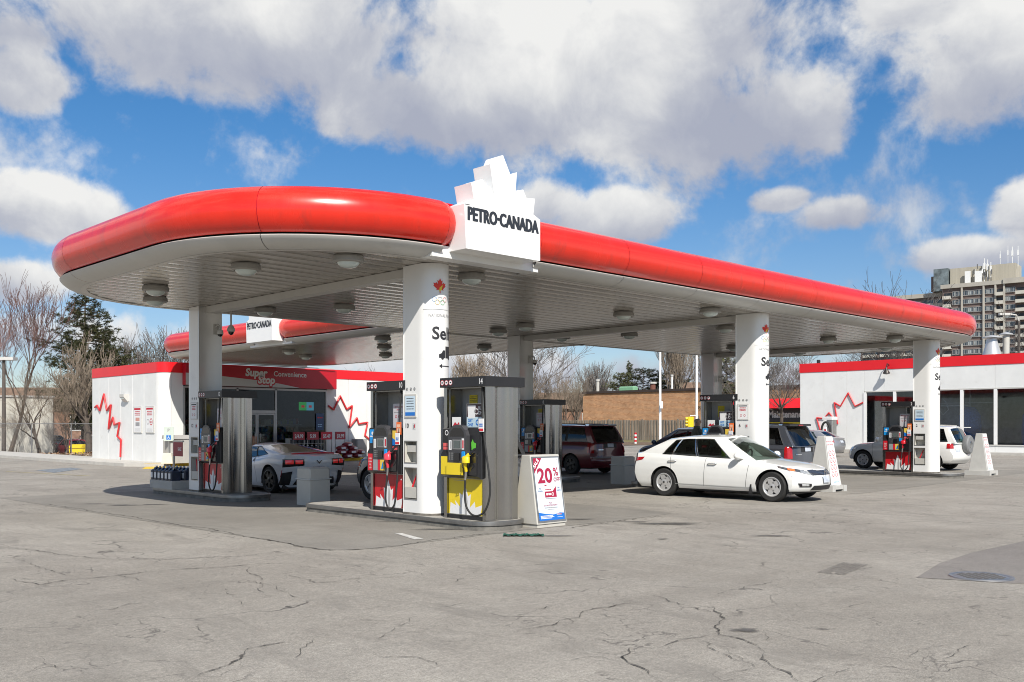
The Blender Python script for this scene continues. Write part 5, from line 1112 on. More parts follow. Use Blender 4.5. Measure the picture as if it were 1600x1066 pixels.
# local +x runs right along the facade, +y goes away
SG = lambda px: -fr(px)
FH = 2.92; NF = 17; TOP = 50.3
brd = mat('tower_brick', (.17, .125, .11), .9, var=.15, vscale=.3); beton = mat('tower_concrete', (.42, .395, .345), .85, var=.12, vscale=.15); bal = mat('balcony_cream', (.52, .50, .44), .8, var=.1, vscale=.3)
X0, X1 = SG(1335), SG(1660)
mb = MB(); mb.box(SG(1472), X1, .5, 16, 0, TOP-.3); mb.box(X0, SG(1472)-.05, 7, 20, 0, TOP-2.2); mb.build('wall', brd, tw)
mb = MB(); mb.box(SG(1470), SG(1568), -.4, 16, TOP-.28, TOP+1.1); mb.box(SG(1568)+.02, X1, -.9, 16, TOP-.28, TOP+1.5); mb.box(X0, SG(1470)-.05, 6.2, 20, TOP-2.1, TOP-.6); mb.build('parapet', beton, tw)
mb = MB(); mb.box(SG(1480), SG(1583), 4, 14, TOP+1.15, TOP+7.2); mb.build('penthouse', mat('penthouse_clad', (.40, .37, .30), .8, var=.08, vscale=.3, stretch=(4, 4, .1)), tw)
mb = MB(); mb.box(SG(1455), SG(1478), 3, 8, TOP-.5, TOP+7.4); mb.build('cooling_tower', mat('cooling_blue', (.20, .24, .25), .5, .3, var=.4, vscale=.6), tw); mb = MB(); mb.box(SG(1450), SG(1456), 4, 8, TOP-.5, TOP+5); mb.build('brick_stack', brd, tw)
pmb = MB()
for px in (1503, 1537, 1555.5, 1569): pmb = MB(); x = SG(px); pmb.box(x-.28, x+.28, -.35, .48, 0, TOP-.3); pmb.build('pier', beton, tw)
winm = mat('tower_glass', (.10, .13, .16), .12, var=.55, vscale=.35, coat=.3); curt = mat('curtain_pale', (.42, .46, .46), .5, var=.3, vscale=.4)
random.seed(9)
bays = [(1488, 1502.2), (1504, 1520), (1521, 1536), (1538.3, 1554.6), (1570.4, 1586)]
mcache = {}
for bi, (pa, pb) in enumerate(bays):
    xa, xb = SG(pa), SG(pb); wdt = xb-xa
    for v in range(2):
        mb = MB(); mb.box(0, wdt, .2, .3, 0, 1.5, 0)
        for k in range(6): 
            if random.random() < .35: mb.box(wdt*k/6+.1, wdt*(k+1)/6-.06, .16, .198, .1, 1.42, 1)
        for k in range(7): mb.box(wdt*k/6-.035, wdt*k/6+.035, .05, .16, 0, 1.5, 2)
        mb.box(-.05, wdt+.05, 0, .16, -.14, -.001, 2); mb.box(-.05, wdt+.05, 0, .16, 1.501, 1.62, 2); mcache[(bi, v)] = mb.mesh('window', [winm, curt, mat('tower_frame', (.36, .36, .35), .6)])
    for fl in range(1, NF):
        obj('window', mcache[(bi, random.randrange(2))], tw, (xa, .1, TOP-.75-fl*FH+.55))
for px0, px1 in ((1473.5, 1487), (1556.5, 1568), (1587.5, 1606), (1625, 1650)):
    xa, xb = SG(px0), SG(px1); mb = MB(); mb.box(xa, xb, -1.1, -.95, 0, 1.15); mb.box(xa, xb, -.95, .45, 0, .2); me = mb.mesh('balcony', bal)
    mb = MB(); mb.box(xa+.2, xb-.2, .4, .48, .25, 2.3); me2 = mb.mesh('balcony_door', mat('balcony_dark', (.03, .035, .04), .3, var=.4, vscale=.5))
    for fl in range(1, NF): z = TOP-.75-fl*FH-.5; obj('balcony', me, tw, (0, 0, z)); obj('balcony_door', me2, tw, (0, 0, z))
for pa, pb in ((1340, 1362), (1366, 1392), (1396, 1425), (1432, 1468)):
    xa, xb = SG(pa), SG(pb); mb = MB(); mb.box(0, xb-xa, 5.6, 5.8, 0, 1.1, 0); mb.box(0, xb-xa, 6.8, 6.95, 1.15, 2.5, 1); mb.box(0, xb-xa, 5.8, 6.95, 0, .2, 0); me = mb.mesh('balcony', [bal, winm])
    for fl in range(1, NF): obj('balcony', me, tw, (xa, 0, TOP-2.6-fl*FH))
for i, (px, h, w_) in enumerate(((1521, 5, .15), (1532, 6, .12), (1535, 8.5, .2), (1540, 8.0, .22), (1545, 7, .2), (1570, 7.5, .1), (1577, 7, .18), (1586, 7, .15), (1558, 6, .1))):
    mb = MB(); mb.box(-w_/2, w_/2, 5, 5+w_, 0, h); mb.box(-w_*1.6, w_*1.6, 4.8, 5, h*.55, h*.8); o = mb.build('antenna', white, tw); o.location = (SG(px), -2 if i < 5 else 0, TOP+(1.1 if i < 5 else 6))
mb = MB()
for i in range(14): x = random.uniform(-2.5, 2.5); z = random.uniform(0, 5); mb.box(x, x+.25, -.2, .2, z, z+random.uniform(.6, 1.8))
o = mb.build('antenna_cluster', mat('antenna_dark', (.12, .12, .12), .6), tw, kind='stuff'); o.location = (SG(1535), 2.8, TOP+1.1)
mb = MB(); mb.box(-.9, .9, 0, .6, 0, 4.5); o = mb.build('antenna_panel', white, tw); o.location = (SG(1509), 2.5, TOP+1.1)
mb = MB(); mb.box(-1.1, 1.1, 0, .6, 0, 4.2); o = mb.build('antenna_panel', white, tw); o.location = (SG(1526), 2.2, TOP+1.1)

# poles
def pole(px, depth, h, r_, m_, nm, label, cat, group=None):
    c = wpt(px, depth); t = thing(nm, label, cat, (c.x, c.y, 0), 0, group); mb = MB(); mb.tube([(0, 0, 0), (0, 0, h)], [r_, r_*.7], 10); mb.build('pole', m_, t, 40); return t
t = pole(1031.5, 68, 9.2, .10, signwhite, 'flagpole', 'tall bare white pole rising behind the dark blue car', 'pole', 'white poles behind the lot'); mb = MB(); mb.cyl((0, 0, 9.2), (0, 0, 9.35), .12, 10); mb.build('cap', trimm, t)
mb = MB(); mb.box(-.42, -.10, -.32, -.30, 2.9, 3.4); mb.build('notice_plate', white, t)
t = pole(1088.5, 72, 9.2, .10, signwhite, 'flagpole', 'tall bare white pole above the grey haired man', 'pole', 'white poles behind the lot'); mb = MB(); mb.cyl((0, 0, 9.2), (0, 0, 9.35), .12, 10); mb.build('cap', trimm, t)
polem = mat('pole_brown', (.10, .085, .075), .8)
t = pole(6, 62, 5.9, .14, polem, 'lamp_post', 'dark lamp post with flat pale head at the far left', 'lamp post'); c = Vector((0, 0, 5.95)); mb = MB(); mb.box(-.75, .75, -.3, .3, 5.9, 6.1); mb.build('lamp_head', trimm, t); t.rotation_euler[2] = rzs
t = pole(1592, 115, 14.2, .22, polem, 'street_lamp', 'brown street lamp with cobra head at the right edge by the tower', 'street lamp'); mb = MB(); mb.tube([(0, 0, 14.2), (.3, 0, 14.9), (1.4, 0, 15.1)], .09, 8); mb.rbox(.9, 2.4, -.25, .25, 14.9, 15.15, .05); mb.build('lamp_head', trimm, t); t.rotation_euler[2] = rzs; t.scale = (-1, 1, 1)
c = wpt(1079, 95); t = thing('traffic_signal', 'yellow traffic signal head hanging left of the right white pole', 'traffic signal', (c.x, c.y, 1.55), rzs); mb = MB(); mb.rbox(-.28, .28, -.2, .2, .0, 1.0, .04); mb.build('housing', yellow, t)
for k in range(3):
    mb = MB(); mb.cyl((-.28, 0, .17+k*.33), (-.5, 0, .15+k*.33), .14, 10); mb.build('visor', yellow, t, 40)
mb = MB(); mb.cyl((.0, 0, 1.0), (0, 0, 1.12), .05, 8); mb.cyl((0, 0, 1.12), (.75, 0, 1.12), .04, 8); mb.cyl((.75, 0, 1.14), (.75, 0, -1.5), .07, 8); mb.build('bracket', steel2, t)
c = wpt(993, 88); t = thing('striped_post', 'short red and white striped marker post on the grass verge', 'bollard', (c.x, c.y, .02)); 
for k in range(6):
    mb = MB(); mb.cyl((0, 0, k*.17), (0, 0, k*.17+.168), .11, 10); mb.build('stripe', redpl if k % 2 else paper, t)
# chain link fence
a, b = wpt(-30, 57), wpt(170, 60); d = b-a; Lf = d.length; t = thing('chain_link_fence', 'thin grey chain link fence with top rail at the far left', 'fence', (a.x, a.y, -.1), math.atan2(d.y, d.x))
galv = mat('galv_wire', (.25, .25, .25), .5, .6); mb = MB(); mb.cyl((0, 0, 1.9), (Lf, 0, 1.9), .025, 6); mb.build('rail', galv, t)
pm = MB(); pm.cyl((0, 0, 0), (0, 0, 1.95), .03, 6); pme = pm.mesh('post', galv)
for k in range(4): obj('post', pme, t, (k*Lf/3.2+.5, 0, 0))
mb = MB(); s_ = .09; k = -int(1.9/s_)
while k*s_ < Lf:
    for sg_ in (1, -1):
        x0 = k*s_*1.; x1 = x0+1.9
        if sg_ < 0: x0, x1 = x1, x0
        mb.quad((x0, 0, 0), (x0+.004, 0, 0), (x1+.004, 0, 1.88), (x1, 0, 1.88))
    k += 1
mb.build('mesh_wire', galv, t, kind='stuff')
# ------------------------------------------------------------------ trees
barkd = mat('bark_grey_brown', (.13, .105, .085), .95, var=.3, vscale=3)
barkt = mat('twig_tan', (.235, .19, .145), .95, var=.25, vscale=.8)
barkr = mat('twig_reddish', (.22, .125, .105), .95, var=.3, vscale=.8)
barkg = mat('twig_grey', (.15, .135, .125), .95, var=.25, vscale=.8)
def bare_tree(seed, H=10., spread=1., up=.35, levels=5, kids_=(7, 5, 5, 4, 4), r0=.2, lean=(0, 0), trunkfrac=.22, twig=.0095, multi=1, gnarl=.25):
    rnd = random.Random(seed); T = MB(); C = MB()
    def grow(p, d, L, r, lv):
        n = 5 if lv < 2 else 3; pts = [p]; q = p; dd = d.copy(); rs = [r]
        for i in range(n):
            dd = (dd+Vector((rnd.uniform(-1, 1), rnd.uniform(-1, 1), rnd.uniform(-.6, 1)*.8+up*.25))*gnarl*(.5 if lv == 0 else 1)).normalized()
            q = q+dd*(L/n); pts.append(q); rs.append(max(twig, r*(1-.62*(i+1)/n)))
        (T if lv < 2 else C).tube(pts, rs, 7 if lv == 0 else (5 if lv == 1 else 3), cap=False)
        if lv+1 >= levels: return
        k = kids_[lv]
        for i in range(k):
            f = rnd.uniform(.35 if lv else .5, 1.) if i else 1.; j = min(n-1, int(f*n)); b = pts[j].lerp(pts[j+1], f*n-j)
            az = rnd.uniform(0, 6.283)+i*2.4; side = Vector((math.cos(az), math.sin(az), 0)); side = (side-dd*side.dot(dd)).normalized()
            nd = (dd*(1.0 if i else 1.6)+side*spread*rnd.uniform(.5, 1.05)+Vector((0, 0, up))).normalized()
            grow(b, nd, L*rnd.uniform(.5, .78)*(1 if lv else 1.25), max(twig, rs[j]*rnd.uniform(.45, .68)), lv+1)
    for m_ in range(multi):
        d0 = Vector((lean[0]+(rnd.uniform(-.35, .35) if multi > 1 else 0), lean[1]+(rnd.uniform(-.35, .35) if multi > 1 else 0), 1)).normalized()
        grow(Vector((rnd.uniform(-.2, .2)*(multi > 1), rnd.uniform(-.2, .2)*(multi > 1), -.1)), d0, H*trunkfrac*1.6, r0, 0)
    zmax = max(v.z for v in C.v); k = H/zmax
    for M_ in (T, C): M_.v = [v*k for v in M_.v]
    return T, C
_variants = {}
def tree(px, depth, H, label, var='round', crownm=None, z0=None, rot=0., seed=1, name='bare_tree', **kw):
    key = (var, seed)
    if key not in _variants:
        P = dict(round=dict(spread=.85, up=.35), wide=dict(spread=1.1, up=.22, trunkfrac=.2, gnarl=.3), poplar=dict(spread=.36, up=.75, trunkfrac=.26, kids_=(9, 6, 5, 4)), shrub=dict(spread=.9, up=.4, multi=5, levels=4, kids_=(6, 5, 5), r0=.07, trunkfrac=.3), lean=dict(spread=.55, up=.45, lean=(.36, 0), trunkfrac=.28, r0=.17), fan=dict(spread=.7, up=.5, trunkfrac=.12, kids_=(9, 5, 5, 4)))[var]
        T, C = bare_tree(seed, 10., **P); _variants[key] = (T.mesh('trunk', barkd), C.v, C.f)
    me, cv, cf = _variants[key]; ck = key+(crownm.name if crownm else '',)
    if ck not in _variants:
        mb = MB(); mb.v = cv; mb.f = cf; mb.mi = [0]*len(cf); _variants[ck] = mb.mesh('crown', crownm or barkt)
    c = wpt(px, depth); z = gh(c.x, c.y) if z0 is None else z0
    t = thing(name, label, 'tree', (c.x, c.y, z), rot, 'trees round the lot'); t.scale = (H/10*kw.get('wx', 1),)*2+(H/10,)
    obj('trunk', me, t); obj('crown', _variants[ck], t); return t
needle = mat('pine_needle', (.07, .085, .032), .8, var=.5, vscale=1.2); needle2 = mat('pine_needle_olive', (.13, .13, .05), .8, var=.5, vscale=1.2)
def conifer(px, depth, H, Rr, label, seed=1, m_=None, z0=None, shape='pine', dens=1.):
    rnd = random.Random(seed); T = MB(); C = MB(); T.tube([(0, 0, 0), (.1, 0, H*.5), (0, .1, H*.97)], [.28*H/12, .16*H/12, .03], 7)
    tiers = int(H*3.0)
    for i in range(tiers):
        f = i/tiers; z = H*(.16+.82*f); rad = Rr*((1-f)**.75 if shape == 'spruce' else math.sqrt(max(.05, 1-((f-.45)/.56)**2)) if shape == 'round' else math.sin(math.pi*min(1, .25+.75*(f**.85)))**.7)*rnd.uniform(.6, 1.1)
        for k in range(rnd.randint(3, 5)):
            a = rnd.uniform(0, 6.283); L = rad*rnd.uniform(.7, 1.1); e = Vector((math.cos(a)*L, math.sin(a)*L, z+L*rnd.uniform(.0, .35))); s_ = Vector((0, 0, z))
            T.tube([s_, s_.lerp(e, .5)+Vector((0, 0, -.08*L)), e], [.05, .035, .015], 3, cap=False)
            nb = max(4, int(L*6.5*dens))
            for j in range(nb):
                c = s_.lerp(e, rnd.uniform(.35, 1.08))+Vector((rnd.gauss(0, .22), rnd.gauss(0, .22), rnd.gauss(0, .14)))
                cs = rnd.uniform(.13, .30)
                for q in range(13):
                    d = Vector((rnd.gauss(0, 1), rnd.gauss(0, 1), rnd.gauss(.35, .8))).normalized(); sd = d.orthogonal().normalized()*cs*.13
                    b0 = c+d*cs*.15; C.add([b0-sd, b0+sd, b0+d*cs*rnd.uniform(.7, 1.3)], [(0, 1, 2)], 0 if rnd.random() < .6 else 1)
    c = wpt(px, depth); z = gh(c.x, c.y) if z0 is None else z0
    t = thing('conifer', label, 'tree', (c.x, c.y, z), seed, 'trees round the lot'); T.build('trunk', barkd, t); C.build('crown', [needle, needle2] if m_ is None else [m_, needle2], t); return t
conifer(133, 84, 14.5, 4.3, 'dark green pine rising behind the bare trees left of the store', 3, dens=1.25)
conifer(168, 88, 11.5, 3.3, 'lower green pine to the right of the big one by the store', 5)
tree(12, 70, 13.5, 'leaning bare tree with reddish twigs above the pale building at the left', 'lean', barkr, rot=rzs, seed=4)
tree(-45, 66, 12.5, 'bare reddish tree cut off by the left edge of the picture', 'round', barkr, seed=2)
tree(62, 60, 6.3, 'low spreading bare tree in front of the pale concrete building', 'wide', barkt, seed=8, rot=1.)
tree(140, 60.5, 7.8, 'slim tan bare tree touching the left wall of the store', 'fan', barkt, seed=9, rot=2.)
tree(108, 64, 6.0, 'tan bushy bare tree behind the fence over the parked red car', 'shrub', barkt, seed=10, name='bare_shrub')
tree(25, 61, 3.2, 'tangled low bare shrub at the foot of the pale building', 'shrub', barkg, seed=12, name='bare_shrub', rot=2)
tree(85, 61, 2.6, 'small low bare shrub on the leaf litter verge', 'shrub', barkg, seed=12, name='bare_shrub', rot=.5)
tree(202, 92, 11.5, 'grey bare tree behind the store, right of the pines', 'fan', barkg, seed=6)
tree(236, 96, 11.0, 'grey bare tree behind the store roof, left of the small red tube', 'fan', barkg, seed=9, rot=1.2)
tree(284, 92, 12.3, 'bare tree showing above the small red tube left of the back column', 'fan', barkg, seed=6, rot=3)
tree(556, 96, 8.6, 'bare treetop just above the red store roof in the middle', 'wide', barkg, seed=8, rot=3)
tree(598, 104, 7.4, 'low treetop above the store roof beside the emblem column', 'wide', barkg, seed=8, rot=5)
tree(718, 112, 10.6, 'bushy tan bare tree right of the emblem column above pump 14', 'fan', barkt, seed=9, rot=4)
tree(750, 104, 10.0, 'second tan bare tree above pump 14', 'fan', barkt, seed=6, rot=2)
tree(785, 118, 10.8, 'tan bare tree left of the middle back column', 'round', barkt, seed=2, rot=4)
tree(828, 74, 12.5, 'big dark limbed bare tree spreading out from behind the middle back column', 'wide', barkg, seed=14, rot=.4)
tree(845, 118, 9.5, 'bushy tan bare tree just right of the middle back column', 'fan', barkt, seed=9, rot=1.1)
tree(882, 124, 9.8, 'wide tan bare tree behind the brown house roof', 'round', barkt, seed=2, rot=2.2)
tree(915, 170, 12.5, 'distant tan bare tree left of the flue', 'fan', barkt, seed=9, rot=3.3)
tree(735, 125, 11.2, 'dense tan treetop close behind pump 14', 'round', barkt, seed=2, rot=.7)
tree(1205, 110, 10.5, 'dark bare tree behind the centre front column', 'round', barkg, seed=2, rot=1.7)
tree(868, 132, 10.5, 'tan bare tree behind the brown roofed house', 'round', barkt, seed=2, rot=1)
tree(900, 138, 9.5, 'tan bare tree at the left end of the brick building', 'fan', barkt, seed=9, rot=5.2)
tree(928, 150, 12.0, 'grey bare tree over the left part of the brick building', 'fan', barkg, seed=6, rot=4.4)
tree(957, 155, 11.0, 'grey bare tree behind the flue of the brick building', 'round', barkg, seed=2, rot=2.4)
conifer(983, 150, 11.8, 2.4, 'pointed dark evergreen behind the pale green rooftop unit', 8, shape='spruce')
conifer(1005, 148, 10.6, 4.6, 'round olive evergreen behind the brick building roof', 9, dens=1., shape='round')
conifer(970, 146, 9.9, 2.6, 'small round evergreen left of the pointed one behind the brick roof', 14, dens=1., shape='round')
conifer(1045, 152, 10.2, 4.0, 'olive evergreen between the two white poles', 10, dens=1., shape='round')
tree(1052, 140, 18, 'tall upright poplar right of the left white pole', 'poplar', barkt, seed=20)
tree(1072, 143, 19, 'tall upright poplar left of the right white pole', 'poplar', barkt, seed=20, rot=2)
tree(1092, 139, 17, 'tall upright poplar at the right back column', 'poplar', barkt, seed=20, rot=4)
conifer(1135, 108, 10.4, 3.4, 'olive evergreen between the right back column and the centre front column', 12, dens=1., shape='round')
tree(1148, 82, 9.5, 'dark bare tree left of the centre front column', 'wide', barkg, seed=14, rot=3)
tree(1222, 84, 10.0, 'gnarled dense bare tree right of the centre front column', 'wide', barkg, seed=14, rot=1.9)
tree(1252, 96, 9.0, 'grey bare tree at the corner of the car wash', 'round', barkg, seed=2, rot=5)
tree(1330, 112, 11.5, 'bare tree showing between car wash roof and canopy', 'wide', barkg, seed=8, rot=1)
tree(1395, 118, 21.5, 'tall bare tree rising above the red canopy edge before the tower', 'round', barkg, seed=2, rot=3.1)
tree(1424, 122, 20.0, 'tall bare tree overlapping the left side of the tower', 'wide', barkg, seed=14, rot=1)
tree(1618, 105, 15.5, 'bare branches entering at the right edge over the tower', 'wide', barkg, seed=14, rot=5)
tree(1585, 116, 10.5, 'small bare tree behind the car wash roof near the street lamp', 'wide', barkg, seed=8, rot=.3)
# dry stems and leaves on the verge
mb = MB(); random.seed(2)
for i in range(2600):
    x = random.uniform(8.4, 16); y = random.uniform(38, 62); s_ = random.uniform(.04, .12); a = random.uniform(0, 6.28); z = gh(x, y)+.05+random.random()*.05
    mb.add([(x, y, z), (x+s_*math.cos(a), y+s_*math.sin(a), z+s_*random.random()), (x-s_*math.sin(a), y+s_*math.cos(a), z)], [(0, 1, 2)], random.randrange(2))
tag(mb.build('fallen_leaves', [mat('leaf_rust', (.28, .15, .08), .9), mat('leaf_tan', (.34, .26, .18), .9)]), 'brown fallen leaves scattered along the verge left of the store', 'leaves', kind='stuff')

# ------------------------------------------------------------------ cars
def curve(pts, soft=.06):
    xs = np.array([p[0] for p in pts], float); ys = np.array([p[1] for p in pts], float); o = np.argsort(xs); xs, ys = xs[o], ys[o]
    g = np.linspace(xs[0]-.6, xs[-1]+.6, 900); y = np.interp(g, xs, ys); k = int(max(1, soft/(g[1]-g[0]))); ker = np.hanning(2*k+3); ker /= ker.sum()
    y = np.convolve(np.pad(y, k+1, mode='edge'), ker, 'valid'); return lambda x: float(np.interp(x, g, y))
seatm = mat('seat_cloth', (.05, .05, .052), .9); trimdark = mat('trim_dark', (.02, .02, .022), .55, var=.05); chrome = mat('chrome', (.6, .6, .6), .12, 1., var=0)
alloy = mat('alloy', (.62, .62, .62), .32, .5, var=.05); lampred = mat('lamp_red', (.42, .008, .012), .1, var=.1, vscale=20, coat=1); lampclear = mat('lamp_clear', (.55, .57, .58), .08, .3, var=.3, vscale=14, coat=1); plate = mat('plate', (.55, .60, .68), .4, var=.15, vscale=9)
headl = mat('lamp_smoke', (.16, .17, .18), .06, .4, var=.5, vscale=14, coat=1)
def paint(name, c, rough=.28, metal=0.): return mat(name, c, rough, metal, var=.02, coat=1.)
_wheels = {}
def wheel_mesh(r, w_, rimr, style, rimm):
    key = (r, w_, rimr, style, rimm.name)
    if key in _wheels: return _wheels[key]
    mb = MB(); mb.lathe([(rimr, -w_/2+.01), (r-.03, -w_/2), (r-.006, -w_/2+.03), (r, 0), (r-.006, w_/2-.03), (r-.03, w_/2), (rimr, w_/2-.01)], 40, (0, 0, 0), 1); ty = mb.mesh('tyre', rubber, 45)
    mb = MB(); mb.lathe([(rimr+.004, w_/2-.008), (rimr-.012, w_/2-.004), (rimr-.03, w_/2-.03), (rimr-.035, 0), (rimr-.03, -w_/2+.02)], 36, (0, 0, 0), 1, 0)
    mb.lathe([(0, w_/2-.075), (rimr-.03, w_/2-.085)], 24, (0, 0, 0), 1, 1); n_ = {'five': 5, 'split': 10, 'steel': 5}[style]
    for i in range(n_):
        a = 2*math.pi*i/n_ + (.12*(1 if i % 2 else -1) if style == 'split' else 0); ww = .036 if style == 'split' else .075; o = len(mb.v)
        r1 = rimr-.012; A = [(.06, -ww*.95), (r1, -ww*(.75 if style != 'steel' else .95)), (r1, ww*(.75 if style != 'steel' else .95)), (.06, ww*.95)]
        ca, sa = math.cos(a), math.sin(a); y0, y1 = w_/2-.07, w_/2-.022
        P2 = [(x*ca-y*sa, x*sa+y*ca) for x, y in A]; mb.add([(p[0], y0, p[1]) for p in P2]+[(p[0]*.98, y1, p[1]*.98) for p in P2], [(4, 5, 6, 7), (0, 1, 5, 4), (1, 2, 6, 5), (2, 3, 7, 6), (3, 0, 4, 7)], 0)
    mb.lathe([(0, w_/2-.012), (.04, w_/2-.014), (.085, w_/2-.026), (.092, w_/2-.07)], 18, (0, 0, 0), 1, 0); mb.lathe([(rimr-.008, w_/2-.012), (rimr-.045, w_/2-.03), (rimr-.048, w_/2-.07)], 30, (0, 0, 0), 1, 0); mb.lathe([(0, w_/2-.004), (.024, w_/2-.006)], 12, (0, 0, 0), 1, 1)
    rm = mb.mesh('rim', [rimm, trimdark], 35); _wheels[key] = (ty, rm); return ty, rm

def car(name, label, cat, x, y, rz, P, group=None, z=0.):
    t = thing(name, label, cat, (x, y, z), rz, group); pm = P['paint']; L, Wd, H = P['L'], P['W'], P['H']; zb = P.get('zb', .2)
    zs = curve(P['zs'], P.get('soft', .10)); plan = curve([(a, b) for a, b in P['plan']], .25); rw = P['rw']; xf_, xr_ = L/2, -L/2
    axf, axr = L/2-P['fo'], L/2-P['fo']-P['wb']; RA = rw+P.get('archgap', .05)
    ff = curve(P['front'], .05); fr_ = curve(P['rear'], .05); cf, cr = P.get('cf', .28), P.get('cr', .18)
    G = curve(P.get('sec', [(0, .90), (.12, .965), (.35, .995), (.55, 1.0), (.75, .985), (.9, .955), (1., .89)]), .05); crown = P.get('crown', .06)
    def ys(x, z_): f = (z_-zb)/(zs(x)-zb); return Wd/2*plan(x)*G(max(0, min(1, f)))
    def xfr(f): return xf_-ff(f)
    def xre(f): return xr_+fr_(f)
    M = 16; xs0 = list(np.linspace(0, 1, 60)); 
    def low(x):
        z_ = zb+ (.02 if True else 0)
        for ax in (axf, axr):
            d = abs(x-ax)
            if d < RA: z_ = max(z_, rw+math.sqrt(RA*RA-d*d))
        return z_
    # stations: extra ones around the arches
    st_ = set(np.round(np.linspace(0, 1, 56), 4))
    for ax in (axf, axr):
        for a in np.linspace(0, math.pi, 19): st_.add(round((ax+RA*math.cos(a)-xr_)/(L), 4))
        for e in (-.006, .006):
            st_.add(round((ax+RA+e-xr_)/L, 4)); st_.add(round((ax-RA+e-xr_)/L, 4))
    st_ = sorted(s_ for s_ in st_ if 0 <= s_ <= 1); N = len(st_)
    def remap(s_, xe0, xe1):   # stations stay upright over the wheel arches and gather towards the bumpers
        X = xr_+L*s_; xb, xa = min(axf+RA+.012, xe1-.03), max(axr-RA-.012, xe0+.03)
        if X > xb: return xb+(X-xb)*(xe1-xb)/(xf_-xb)
        if X < xa: return xa+(X-xa)*(xe0-xa)/(xr_-xa)
        return X
    mb = MB()
    for sg_ in (1, -1):
        vs = []
        for s_ in st_:
            for j in range(M+1):
                f = j/M; xe0, xe1 = xre(f)+cr, xfr(f)-cf; xx = xe0+(xe1-xe0)*s_
                # keep arches upright
                xx = remap(s_, xe0, xe1)
                zl = low(xx); zz = zl+(zs(xx)-zl)*f; vs.append((xx, sg_*ys(xx, zz), zz))
        mb.add(vs, [(i*(M+1)+j, (i+1)*(M+1)+j, (i+1)*(M+1)+j+1, i*(M+1)+j+1) for i in range(N-1) for j in range(M)])
    def deckpt(s_, tt):
        xe0, xe1 = xre(1.)+cr*abs(tt)**2.6, xfr(1.)-cf*abs(tt)**2.6; xx = xe0+(xe1-xe0)*s_; xsd = (xre(1.)+cr)+(xfr(1.)-cf-xre(1.)-cr)*s_
        xsd = remap(s_, xre(1.)+cr, xfr(1.)-cf); xx = remap(s_, xe0, xe1)
        z_ = zs(xx); return (xx, tt*ys(xsd, zs(xsd)), z_+crown*(1-abs(tt)**2.2)*min(1, .35+min(s_, 1-s_)*8))
    C = 14; ts = [-1+2*j/C for j in range(C+1)]; ts = [math.copysign(abs(q)**.8, q) for q in ts]
    vs = [deckpt(s_, q) for s_ in st_ for q in ts]; mb.add(vs, [(i*(C+1)+j, i*(C+1)+j+1, (i+1)*(C+1)+j+1, (i+1)*(C+1)+j) for i in range(N-1) for j in range(C)])
    def fasc(front, f, tt):
        s_ = 1. if front else 0.; d = deckpt(s_, tt); zt = d[2]; xe = (xfr(f)-cf*abs(tt)**2.6) if front else (xre(f)+cr*abs(tt)**2.6)
        xside = (xfr(f)-cf) if front else (xre(f)+cr); zl = low(xside); zsd = zl+(zs(xside)-zl)*f; zz = zl+(zt-zl)*f; return (xe, tt*ys(xside, zsd), zz)
    for front in (True, False):
        vs = [fasc(front, j/M, q) for j in range(M+1) for q in ts]; mb.add(vs, [(i*(C+1)+j, i*(C+1)+j+1, (i+1)*(C+1)+j+1, (i+1)*(C+1)+j) for i in range(M) for j in range(C)])
    mb.build('body', pm, t, 38, True)
    # patches projected on body
    def patch(nm, corners, m_, where='side', e=.006, sides=(1, -1), n_=(8, 4), **kw):
        for sg_ in (sides if where in ('side', 'fcorner', 'rcorner') else (1, -1) if kw.get('pair') else (1,)):
            mb = MB()
            def fn(u, v):
                a = Vector(corners[0]).lerp(Vector(corners[1]), u); b_ = Vector(corners[3]).lerp(Vector(corners[2]), u); q = a.lerp(b_, v)
                if where == 'side':
                    yy = ys(q.x, q.y)+e
                    if q.x > xfr(.5)-cf: pass
                    return (q.x, sg_*yy, q.y)
                if where in ('fcorner', 'rcorner'):
                    fr0 = where == 'fcorner'; xq = xfr(1.)-cf if fr0 else xre(1.)+cr; kk_ = max(0, 1-max(0, q.x)/(Wd*.42)); xq += (1 if fr0 else -1)*(cf if fr0 else cr)*(1-kk_**2.6); f = max(0, min(1, (q.y-zb)/(zs(xq)-zb))); xe = (xfr(f)-cf) if fr0 else (xre(f)+cr); w_ = ys(xe, q.y); d_ = 1 if fr0 else -1
                    if q.x <= 0: return (xe+d_*q.x+d_*e*.3, sg_*(ys(xe+d_*q.x, q.y)+e), q.y)
                    k = max(0, 1-q.x/w_); c_ = cf if fr0 else cr; return ((xe+d_*(c_-c_*k**2.6))+d_*e, sg_*(k*w_+e*k), q.y)
                kk_ = min(1, abs(q.x)/(Wd*.42)); xq = (xfr(1.)-cf*kk_**2.6) if where == 'front' else (xre(1.)+cr*kk_**2.6); f = max(0, min(1, (q.y-zb)/(zs(xq)+crown*.3-zb))); yy = q.x*sg_
                if where == 'front': w_ = ys(xfr(f)-cf, q.y); k = min(1, abs(yy)/w_); return (xfr(f)-cf*k**2.6+e, yy, q.y)
                w_ = ys(xre(f)+cr, q.y); k = min(1, abs(yy)/w_); return (xre(f)+cr*k**2.6-e, yy, q.y)
            mb.grid(fn, n_[0], n_[1]); mb.build(nm, m_, t, 60)
    # glasshouse
    g0, g1, r0_, r1_ = P['gb'][0], P['gb'][1], P['gt'][0], P['gt'][1]; rf = P.get('rf', .70); rs_ = curve(P['roof'], .25) if 'roof' in P else (lambda x: H-.05); bulge = P.get('bulge', .035)
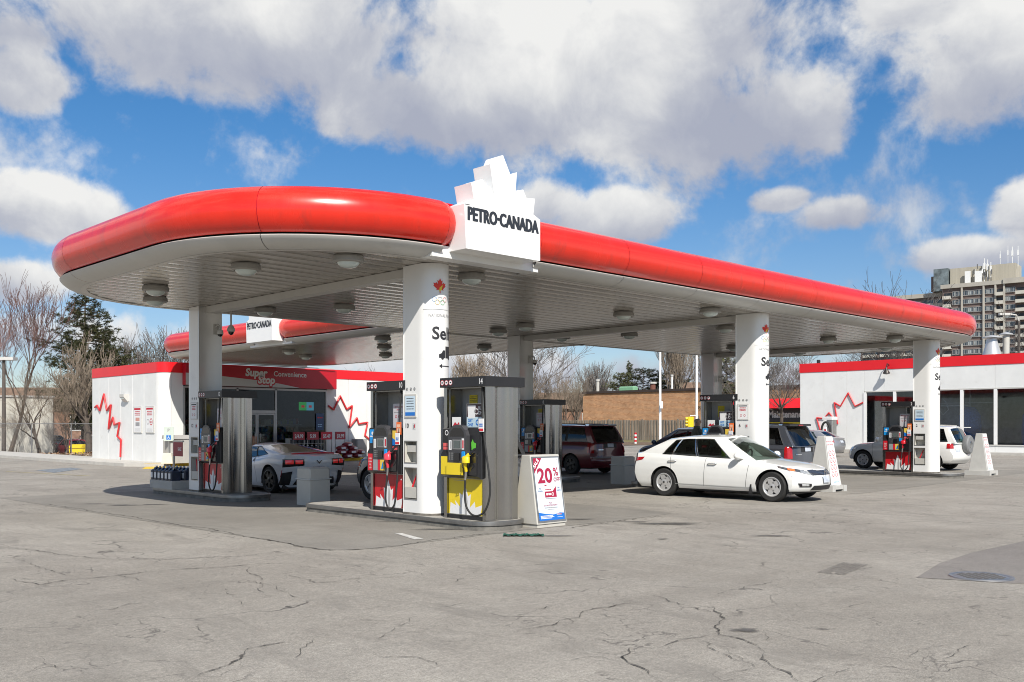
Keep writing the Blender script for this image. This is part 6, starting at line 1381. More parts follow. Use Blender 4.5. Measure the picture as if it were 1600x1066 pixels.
    def side(tt, v, sg_, e=0.):
        xb = g1+(g0-g1)*tt; xt = r1_+(r0_-r1_)*tt; zbm = zs(xb)-.02; yb = ys(xb, zs(xb))-.015; zt = rs_(xt); yt = Wd/2*rf*(1-.05*abs(2*tt-1)**3)
        vv = v; x_ = xb+(xt-xb)*vv; z_ = zbm+(zt-zbm)*vv; y_ = yb+(yt-yb)*vv+bulge*math.sin(math.pi*vv)
        if 'cfn' in P: pass
        return Vector((x_, sg_*(y_+e), z_))
    wins = P['wins']; tb = sorted(set([0., 1.]+[q for w_ in wins for q in w_[:2]])); vb = [0, P.get('v0', .06), P.get('v1', .90), 1]
    def refine(b, k): return sorted(set(round(b[i]+(b[i+1]-b[i])*j/k, 5) for i in range(len(b)-1) for j in range(k+1)))
    tl = refine(tb, 4); vl = refine(vb, 3)
    mb = MB()
    for sg_ in (1, -1):
        for i in range(len(tl)-1):
            for j in range(len(vl)-1):
                tm, vm = (tl[i]+tl[i+1])/2, (vl[j]+vl[j+1])/2
                if any(w_[0] < tm < w_[1] for w_ in wins) and vb[1] < vm < vb[2]: continue
                inpil = wins[0][0] < tm < wins[-1][1] and vb[1] < vm < vb[2]
                mb.add([side(tl[i], vl[j], sg_), side(tl[i+1], vl[j], sg_), side(tl[i+1], vl[j+1], sg_), side(tl[i], vl[j+1], sg_)], [(0, 1, 2, 3)], 1 if inpil else 0)
    rc = P.get('rcrown', .05)
    def screen(v, q, front, e=0.):
        a = side(0. if front else 1., v, 1); bl = (P.get('wbulge', .24) if front else P.get('rbulge', .10))*(1-.5*v); x_ = a.x+(bl*(1-abs(q)**2.2)+e)*(1 if front else -1); return Vector((x_, q*a.y, a.z+rc*(1-q*q)*v+(e if v > .5 else 0)))
    def roofp(s_, q):
        a = side(0, 1, 1); b_ = side(1, 1, 1); xf2 = screen(1, q, True).x; xr2 = screen(1, q, False).x; sd = side(s_, 1, 1); return Vector((xf2+(xr2-xf2)*s_, q*sd.y, sd.z+rc*(1-q*q)))
    qs = [-1+2*j/14 for j in range(15)]; sl = refine([0, 1], 14)
    mb.add([roofp(s_, q) for s_ in sl for q in qs], [(i*15+j, i*15+j+1, (i+1)*15+j+1, (i+1)*15+j) for i in range(14) for j in range(14)], P.get('roofmat', 0))
    gm = P.get('glass', glass)
    for front in (True, False):
        qq = refine([-1, -.90, .90, 1], 4) if front else refine([-1, -P.get('rq', .84), P.get('rq', .84), 1], 4); v_ = refine([0, P.get('rv0', .05) if not front else .04, P.get('rv1', .90) if not front else .94, 1], 4)
        lim = .90 if front else P.get('rq', .84); a_, b_ = (.04, .94) if front else (P.get('rv0', .05), P.get('rv1', .90)); gl = MB()
        for i in range(len(v_)-1):
            for j in range(len(qq)-1):
                vm, qm = (v_[i]+v_[i+1])/2, (qq[j]+qq[j+1])/2; isg = abs(qm) < lim and a_ < vm < b_
                (gl if isg else mb).add([screen(v_[i], qq[j], front), screen(v_[i], qq[j+1], front), screen(v_[i+1], qq[j+1], front), screen(v_[i+1], qq[j], front)], [(0, 1, 2, 3)], 0)
        gl.build('windshield' if front else 'rear_window', gm if front else P.get('rearglass', gm), t, 60, True)
    mb.build('cabin_frame', [pm, trimdark, blackg], t, 30, True)
    for w_ in wins:
        for sg_ in (1, -1):
            mb = MB(); mb.grid(lambda u, v: side(w_[0]+(w_[1]-w_[0])*u, vb[1]+(vb[2]-vb[1])*v, sg_, -.002), 6, 4); mb.build('side_window', P.get('sideglass', gm), t, 60)
            mb = MB(); ring = [(w_[0], vb[1]), (w_[1], vb[1]), (w_[1], vb[2]), (w_[0], vb[2])]; pts = []
            for (a, b_), (c_, d_) in zip(ring, ring[1:]+ring[:1]): pts += [side(a+(c_-a)*k/4, b_+(d_-b_)*k/4, sg_, .002) for k in range(4)]
            mb.tube(pts, .008, 4, closed=True); mb.build('window_seal', P.get('seal', trimdark), t)
    # underbody, wells, interior
    mb = MB(); mb.box(xr_+.35, xf_-.45, -Wd/2+.14, Wd/2-.14, zb-.02, zb+.12)
    for ax in (axf, axr):
        for sg_ in (1, -1):
            prof = [(RA+.0, 0), (RA, -.28)]; n_ = 16
            for i in range(n_):
                a0, a1 = math.pi*i/n_-.25*(i == 0), math.pi*(i+1)/n_+.25*(i == n_-1); y0, y1 = sg_*(Wd/2*plan(ax)-.035), sg_*(Wd/2-.36)
                mb.quad((ax+RA*math.cos(a0), y0, rw+RA*math.sin(a0)), (ax+RA*math.cos(a1), y0, rw+RA*math.sin(a1)), (ax+RA*math.cos(a1), y1, rw+RA*math.sin(a1)), (ax+RA*math.cos(a0), y1, rw+RA*math.sin(a0)))
            mb.box(ax-RA, ax+RA, min(sg_*(Wd/2-.36), sg_*(Wd/2-.37)), max(sg_*(Wd/2-.36), sg_*(Wd/2-.37)), zb, rw+RA)
    mb.build('underbody', trimdark, t)
    mb = MB(); zf = zs(0)-.12; mb.box(g0+.1, g1-.1, -Wd/2+.16, Wd/2-.16, zb+.2, zf-.25); mb.prism([(g1-.15, zf-.3), (g1-.15, zs(g1)-.03), (g1-.55, zs(g1)-.05), (g1-.65, zf-.3)], 1, -Wd/2+.2, Wd/2-.2); mb.build('interior_tub', trimdark, t)
    cabL = (g1-.75)-(g0+.3); rows = P.get('rows', [.22, .68])
    for rr in rows:
        for sg_ in (1, -1):
            xx = (g1+r1_)/2-.25-(rr)*cabL*.9; mb = MB(); mb.rbox(xx-.25, xx+.25, sg_*.36-.24, sg_*.36+.24, zf-.4, zf-.15, .05); mb.prism([(xx-.18, zf-.2), (xx-.30, zf-.2), (xx-.46, H-.52), (xx-.34, H-.50)], 1, sg_*.36-.23, sg_*.36+.23)
            mb.rbox(xx-.48, xx-.38, sg_*.36-.12, sg_*.36+.12, H-.50, H-.30, .03); mb.build('seat', seatm, t, 40)
    mb = MB(); xx = (g1+r1_)/2-.32; pts = [(xx+.06*math.sin(a), .36+.17*math.cos(a), H-.52+.17*math.sin(a)) for a in np.linspace(0, 6.283, 17)[:-1]]; mb.tube(pts, .018, 6, closed=True); mb.build('steering_wheel', trimdark, t)
    ty, rm = wheel_mesh(rw, P.get('tw', .215), P.get('rim', rw*.66), P.get('style', 'five'), P.get('rimmat', alloy))
    for ax in (axf, axr):
        for sg_ in (1, -1):
            w0 = obj('wheel', ty, t, (ax, sg_*(Wd/2*plan(ax)-P.get('tw', .215)/2-.012), rw), (0, 0 if sg_ > 0 else 0, 0 if sg_ > 0 else math.pi)); obj('rim', rm, w0)
    # doors: seams, handles, mirrors
    for xs_ in P.get('seams', []):
        for sg_ in (1, -1):
            mb = MB(); (x0, z0), (x1, z1) = xs_; k = 14; pts = [(x0+(x1-x0)*i/k, z0+(z1-z0)*i/k) for i in range(k+1)]; dx, dz = (x1-x0), (z1-z0); l_ = math.hypot(dx, dz); nx, nz = -dz/l_*.004, dx/l_*.004
            mb.add([q for (a, b_) in pts for q in ((a-nx, sg_*(ys(a-nx, b_-nz)+.0025), b_-nz), (a+nx, sg_*(ys(a+nx, b_+nz)+.0025), b_+nz))], [(2*i, 2*i+1, 2*i+3, 2*i+2) for i in range(k)]); mb.build('door_seam', trimdark, t)
    for hx, hz in P.get('handles', []):
        for sg_ in (1, -1):
            yy = ys(hx, hz); mb = MB(); mb.tube([(hx-.11, sg_*yy, hz), (hx-.09, sg_*(yy+.035), hz), (hx+.09, sg_*(yy+.035), hz+.004), (hx+.11, sg_*yy, hz+.004)], .014, 6); mb.build('door_handle', P.get('handlemat', pm), t, 60)
    if P.get('mirror'):
        mx, mz = P['mirror']
        for sg_ in (1, -1):
            yy = ys(mx, zs(mx))-.02; mb = MB(); mb.ball((mx-.03, sg_*(yy+.17), mz), .105, 14, 0, (.75, 1.15, .78)); mb.tube([(mx+.02, sg_*(yy-.03), mz-.06), (mx, sg_*(yy+.10), mz-.03)], [.03, .04], 8, 0); mb.build('side_mirror', P.get('mirrormat', pm), t, 60)
    if 'extra' in P: P['extra'](t, patch, dict(ys=ys, zs=zs, side=side, screen=screen, fasc=fasc, xfr=xfr, xre=xre, Wd=Wd, H=H, L=L, zb=zb, roofp=roofp))
    return t

# ---- white sedan
def ex_sedan(t, patch, g):
    patch('headlight', [(-.20, .76), (.44, .59), (.44, .68), (-.22, .80)], headl, 'fcorner', .008, n_=(16, 4)); patch('headlamp_lens', [(.18, .655), (.38, .60), (.38, .68), (.18, .715)], lampclear, 'fcorner', .012)
    patch('indicator', [(-.02, .715), (.09, .69), (.09, .735), (-.02, .755)], orange, 'fcorner', .012)
    patch('grille', [(-.46, .60), (.46, .60), (.50, .72), (-.50, .72)], mat('grille_chrome', (.35, .35, .36), .2, .9, var=.1), 'front', .012); 
    for k in range(4): patch('grille_bar', [(-.44, .61+k*.027), (.44, .61+k*.027), (.44, .618+k*.027), (-.44, .618+k*.027)], trimdark, 'front', .016)
    patch('lower_grille', [(-.50, .27), (.50, .27), (.44, .37), (-.44, .37)], trimdark, 'front', .008)
    patch('fog_light', [(.12, .35), (.34, .35), (.34, .42), (.08, .43)], blackg, 'fcorner', .010); patch('fog_lens', [(.15, .365), (.28, .365), (.28, .41), (.14, .415)], lampclear, 'fcorner', .014)
    patch('front_plate', [(-.15, .43), (.15, .43), (.15, .575), (-.15, .575)], plate, 'front', .035)
    patch('taillight', [(-.16, .86), (.34, .76), (.34, .90), (-.22, .93)], lampred, 'rcorner', .008, n_=(14, 4))
    patch('rear_plate', [(-.15, .72), (.15, .72), (.15, .85), (-.15, .85)], plate, 'rear', .012)
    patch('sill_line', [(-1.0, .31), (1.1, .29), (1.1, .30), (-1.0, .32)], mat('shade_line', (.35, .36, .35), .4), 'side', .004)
    H_ = Vector((g['xfr'](.7)+.016, 0, .66)); mb = MB(); f_ = flatmap(H_, (0, 1, 0), (0, 0, 1), (1, 0, 0), 0)
    put_rect(mb, -.05, -.03, -.04, .05, f_, 0, .01); put_rect(mb, .03, .05, -.04, .05, f_, 0, .01); put_rect(mb, -.035, .035, -.005, .015, f_, 0, .01); put_ring(mb, 0, 0, .062, .072, f_, 0, .01); mb.build('badge', chrome, t)
    for sg_ in (1, -1):
        mb = MB(); x = 1.455-.38-.02; yy = g['ys'](1.0, .3); mb.prism([(1.00, .16), (1.06, .16), (1.08, .40), (1.05, .42)], 1, sg_*(yy-.10), sg_*(yy+.012)); mb.build('mudflap', trimdark, t)
        mb = MB(); pts = [g['side'](q, 1.0, sg_, .0) for q in np.linspace(0, 1, 12)]
    vest = MB(); vest.rbox(.10, .16, -.52, -.40, .98, 1.16, .02); vest.build('hi_vis_tag', mat('hi_vis', (.55, .7, .05), .6), t)
    mb = MB(); mb.rbox(-.28, .0, -.56, -.26, .75, 1.18, .08); mb.ball((-.02, -.36, 1.22), .11, 12, 1, (.9, .85, 1.1)); mb.build('driver_figure', [mat('driver_coat', (.04, .035, .03), .9), mat('driver_skin', (.20, .12, .09), .7)], t, 60)
sedan_zs = [(-2.44, .93), (-2.30, 1.0), (-2.0, 1.015), (-1.5, 1.0), (-.9, .985), (0, .945), (.8, .915), (1.3, .87), (1.75, .81), (2.05, .755), (2.3, .70), (2.44, .66)]
CARS = {}
wp = paint('paint_pearl_white', (.77, .775, .755))
accord = dict(L=4.82, W=1.85, H=1.47, zb=.19, rw=.335, rim=.215, wb=2.775, fo=.86, paint=wp, zs=sedan_zs, plan=[(-2.43, .86), (-2.1, .94), (-1.4, .99), (0, 1), (1.3, .985), (1.9, .94), (2.2, .88), (2.43, .80)],
 front=[(0, .12), (.15, .04), (.35, .0), (.6, .01), (.8, .05), (1, .15)], rear=[(0, .18), (.2, .06), (.45, .0), (.7, .03), (.85, .08), (1, .05)], cf=.385, cr=.32, gb=(-2.0, 1.10), gt=(-1.30, .20), rf=.66, bulge=.05,
 roof=[(-1.6, 1.28), (-1.2, 1.355), (-.7, 1.415), (-.2, 1.43), (.15, 1.415), (.5, 1.37)], wins=[(.18, .455), (.475, .69), (.70, .79)], seams=[((.92, .30), (1.0, .80)), ((-.14, .28), (-.10, .93)), ((-1.02, .60), (-1.06, .97)), ((-.93, .42), (-1.02, .60))], handles=[(.08, .80), (-1.0, .84)],
 handlemat=chrome, mirror=(.80, 1.0), style='five', rbulge=.2, wbulge=.3, seal=chrome, extra=ex_sedan, sideglass=glassmat('green_glass', (.30, .38, .34, 1)), glass=glassmat('screen_glass', (.5, .6, .56, 1)))
hd = math.atan2(-2.78, .20)
car('sedan', 'pearl white four door sedan pulling out in front of the centre column', 'car', 9.02, -.12, hd, accord)

# ---- white sports coupe
def ex_coupe(t, patch, g):
    bz = blackg
    patch('tail_panel', [(.40, .70), (.90, .66), (.90, .86), (.40, .86)], blackg, 'rear', .006, pair=True)
    patch('taillight', [(.44, .74), (.62, .74), (.62, .84), (.44, .84)], mat('tail_glow', (.7, .02, .03), .15, emit=((1, .04, .03, 1), .12), coat=1), 'rear', .012, pair=True); patch('taillight', [(.66, .74), (.84, .74), (.84, .84), (.66, .84)], MATS['tail_glow'], 'rear', .012, pair=True)
    patch('diffuser', [(-.60, .22), (.60, .22), (.52, .40), (-.52, .40)], trimdark, 'rear', .008); patch('rear_corner', [(-.10, .22), (.18, .22), (.22, .56), (-.0, .52)], trimdark, 'rcorner', .009)
    patch('rear_plate', [(-.22, .44), (.22, .44), (.22, .60), (-.22, .60)], mat('plate_blue', (.08, .20, .38), .4, var=.2, vscale=9), 'rear', .014)
    x0 = g['xre'](.8)-.02; mb = MB(); f_ = flatmap((x0, 0, .79), (0, -1, 0), (0, 0, 1), (-1, 0, 0), .0); put_poly(mb, [(-.09, .04), (-.06, .04), (0, -.02), (.06, .04), (.09, .04), (0, -.055)], f_, 0, .005); mb.build('badge', blackg, t)
    mb = MB(); f_ = flatmap((g['xre'](.62)-.01, 0, .66), (0, -1, 0), (0, 0, 1), (-1, 0, 0), .0); put_text(mb, 'CORVETTE', 0, -.01, .045, f_, 0, .01, 1.5, 'c', .008); mb.build('badge_text', inkgrey, t)
    for k in (-.16, -.055, .055, .16):
        mb = MB(); mb.cyl((g['xre'](.2)-.02, k, .30), (g['xre'](.2)+.15, k, .30), .045, 12); mb.build('exhaust', chrome, t, 40)
    # rear glass: blue and red reflections painted as coloured strips on the black hatch
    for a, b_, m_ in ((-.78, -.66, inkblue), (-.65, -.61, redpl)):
        mb = MB(); mb.grid(lambda u, v: g['screen'](.06+.84*v, a+(b_-a)*u, False, .006), 3, 8); mb.build('hatch_reflection', m_, t, 60)
    mb = MB(); mb.tube([(-1.98, -.62, .985), (-2.06, -.3, 1.0), (-2.09, 0, 1.005), (-2.06, .3, 1.0), (-1.98, .62, .985)], .018, 6); mb.build('brake_light', redpl, t, 60)
    patch('door_notch', [(-.62, .79), (-.54, .79), (-.55, .87), (-.59, .87)], trimdark, 'side', .006); patch('side_vent', [(.62, .40), (.80, .40), (.72, .66), (.68, .66)], trimdark, 'side', .005); patch('reflector', [(-1.92, .42), (-1.89, .42), (-1.98, .60), (-2.0, .60)], lampred, 'side', .008)
cp = paint('paint_arctic_white', (.86, .87, .88))
coupe = dict(L=4.5, W=1.88, H=1.235, zb=.14, rw=.335, rim=.25, tw=.27, wb=2.71, fo=.93, paint=cp, zs=[(-2.25, .90), (-2.1, .96), (-1.8, .97), (-1.35, .985), (-.9, .93), (-.3, .86), (.5, .83), (1.1, .84), (1.5, .82), (2.0, .66), (2.25, .56)], soft=.2,
 plan=[(-2.25, .90), (-1.9, .97), (-1.3, 1.0), (-.6, .955), (.2, .93), (.9, .96), (1.35, .985), (1.9, .92), (2.25, .80)], front=[(0, .2), (.3, .02), (.6, .0), (1, .25)], rear=[(0, .22), (.25, .10), (.45, .08), (.6, .02), (.8, .0), (1, .03)], cf=.5, cr=.22, gb=(-1.93, .78), gt=(-.52, .02), rf=.56, bulge=.03,
 roof=[(-.9, 1.14), (-.5, 1.175), (-.1, 1.195), (.3, 1.17)], wins=[(.06, .50), (.52, .74)], v0=.08, v1=.86, seams=[((.55, .22), (.62, .78)), ((-.72, .22), (-.70, .50)), ((-.70, .50), (-.62, .84))], style='split', rimmat=mat('rim_black', (.03, .03, .03), .3, .5), rbulge=.12, wbulge=.3, rows=[.3], rearglass=mat('hatch_glass', (.015, .016, .018), .06, var=0, coat=1), sideglass=glassmat('coupe_glass', (.12, .20, .22, 1)), rq=.80, rv0=.04, rv1=.95, mirror=(.55, .95), extra=ex_coupe,
 sec=[(0, .88), (.12, .94), (.35, .965), (.55, .985), (.75, 1.0), (.9, .96), (1., .86)], crown=.05)
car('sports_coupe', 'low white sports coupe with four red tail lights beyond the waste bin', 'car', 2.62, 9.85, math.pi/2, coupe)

# ---- dark compact SUV (Escape like)
def ex_suv(t, patch, g, tall=.72, txt='ESCAPE', lampz=(.98, 1.18), plz=.80):
    patch('taillight', [(-.10, lampz[0]-.06), (.20, lampz[0]-.06), (.16, lampz[1]-.10), (-.08, lampz[1]-.12)], lampred, 'rcorner', .010, n_=(12, 4))
    patch('rear_plate', [(-.22, plz), (.22, plz), (.22, plz+.13), (-.22, plz+.13)], plate, 'rear', .014)
    patch('rear_bumper', [(-.86, .36), (.86, .36), (.86, .62), (-.86, .62)], trimdark, 'rear', .012, n_=(14, 4))
    patch('headlight', [(-.12, .74), (.32, .72), (.32, .86), (-.14, .92)], headl, 'fcorner', .008, n_=(12, 4)); patch('indicator', [(-.10, .76), (-.03, .76), (-.03, .88), (-.10, .9)], orange, 'fcorner', .012)
    patch('lower_cladding', [(-2.0, .24), (2.0, .24), (2.0, .40), (-2.0, .40)], trimdark, 'side', .0) if False else None
    patch('grille', [(-.45, .62), (.45, .62), (.48, .86), (-.48, .86)], trimdark, 'front', .012)
    mb = MB(); f_ = flatmap((g['xre'](.88)-.012, 0, g['zs'](-g['L']/2+.1)-.10), (0, -1, 0), (0, 0, 1), (-1, 0, 0), .0); put_text(mb, txt, 0, 0, .07, f_, 0, .01, 1.9, 'c', .012); mb.build('badge_text', chrome, t)
    mb = MB(); p = g['screen'](.08, .0, False, .02); q_ = g['screen'](.40, -.50, False, .02); mb.tube([p, p.lerp(q_, .5)+Vector((-.01, 0, .02)), q_], .013, 6); mb.build('rear_wiper', trimdark, t)
dk = paint('paint_charcoal', (.035, .037, .042)); dk2 = paint('paint_dark_grey_blue', (.05, .055, .068))
escape = dict(L=4.45, W=1.84, H=1.70, zb=.26, rw=.36, rim=.22, wb=2.62, fo=.90, paint=dk, zs=[(-2.2, 1.06), (-1.5, 1.10), (-.5, 1.08), (.6, 1.06), (1.0, 1.04), (1.6, .98), (2.1, .86), (2.2, .80)], plan=[(-2.22, .88), (-1.8, .96), (-1, 1), (1, 1), (1.7, .96), (2.22, .84)],
 front=[(0, .16), (.2, .03), (.4, 0), (.7, .05), (.9, .10), (1, .22)], rear=[(0, .14), (.2, .02), (.4, .0), (.6, .07), (.9, .10), (1, .12)], cf=.32, cr=.22, gb=(-2.07, 1.0), gt=(-1.72, .25), rf=.72, roof=[(-2, 1.60), (-1.2, 1.655), (-.2, 1.66), (.5, 1.62)], wins=[(.15, .42), (.445, .70), (.72, .90)], sideglass=darkglass, rearglass=glassmat('rear_green', (.35, .42, .38, 1)),
 seams=[((.95, .4), (1.0, 1.0)), ((-.1, .4), (-.06, 1.06)), ((-1.1, .6), (-1.0, 1.06))], handles=[(.1, .95), (-.9, .98)], mirror=(.78, 1.18), archgap=.06, rbulge=.08, rq=.80, rv0=.06, extra=ex_suv)
car('suv', 'dark charcoal SUV parked behind pumps 10 and 14', 'SUV', 3.14, 3.62, math.pi/2, escape)

# ---- minivans
def ex_van(t, patch, g, red_=False):
    patch('taillight', [(-.10, .74), (.16, .74), (.15, 1.08), (-.08, 1.08)], P_['lamp'] if False else lampred, 'rcorner', .012, n_=(12, 4))
    patch('rear_plate', [(-.16, .94), (.16, .94), (.16, 1.08), (-.16, 1.08)], plate, 'rear', .014); patch('plate_recess', [(-.34, .92), (.34, .92), (.34, 1.14), (-.34, 1.14)], trimdark, 'rear', .006)
    patch('bumper_strip', [(-.84, .56), (.84, .56), (.84, .62), (-.84, .62)], mat('bumper_grey', (.25, .20, .19), .4), 'rear', .010, n_=(14, 1)); patch('headlight', [(.50, .66), (.84, .66), (.84, .84), (.55, .82)], headl, 'front', .01, pair=True)
    patch('badge_strip', [(.35, .84), (.60, .84), (.60, .87), (.35, .87)], chrome, 'rear', .01); patch('grille', [(-.4, .6), (.4, .6), (.4, .8), (-.4, .8)], trimdark, 'front', .012)
    for s_ in (1, -1):
        mb = MB(); pts = [g['side'](q, 1, s_)+Vector((0, -s_*.06, .05)) for q in np.linspace(.15, .92, 10)]; pts = [pts[0]-Vector((0, 0, .05))]+pts+[pts[-1]-Vector((0, 0, .05))]; mb.tube(pts, .018, 6); mb.build('roof_rail', trimdark, t, 60)
    mb = MB(); a = g['roofp'](.97, 0); mb.rbox(a.x-.20, a.x+.05, -.62, .62, a.z-.04, a.z+.02, .015); mb.build('roof_spoiler', blackg, t, 40); mb = MB(); mb.box(a.x-.215, a.x-.201, -.12, .12, a.z-.03, a.z-.005); mb.build('brake_light', lampred, t)
    mb = MB(); p = g['screen'](.06, .0, False, .02); q_ = g['screen'](.10, -.66, False, .02); mb.tube([p, q_], .014, 6); mb.build('rear_wiper', trimdark, t)
van = dict(L=5.12, W=1.98, H=1.74, zb=.22, rw=.345, rim=.215, wb=3.07, fo=.98, paint=paint('paint_dark_red', (.13, .008, .016)), zs=[(-2.55, 1.08), (-2.2, 1.12), (-1, 1.12), (.6, 1.08), (1.3, 1.04), (2.0, .92), (2.4, .78), (2.55, .72)], plan=[(-2.56, .90), (-2.2, .97), (-1, 1), (1.2, 1), (2.0, .94), (2.56, .80)],
 front=[(0, .18), (.3, 0), (.6, .03), (1, .25)], rear=[(0, .1), (.12, .02), (.3, .0), (.4, .05), (.7, .07), (1, .10)], cf=.42, cr=.16, gb=(-2.44, 1.42), gt=(-2.10, .45), rf=.75, roof=[(-2.3, 1.65), (-1.5, 1.69), (0, 1.70), (.6, 1.66)], wins=[(.13, .38), (.405, .66), (.685, .93)], sideglass=darkglass, rearglass=darkglass, rq=.86, rv0=.04, rv1=.92,
 seams=[((1.25, .35), (1.3, 1.0)), ((.1, .35), (.12, 1.08)), ((-1.15, .45), (-1.1, 1.10)), ((-1.1, 1.0), (-2.3, 1.0))], handles=[(.3, .98), (-.1, .98)], mirror=(1.1, 1.2), rbulge=.07, style='five', extra=ex_van, rows=[.18, .5, .8])
car('minivan', 'dark red minivan seen from behind, right of pump 8', 'minivan', 14.98, 10.98, math.pi/2, dict(van, rimmat=mat('rim_black', (.03, .03, .03), .3, .5)))
car('minivan', 'dark grey minivan with bright red tail light right of the centre column', 'minivan', 14.93, 3.52, math.pi/2, dict(van, W=1.88, paint=dk2, rearglass=glassmat('van_rear_smoke', (.10, .12, .14, 1))))

# ---- small dark blue hatch behind the white sedan
bl = paint('paint_slate_blue', (.055, .075, .125))
def ex_hatch(t, patch, g):
    patch('headlight', [(-.25, .82), (.30, .66), (.30, .74), (-.28, .88)], headl, 'fcorner', .008, n_=(12, 4)); patch('taillight', [(-.15, .84), (.22, .84), (.22, .96), (-.15, .98)], lampred, 'rcorner', .01)
    mb = MB(); mb.rbox(-1.0, -.86, -.04, .04, 1.60, 1.66, .015); mb.build('roof_tag', redpl, t)
blue = dict(L=4.6, W=1.80, H=1.62, zb=.2, rw=.33, rim=.21, wb=2.70, fo=.95, paint=bl, zs=[(-2.3, 1.0), (-1.5, 1.06), (0, 1.03), (.9, 1.0), (1.5, .92), (2.05, .78), (2.3, .66)], plan=[(-2.3, .88), (-1.5, .97), (0, 1), (1.3, .98), (2.3, .80)], front=[(0, .16), (.3, .0), (.6, .03), (1, .30)], rear=[(0, .16), (.3, .0), (.7, .04), (1, .1)], cf=.45, cr=.25,
 gb=(-1.95, 1.28), gt=(-1.1, .20), rf=.68, roof=[(-1.5, 1.47), (-.8, 1.56), (-.2, 1.575), (.4, 1.54)], wins=[(.16, .44), (.47, .76), (.78, .88)], sideglass=glassmat('blue_side', (.14, .17, .20, 1)), seams=[((.95, .4), (1.0, .95)), ((-.1, .4), (-.06, 1.02))], mirror=(1.0, 1.08), extra=ex_hatch, wbulge=.3, rbulge=.2)
car('hatchback', 'slate blue car facing left behind the white sedan roof', 'car', 18.85, 7.9, math.pi/2, blue)

# ---- white SUV with spare wheel
def ex_rav(t, patch, g):
    patch('taillight', [(-.12, .84), (.14, .84), (.12, 1.02), (-.10, 1.02)], lampred, 'rcorner', .012, n_=(12, 4))
    patch('headlight', [(-.12, .76), (.26, .68), (.26, .78), (-.16, .84)], lampclear, 'fcorner', .008, n_=(12, 4))
    patch('rear_plate', [(.40, .72), (.64, .72), (.64, .84), (.40, .84)], plate, 'rear', .014)
    ww = MB(); x0 = -2.24; ww.lathe([(0, -.10), (.30, -.10), (.345, -.06), (.355, .04), (.33, .10), (0, .10)], 28, (x0-.02, 0, 0), 0); o = ww.build('spare_wheel_cover', mat('cover_grey', (.20, .205, .21), .5), t, 40); o.location = (0, -.08, .98); mb = MB(); mb.lathe([(0, -.108), (.12, -.108), (.13, -.102)], 20, (x0-.02, 0, 0), 0); mb.build('cover_badge', chrome, o)
    mb = MB(); mb.box(-2.2, -2.02, -.5, .5, 1.60, 1.63); mb.build('roof_spoiler', g.get('pm', wp), t)
    for s_ in (1, -1):
        mb = MB(); pts = [g['side'](q, 1, s_)+Vector((0, -s_*.05, .06)) for q in np.linspace(.15, .92, 10)]; mb.tube(pts, .018, 6); mb.build('roof_rail', trimm, t, 60)
rav = dict(L=4.5, W=1.84, H=1.70, zb=.27, rw=.355, rim=.225, wb=2.66, fo=.87, paint=paint('paint_plain_white', (.72, .72, .70)), zs=[(-2.25, 1.02), (-1.8, 1.08), (-.5, 1.05), (.6, 1.03), (1.0, 1.01), (1.6, .95), (2.1, .84), (2.25, .76)], plan=[(-2.25, .88), (-1.8, .96), (-1, 1), (1, 1), (1.7, .96), (2.25, .84)],
 front=[(0, .16), (.2, .03), (.4, 0), (.7, .05), (1, .24)], rear=[(0, .14), (.2, .0), (.4, .0), (.55, .08), (1, .12)], cf=.36, cr=.2, gb=(-2.10, 1.02), gt=(-1.80, .22), rf=.72, roof=[(-2, 1.60), (-1.2, 1.64), (-.2, 1.65), (.5, 1.61)], wins=[(.16, .44), (.46, .72), (.745, .92)], sideglass=glassmat('teal_glass', (.16, .30, .30, 1)),
 seams=[((.95, .4), (1.0, .97)), ((-.15, .4), (-.12, 1.03)), ((-1.1, .6), (-1.0, 1.04))], handles=[(.05, .92), (-.95, .95)], handlemat=trimdark, mirror=(.78, 1.16), rbulge=.07, extra=ex_rav, style='five')
car('suv', 'white SUV with grey spare wheel cover, half hidden by the right end column', 'SUV', 26.42, 3.1, math.pi/2, rav)

# ---- more distant cars
def ex_plain(t, patch, g):
    patch('taillight', [(-.14, .78), (.24, .76), (.24, .88), (-.14, .90)], lampred, 'rcorner', .01); patch('headlight', [(-.14, .64), (.30, .58), (.30, .66), (-.14, .72)], headl, 'fcorner', .01); patch('rear_plate', [(-.16, .76), (.16, .76), (.16, .88), (-.16, .88)], plate, 'rear', .012)
base = dict(accord, extra=ex_plain, seal=trimdark, handlemat=trimdark)
car('sedan', 'silver sedan tail behind the white sandwich sign and the dark minivan', 'car', 38.6, 14.3, math.pi/2, dict(base, paint=paint('paint_silver', (.33, .34, .36), .3, .5)))
c = wpt(112, 80); car('hatchback', 'small dark red car parked beyond the chain link fence at the left', 'car', c.x, c.y, rzs+math.pi/2+.75, dict(blue, L=4.2, H=1.5, wb=2.55, fo=.85, extra=ex_plain, paint=paint('paint_cherry', (.42, .015, .03)), zs=[(a*.91, b*.92) for a, b in blue['zs']], plan=[(a*.91, b) for a, b in blue['plan']], gb=(-1.85, 1.1), gt=(-1.35, .2), roof=[(-1.5, 1.37), (-.8, 1.44), (-.2, 1.45), (.4, 1.42)]), 'cars parked beyond the fence', gh(c.x, c.y))
c = wpt(136, 96); car('suv', 'white SUV parked behind the small red car at the left', 'SUV', c.x, c.y, rzs+math.pi/2+.5, dict(rav, extra=ex_plain), 'cars parked beyond the fence', gh(c.x, c.y))
c = wpt(158, 84); car('sedan', 'grey blue car tail beside the left wall of the store', 'car', c.x, c.y, rzs+math.pi/2+.4, dict(base, paint=paint('paint_steel_blue', (.12, .15, .18), .3, .4)), 'cars parked beyond the fence', gh(c.x, c.y))
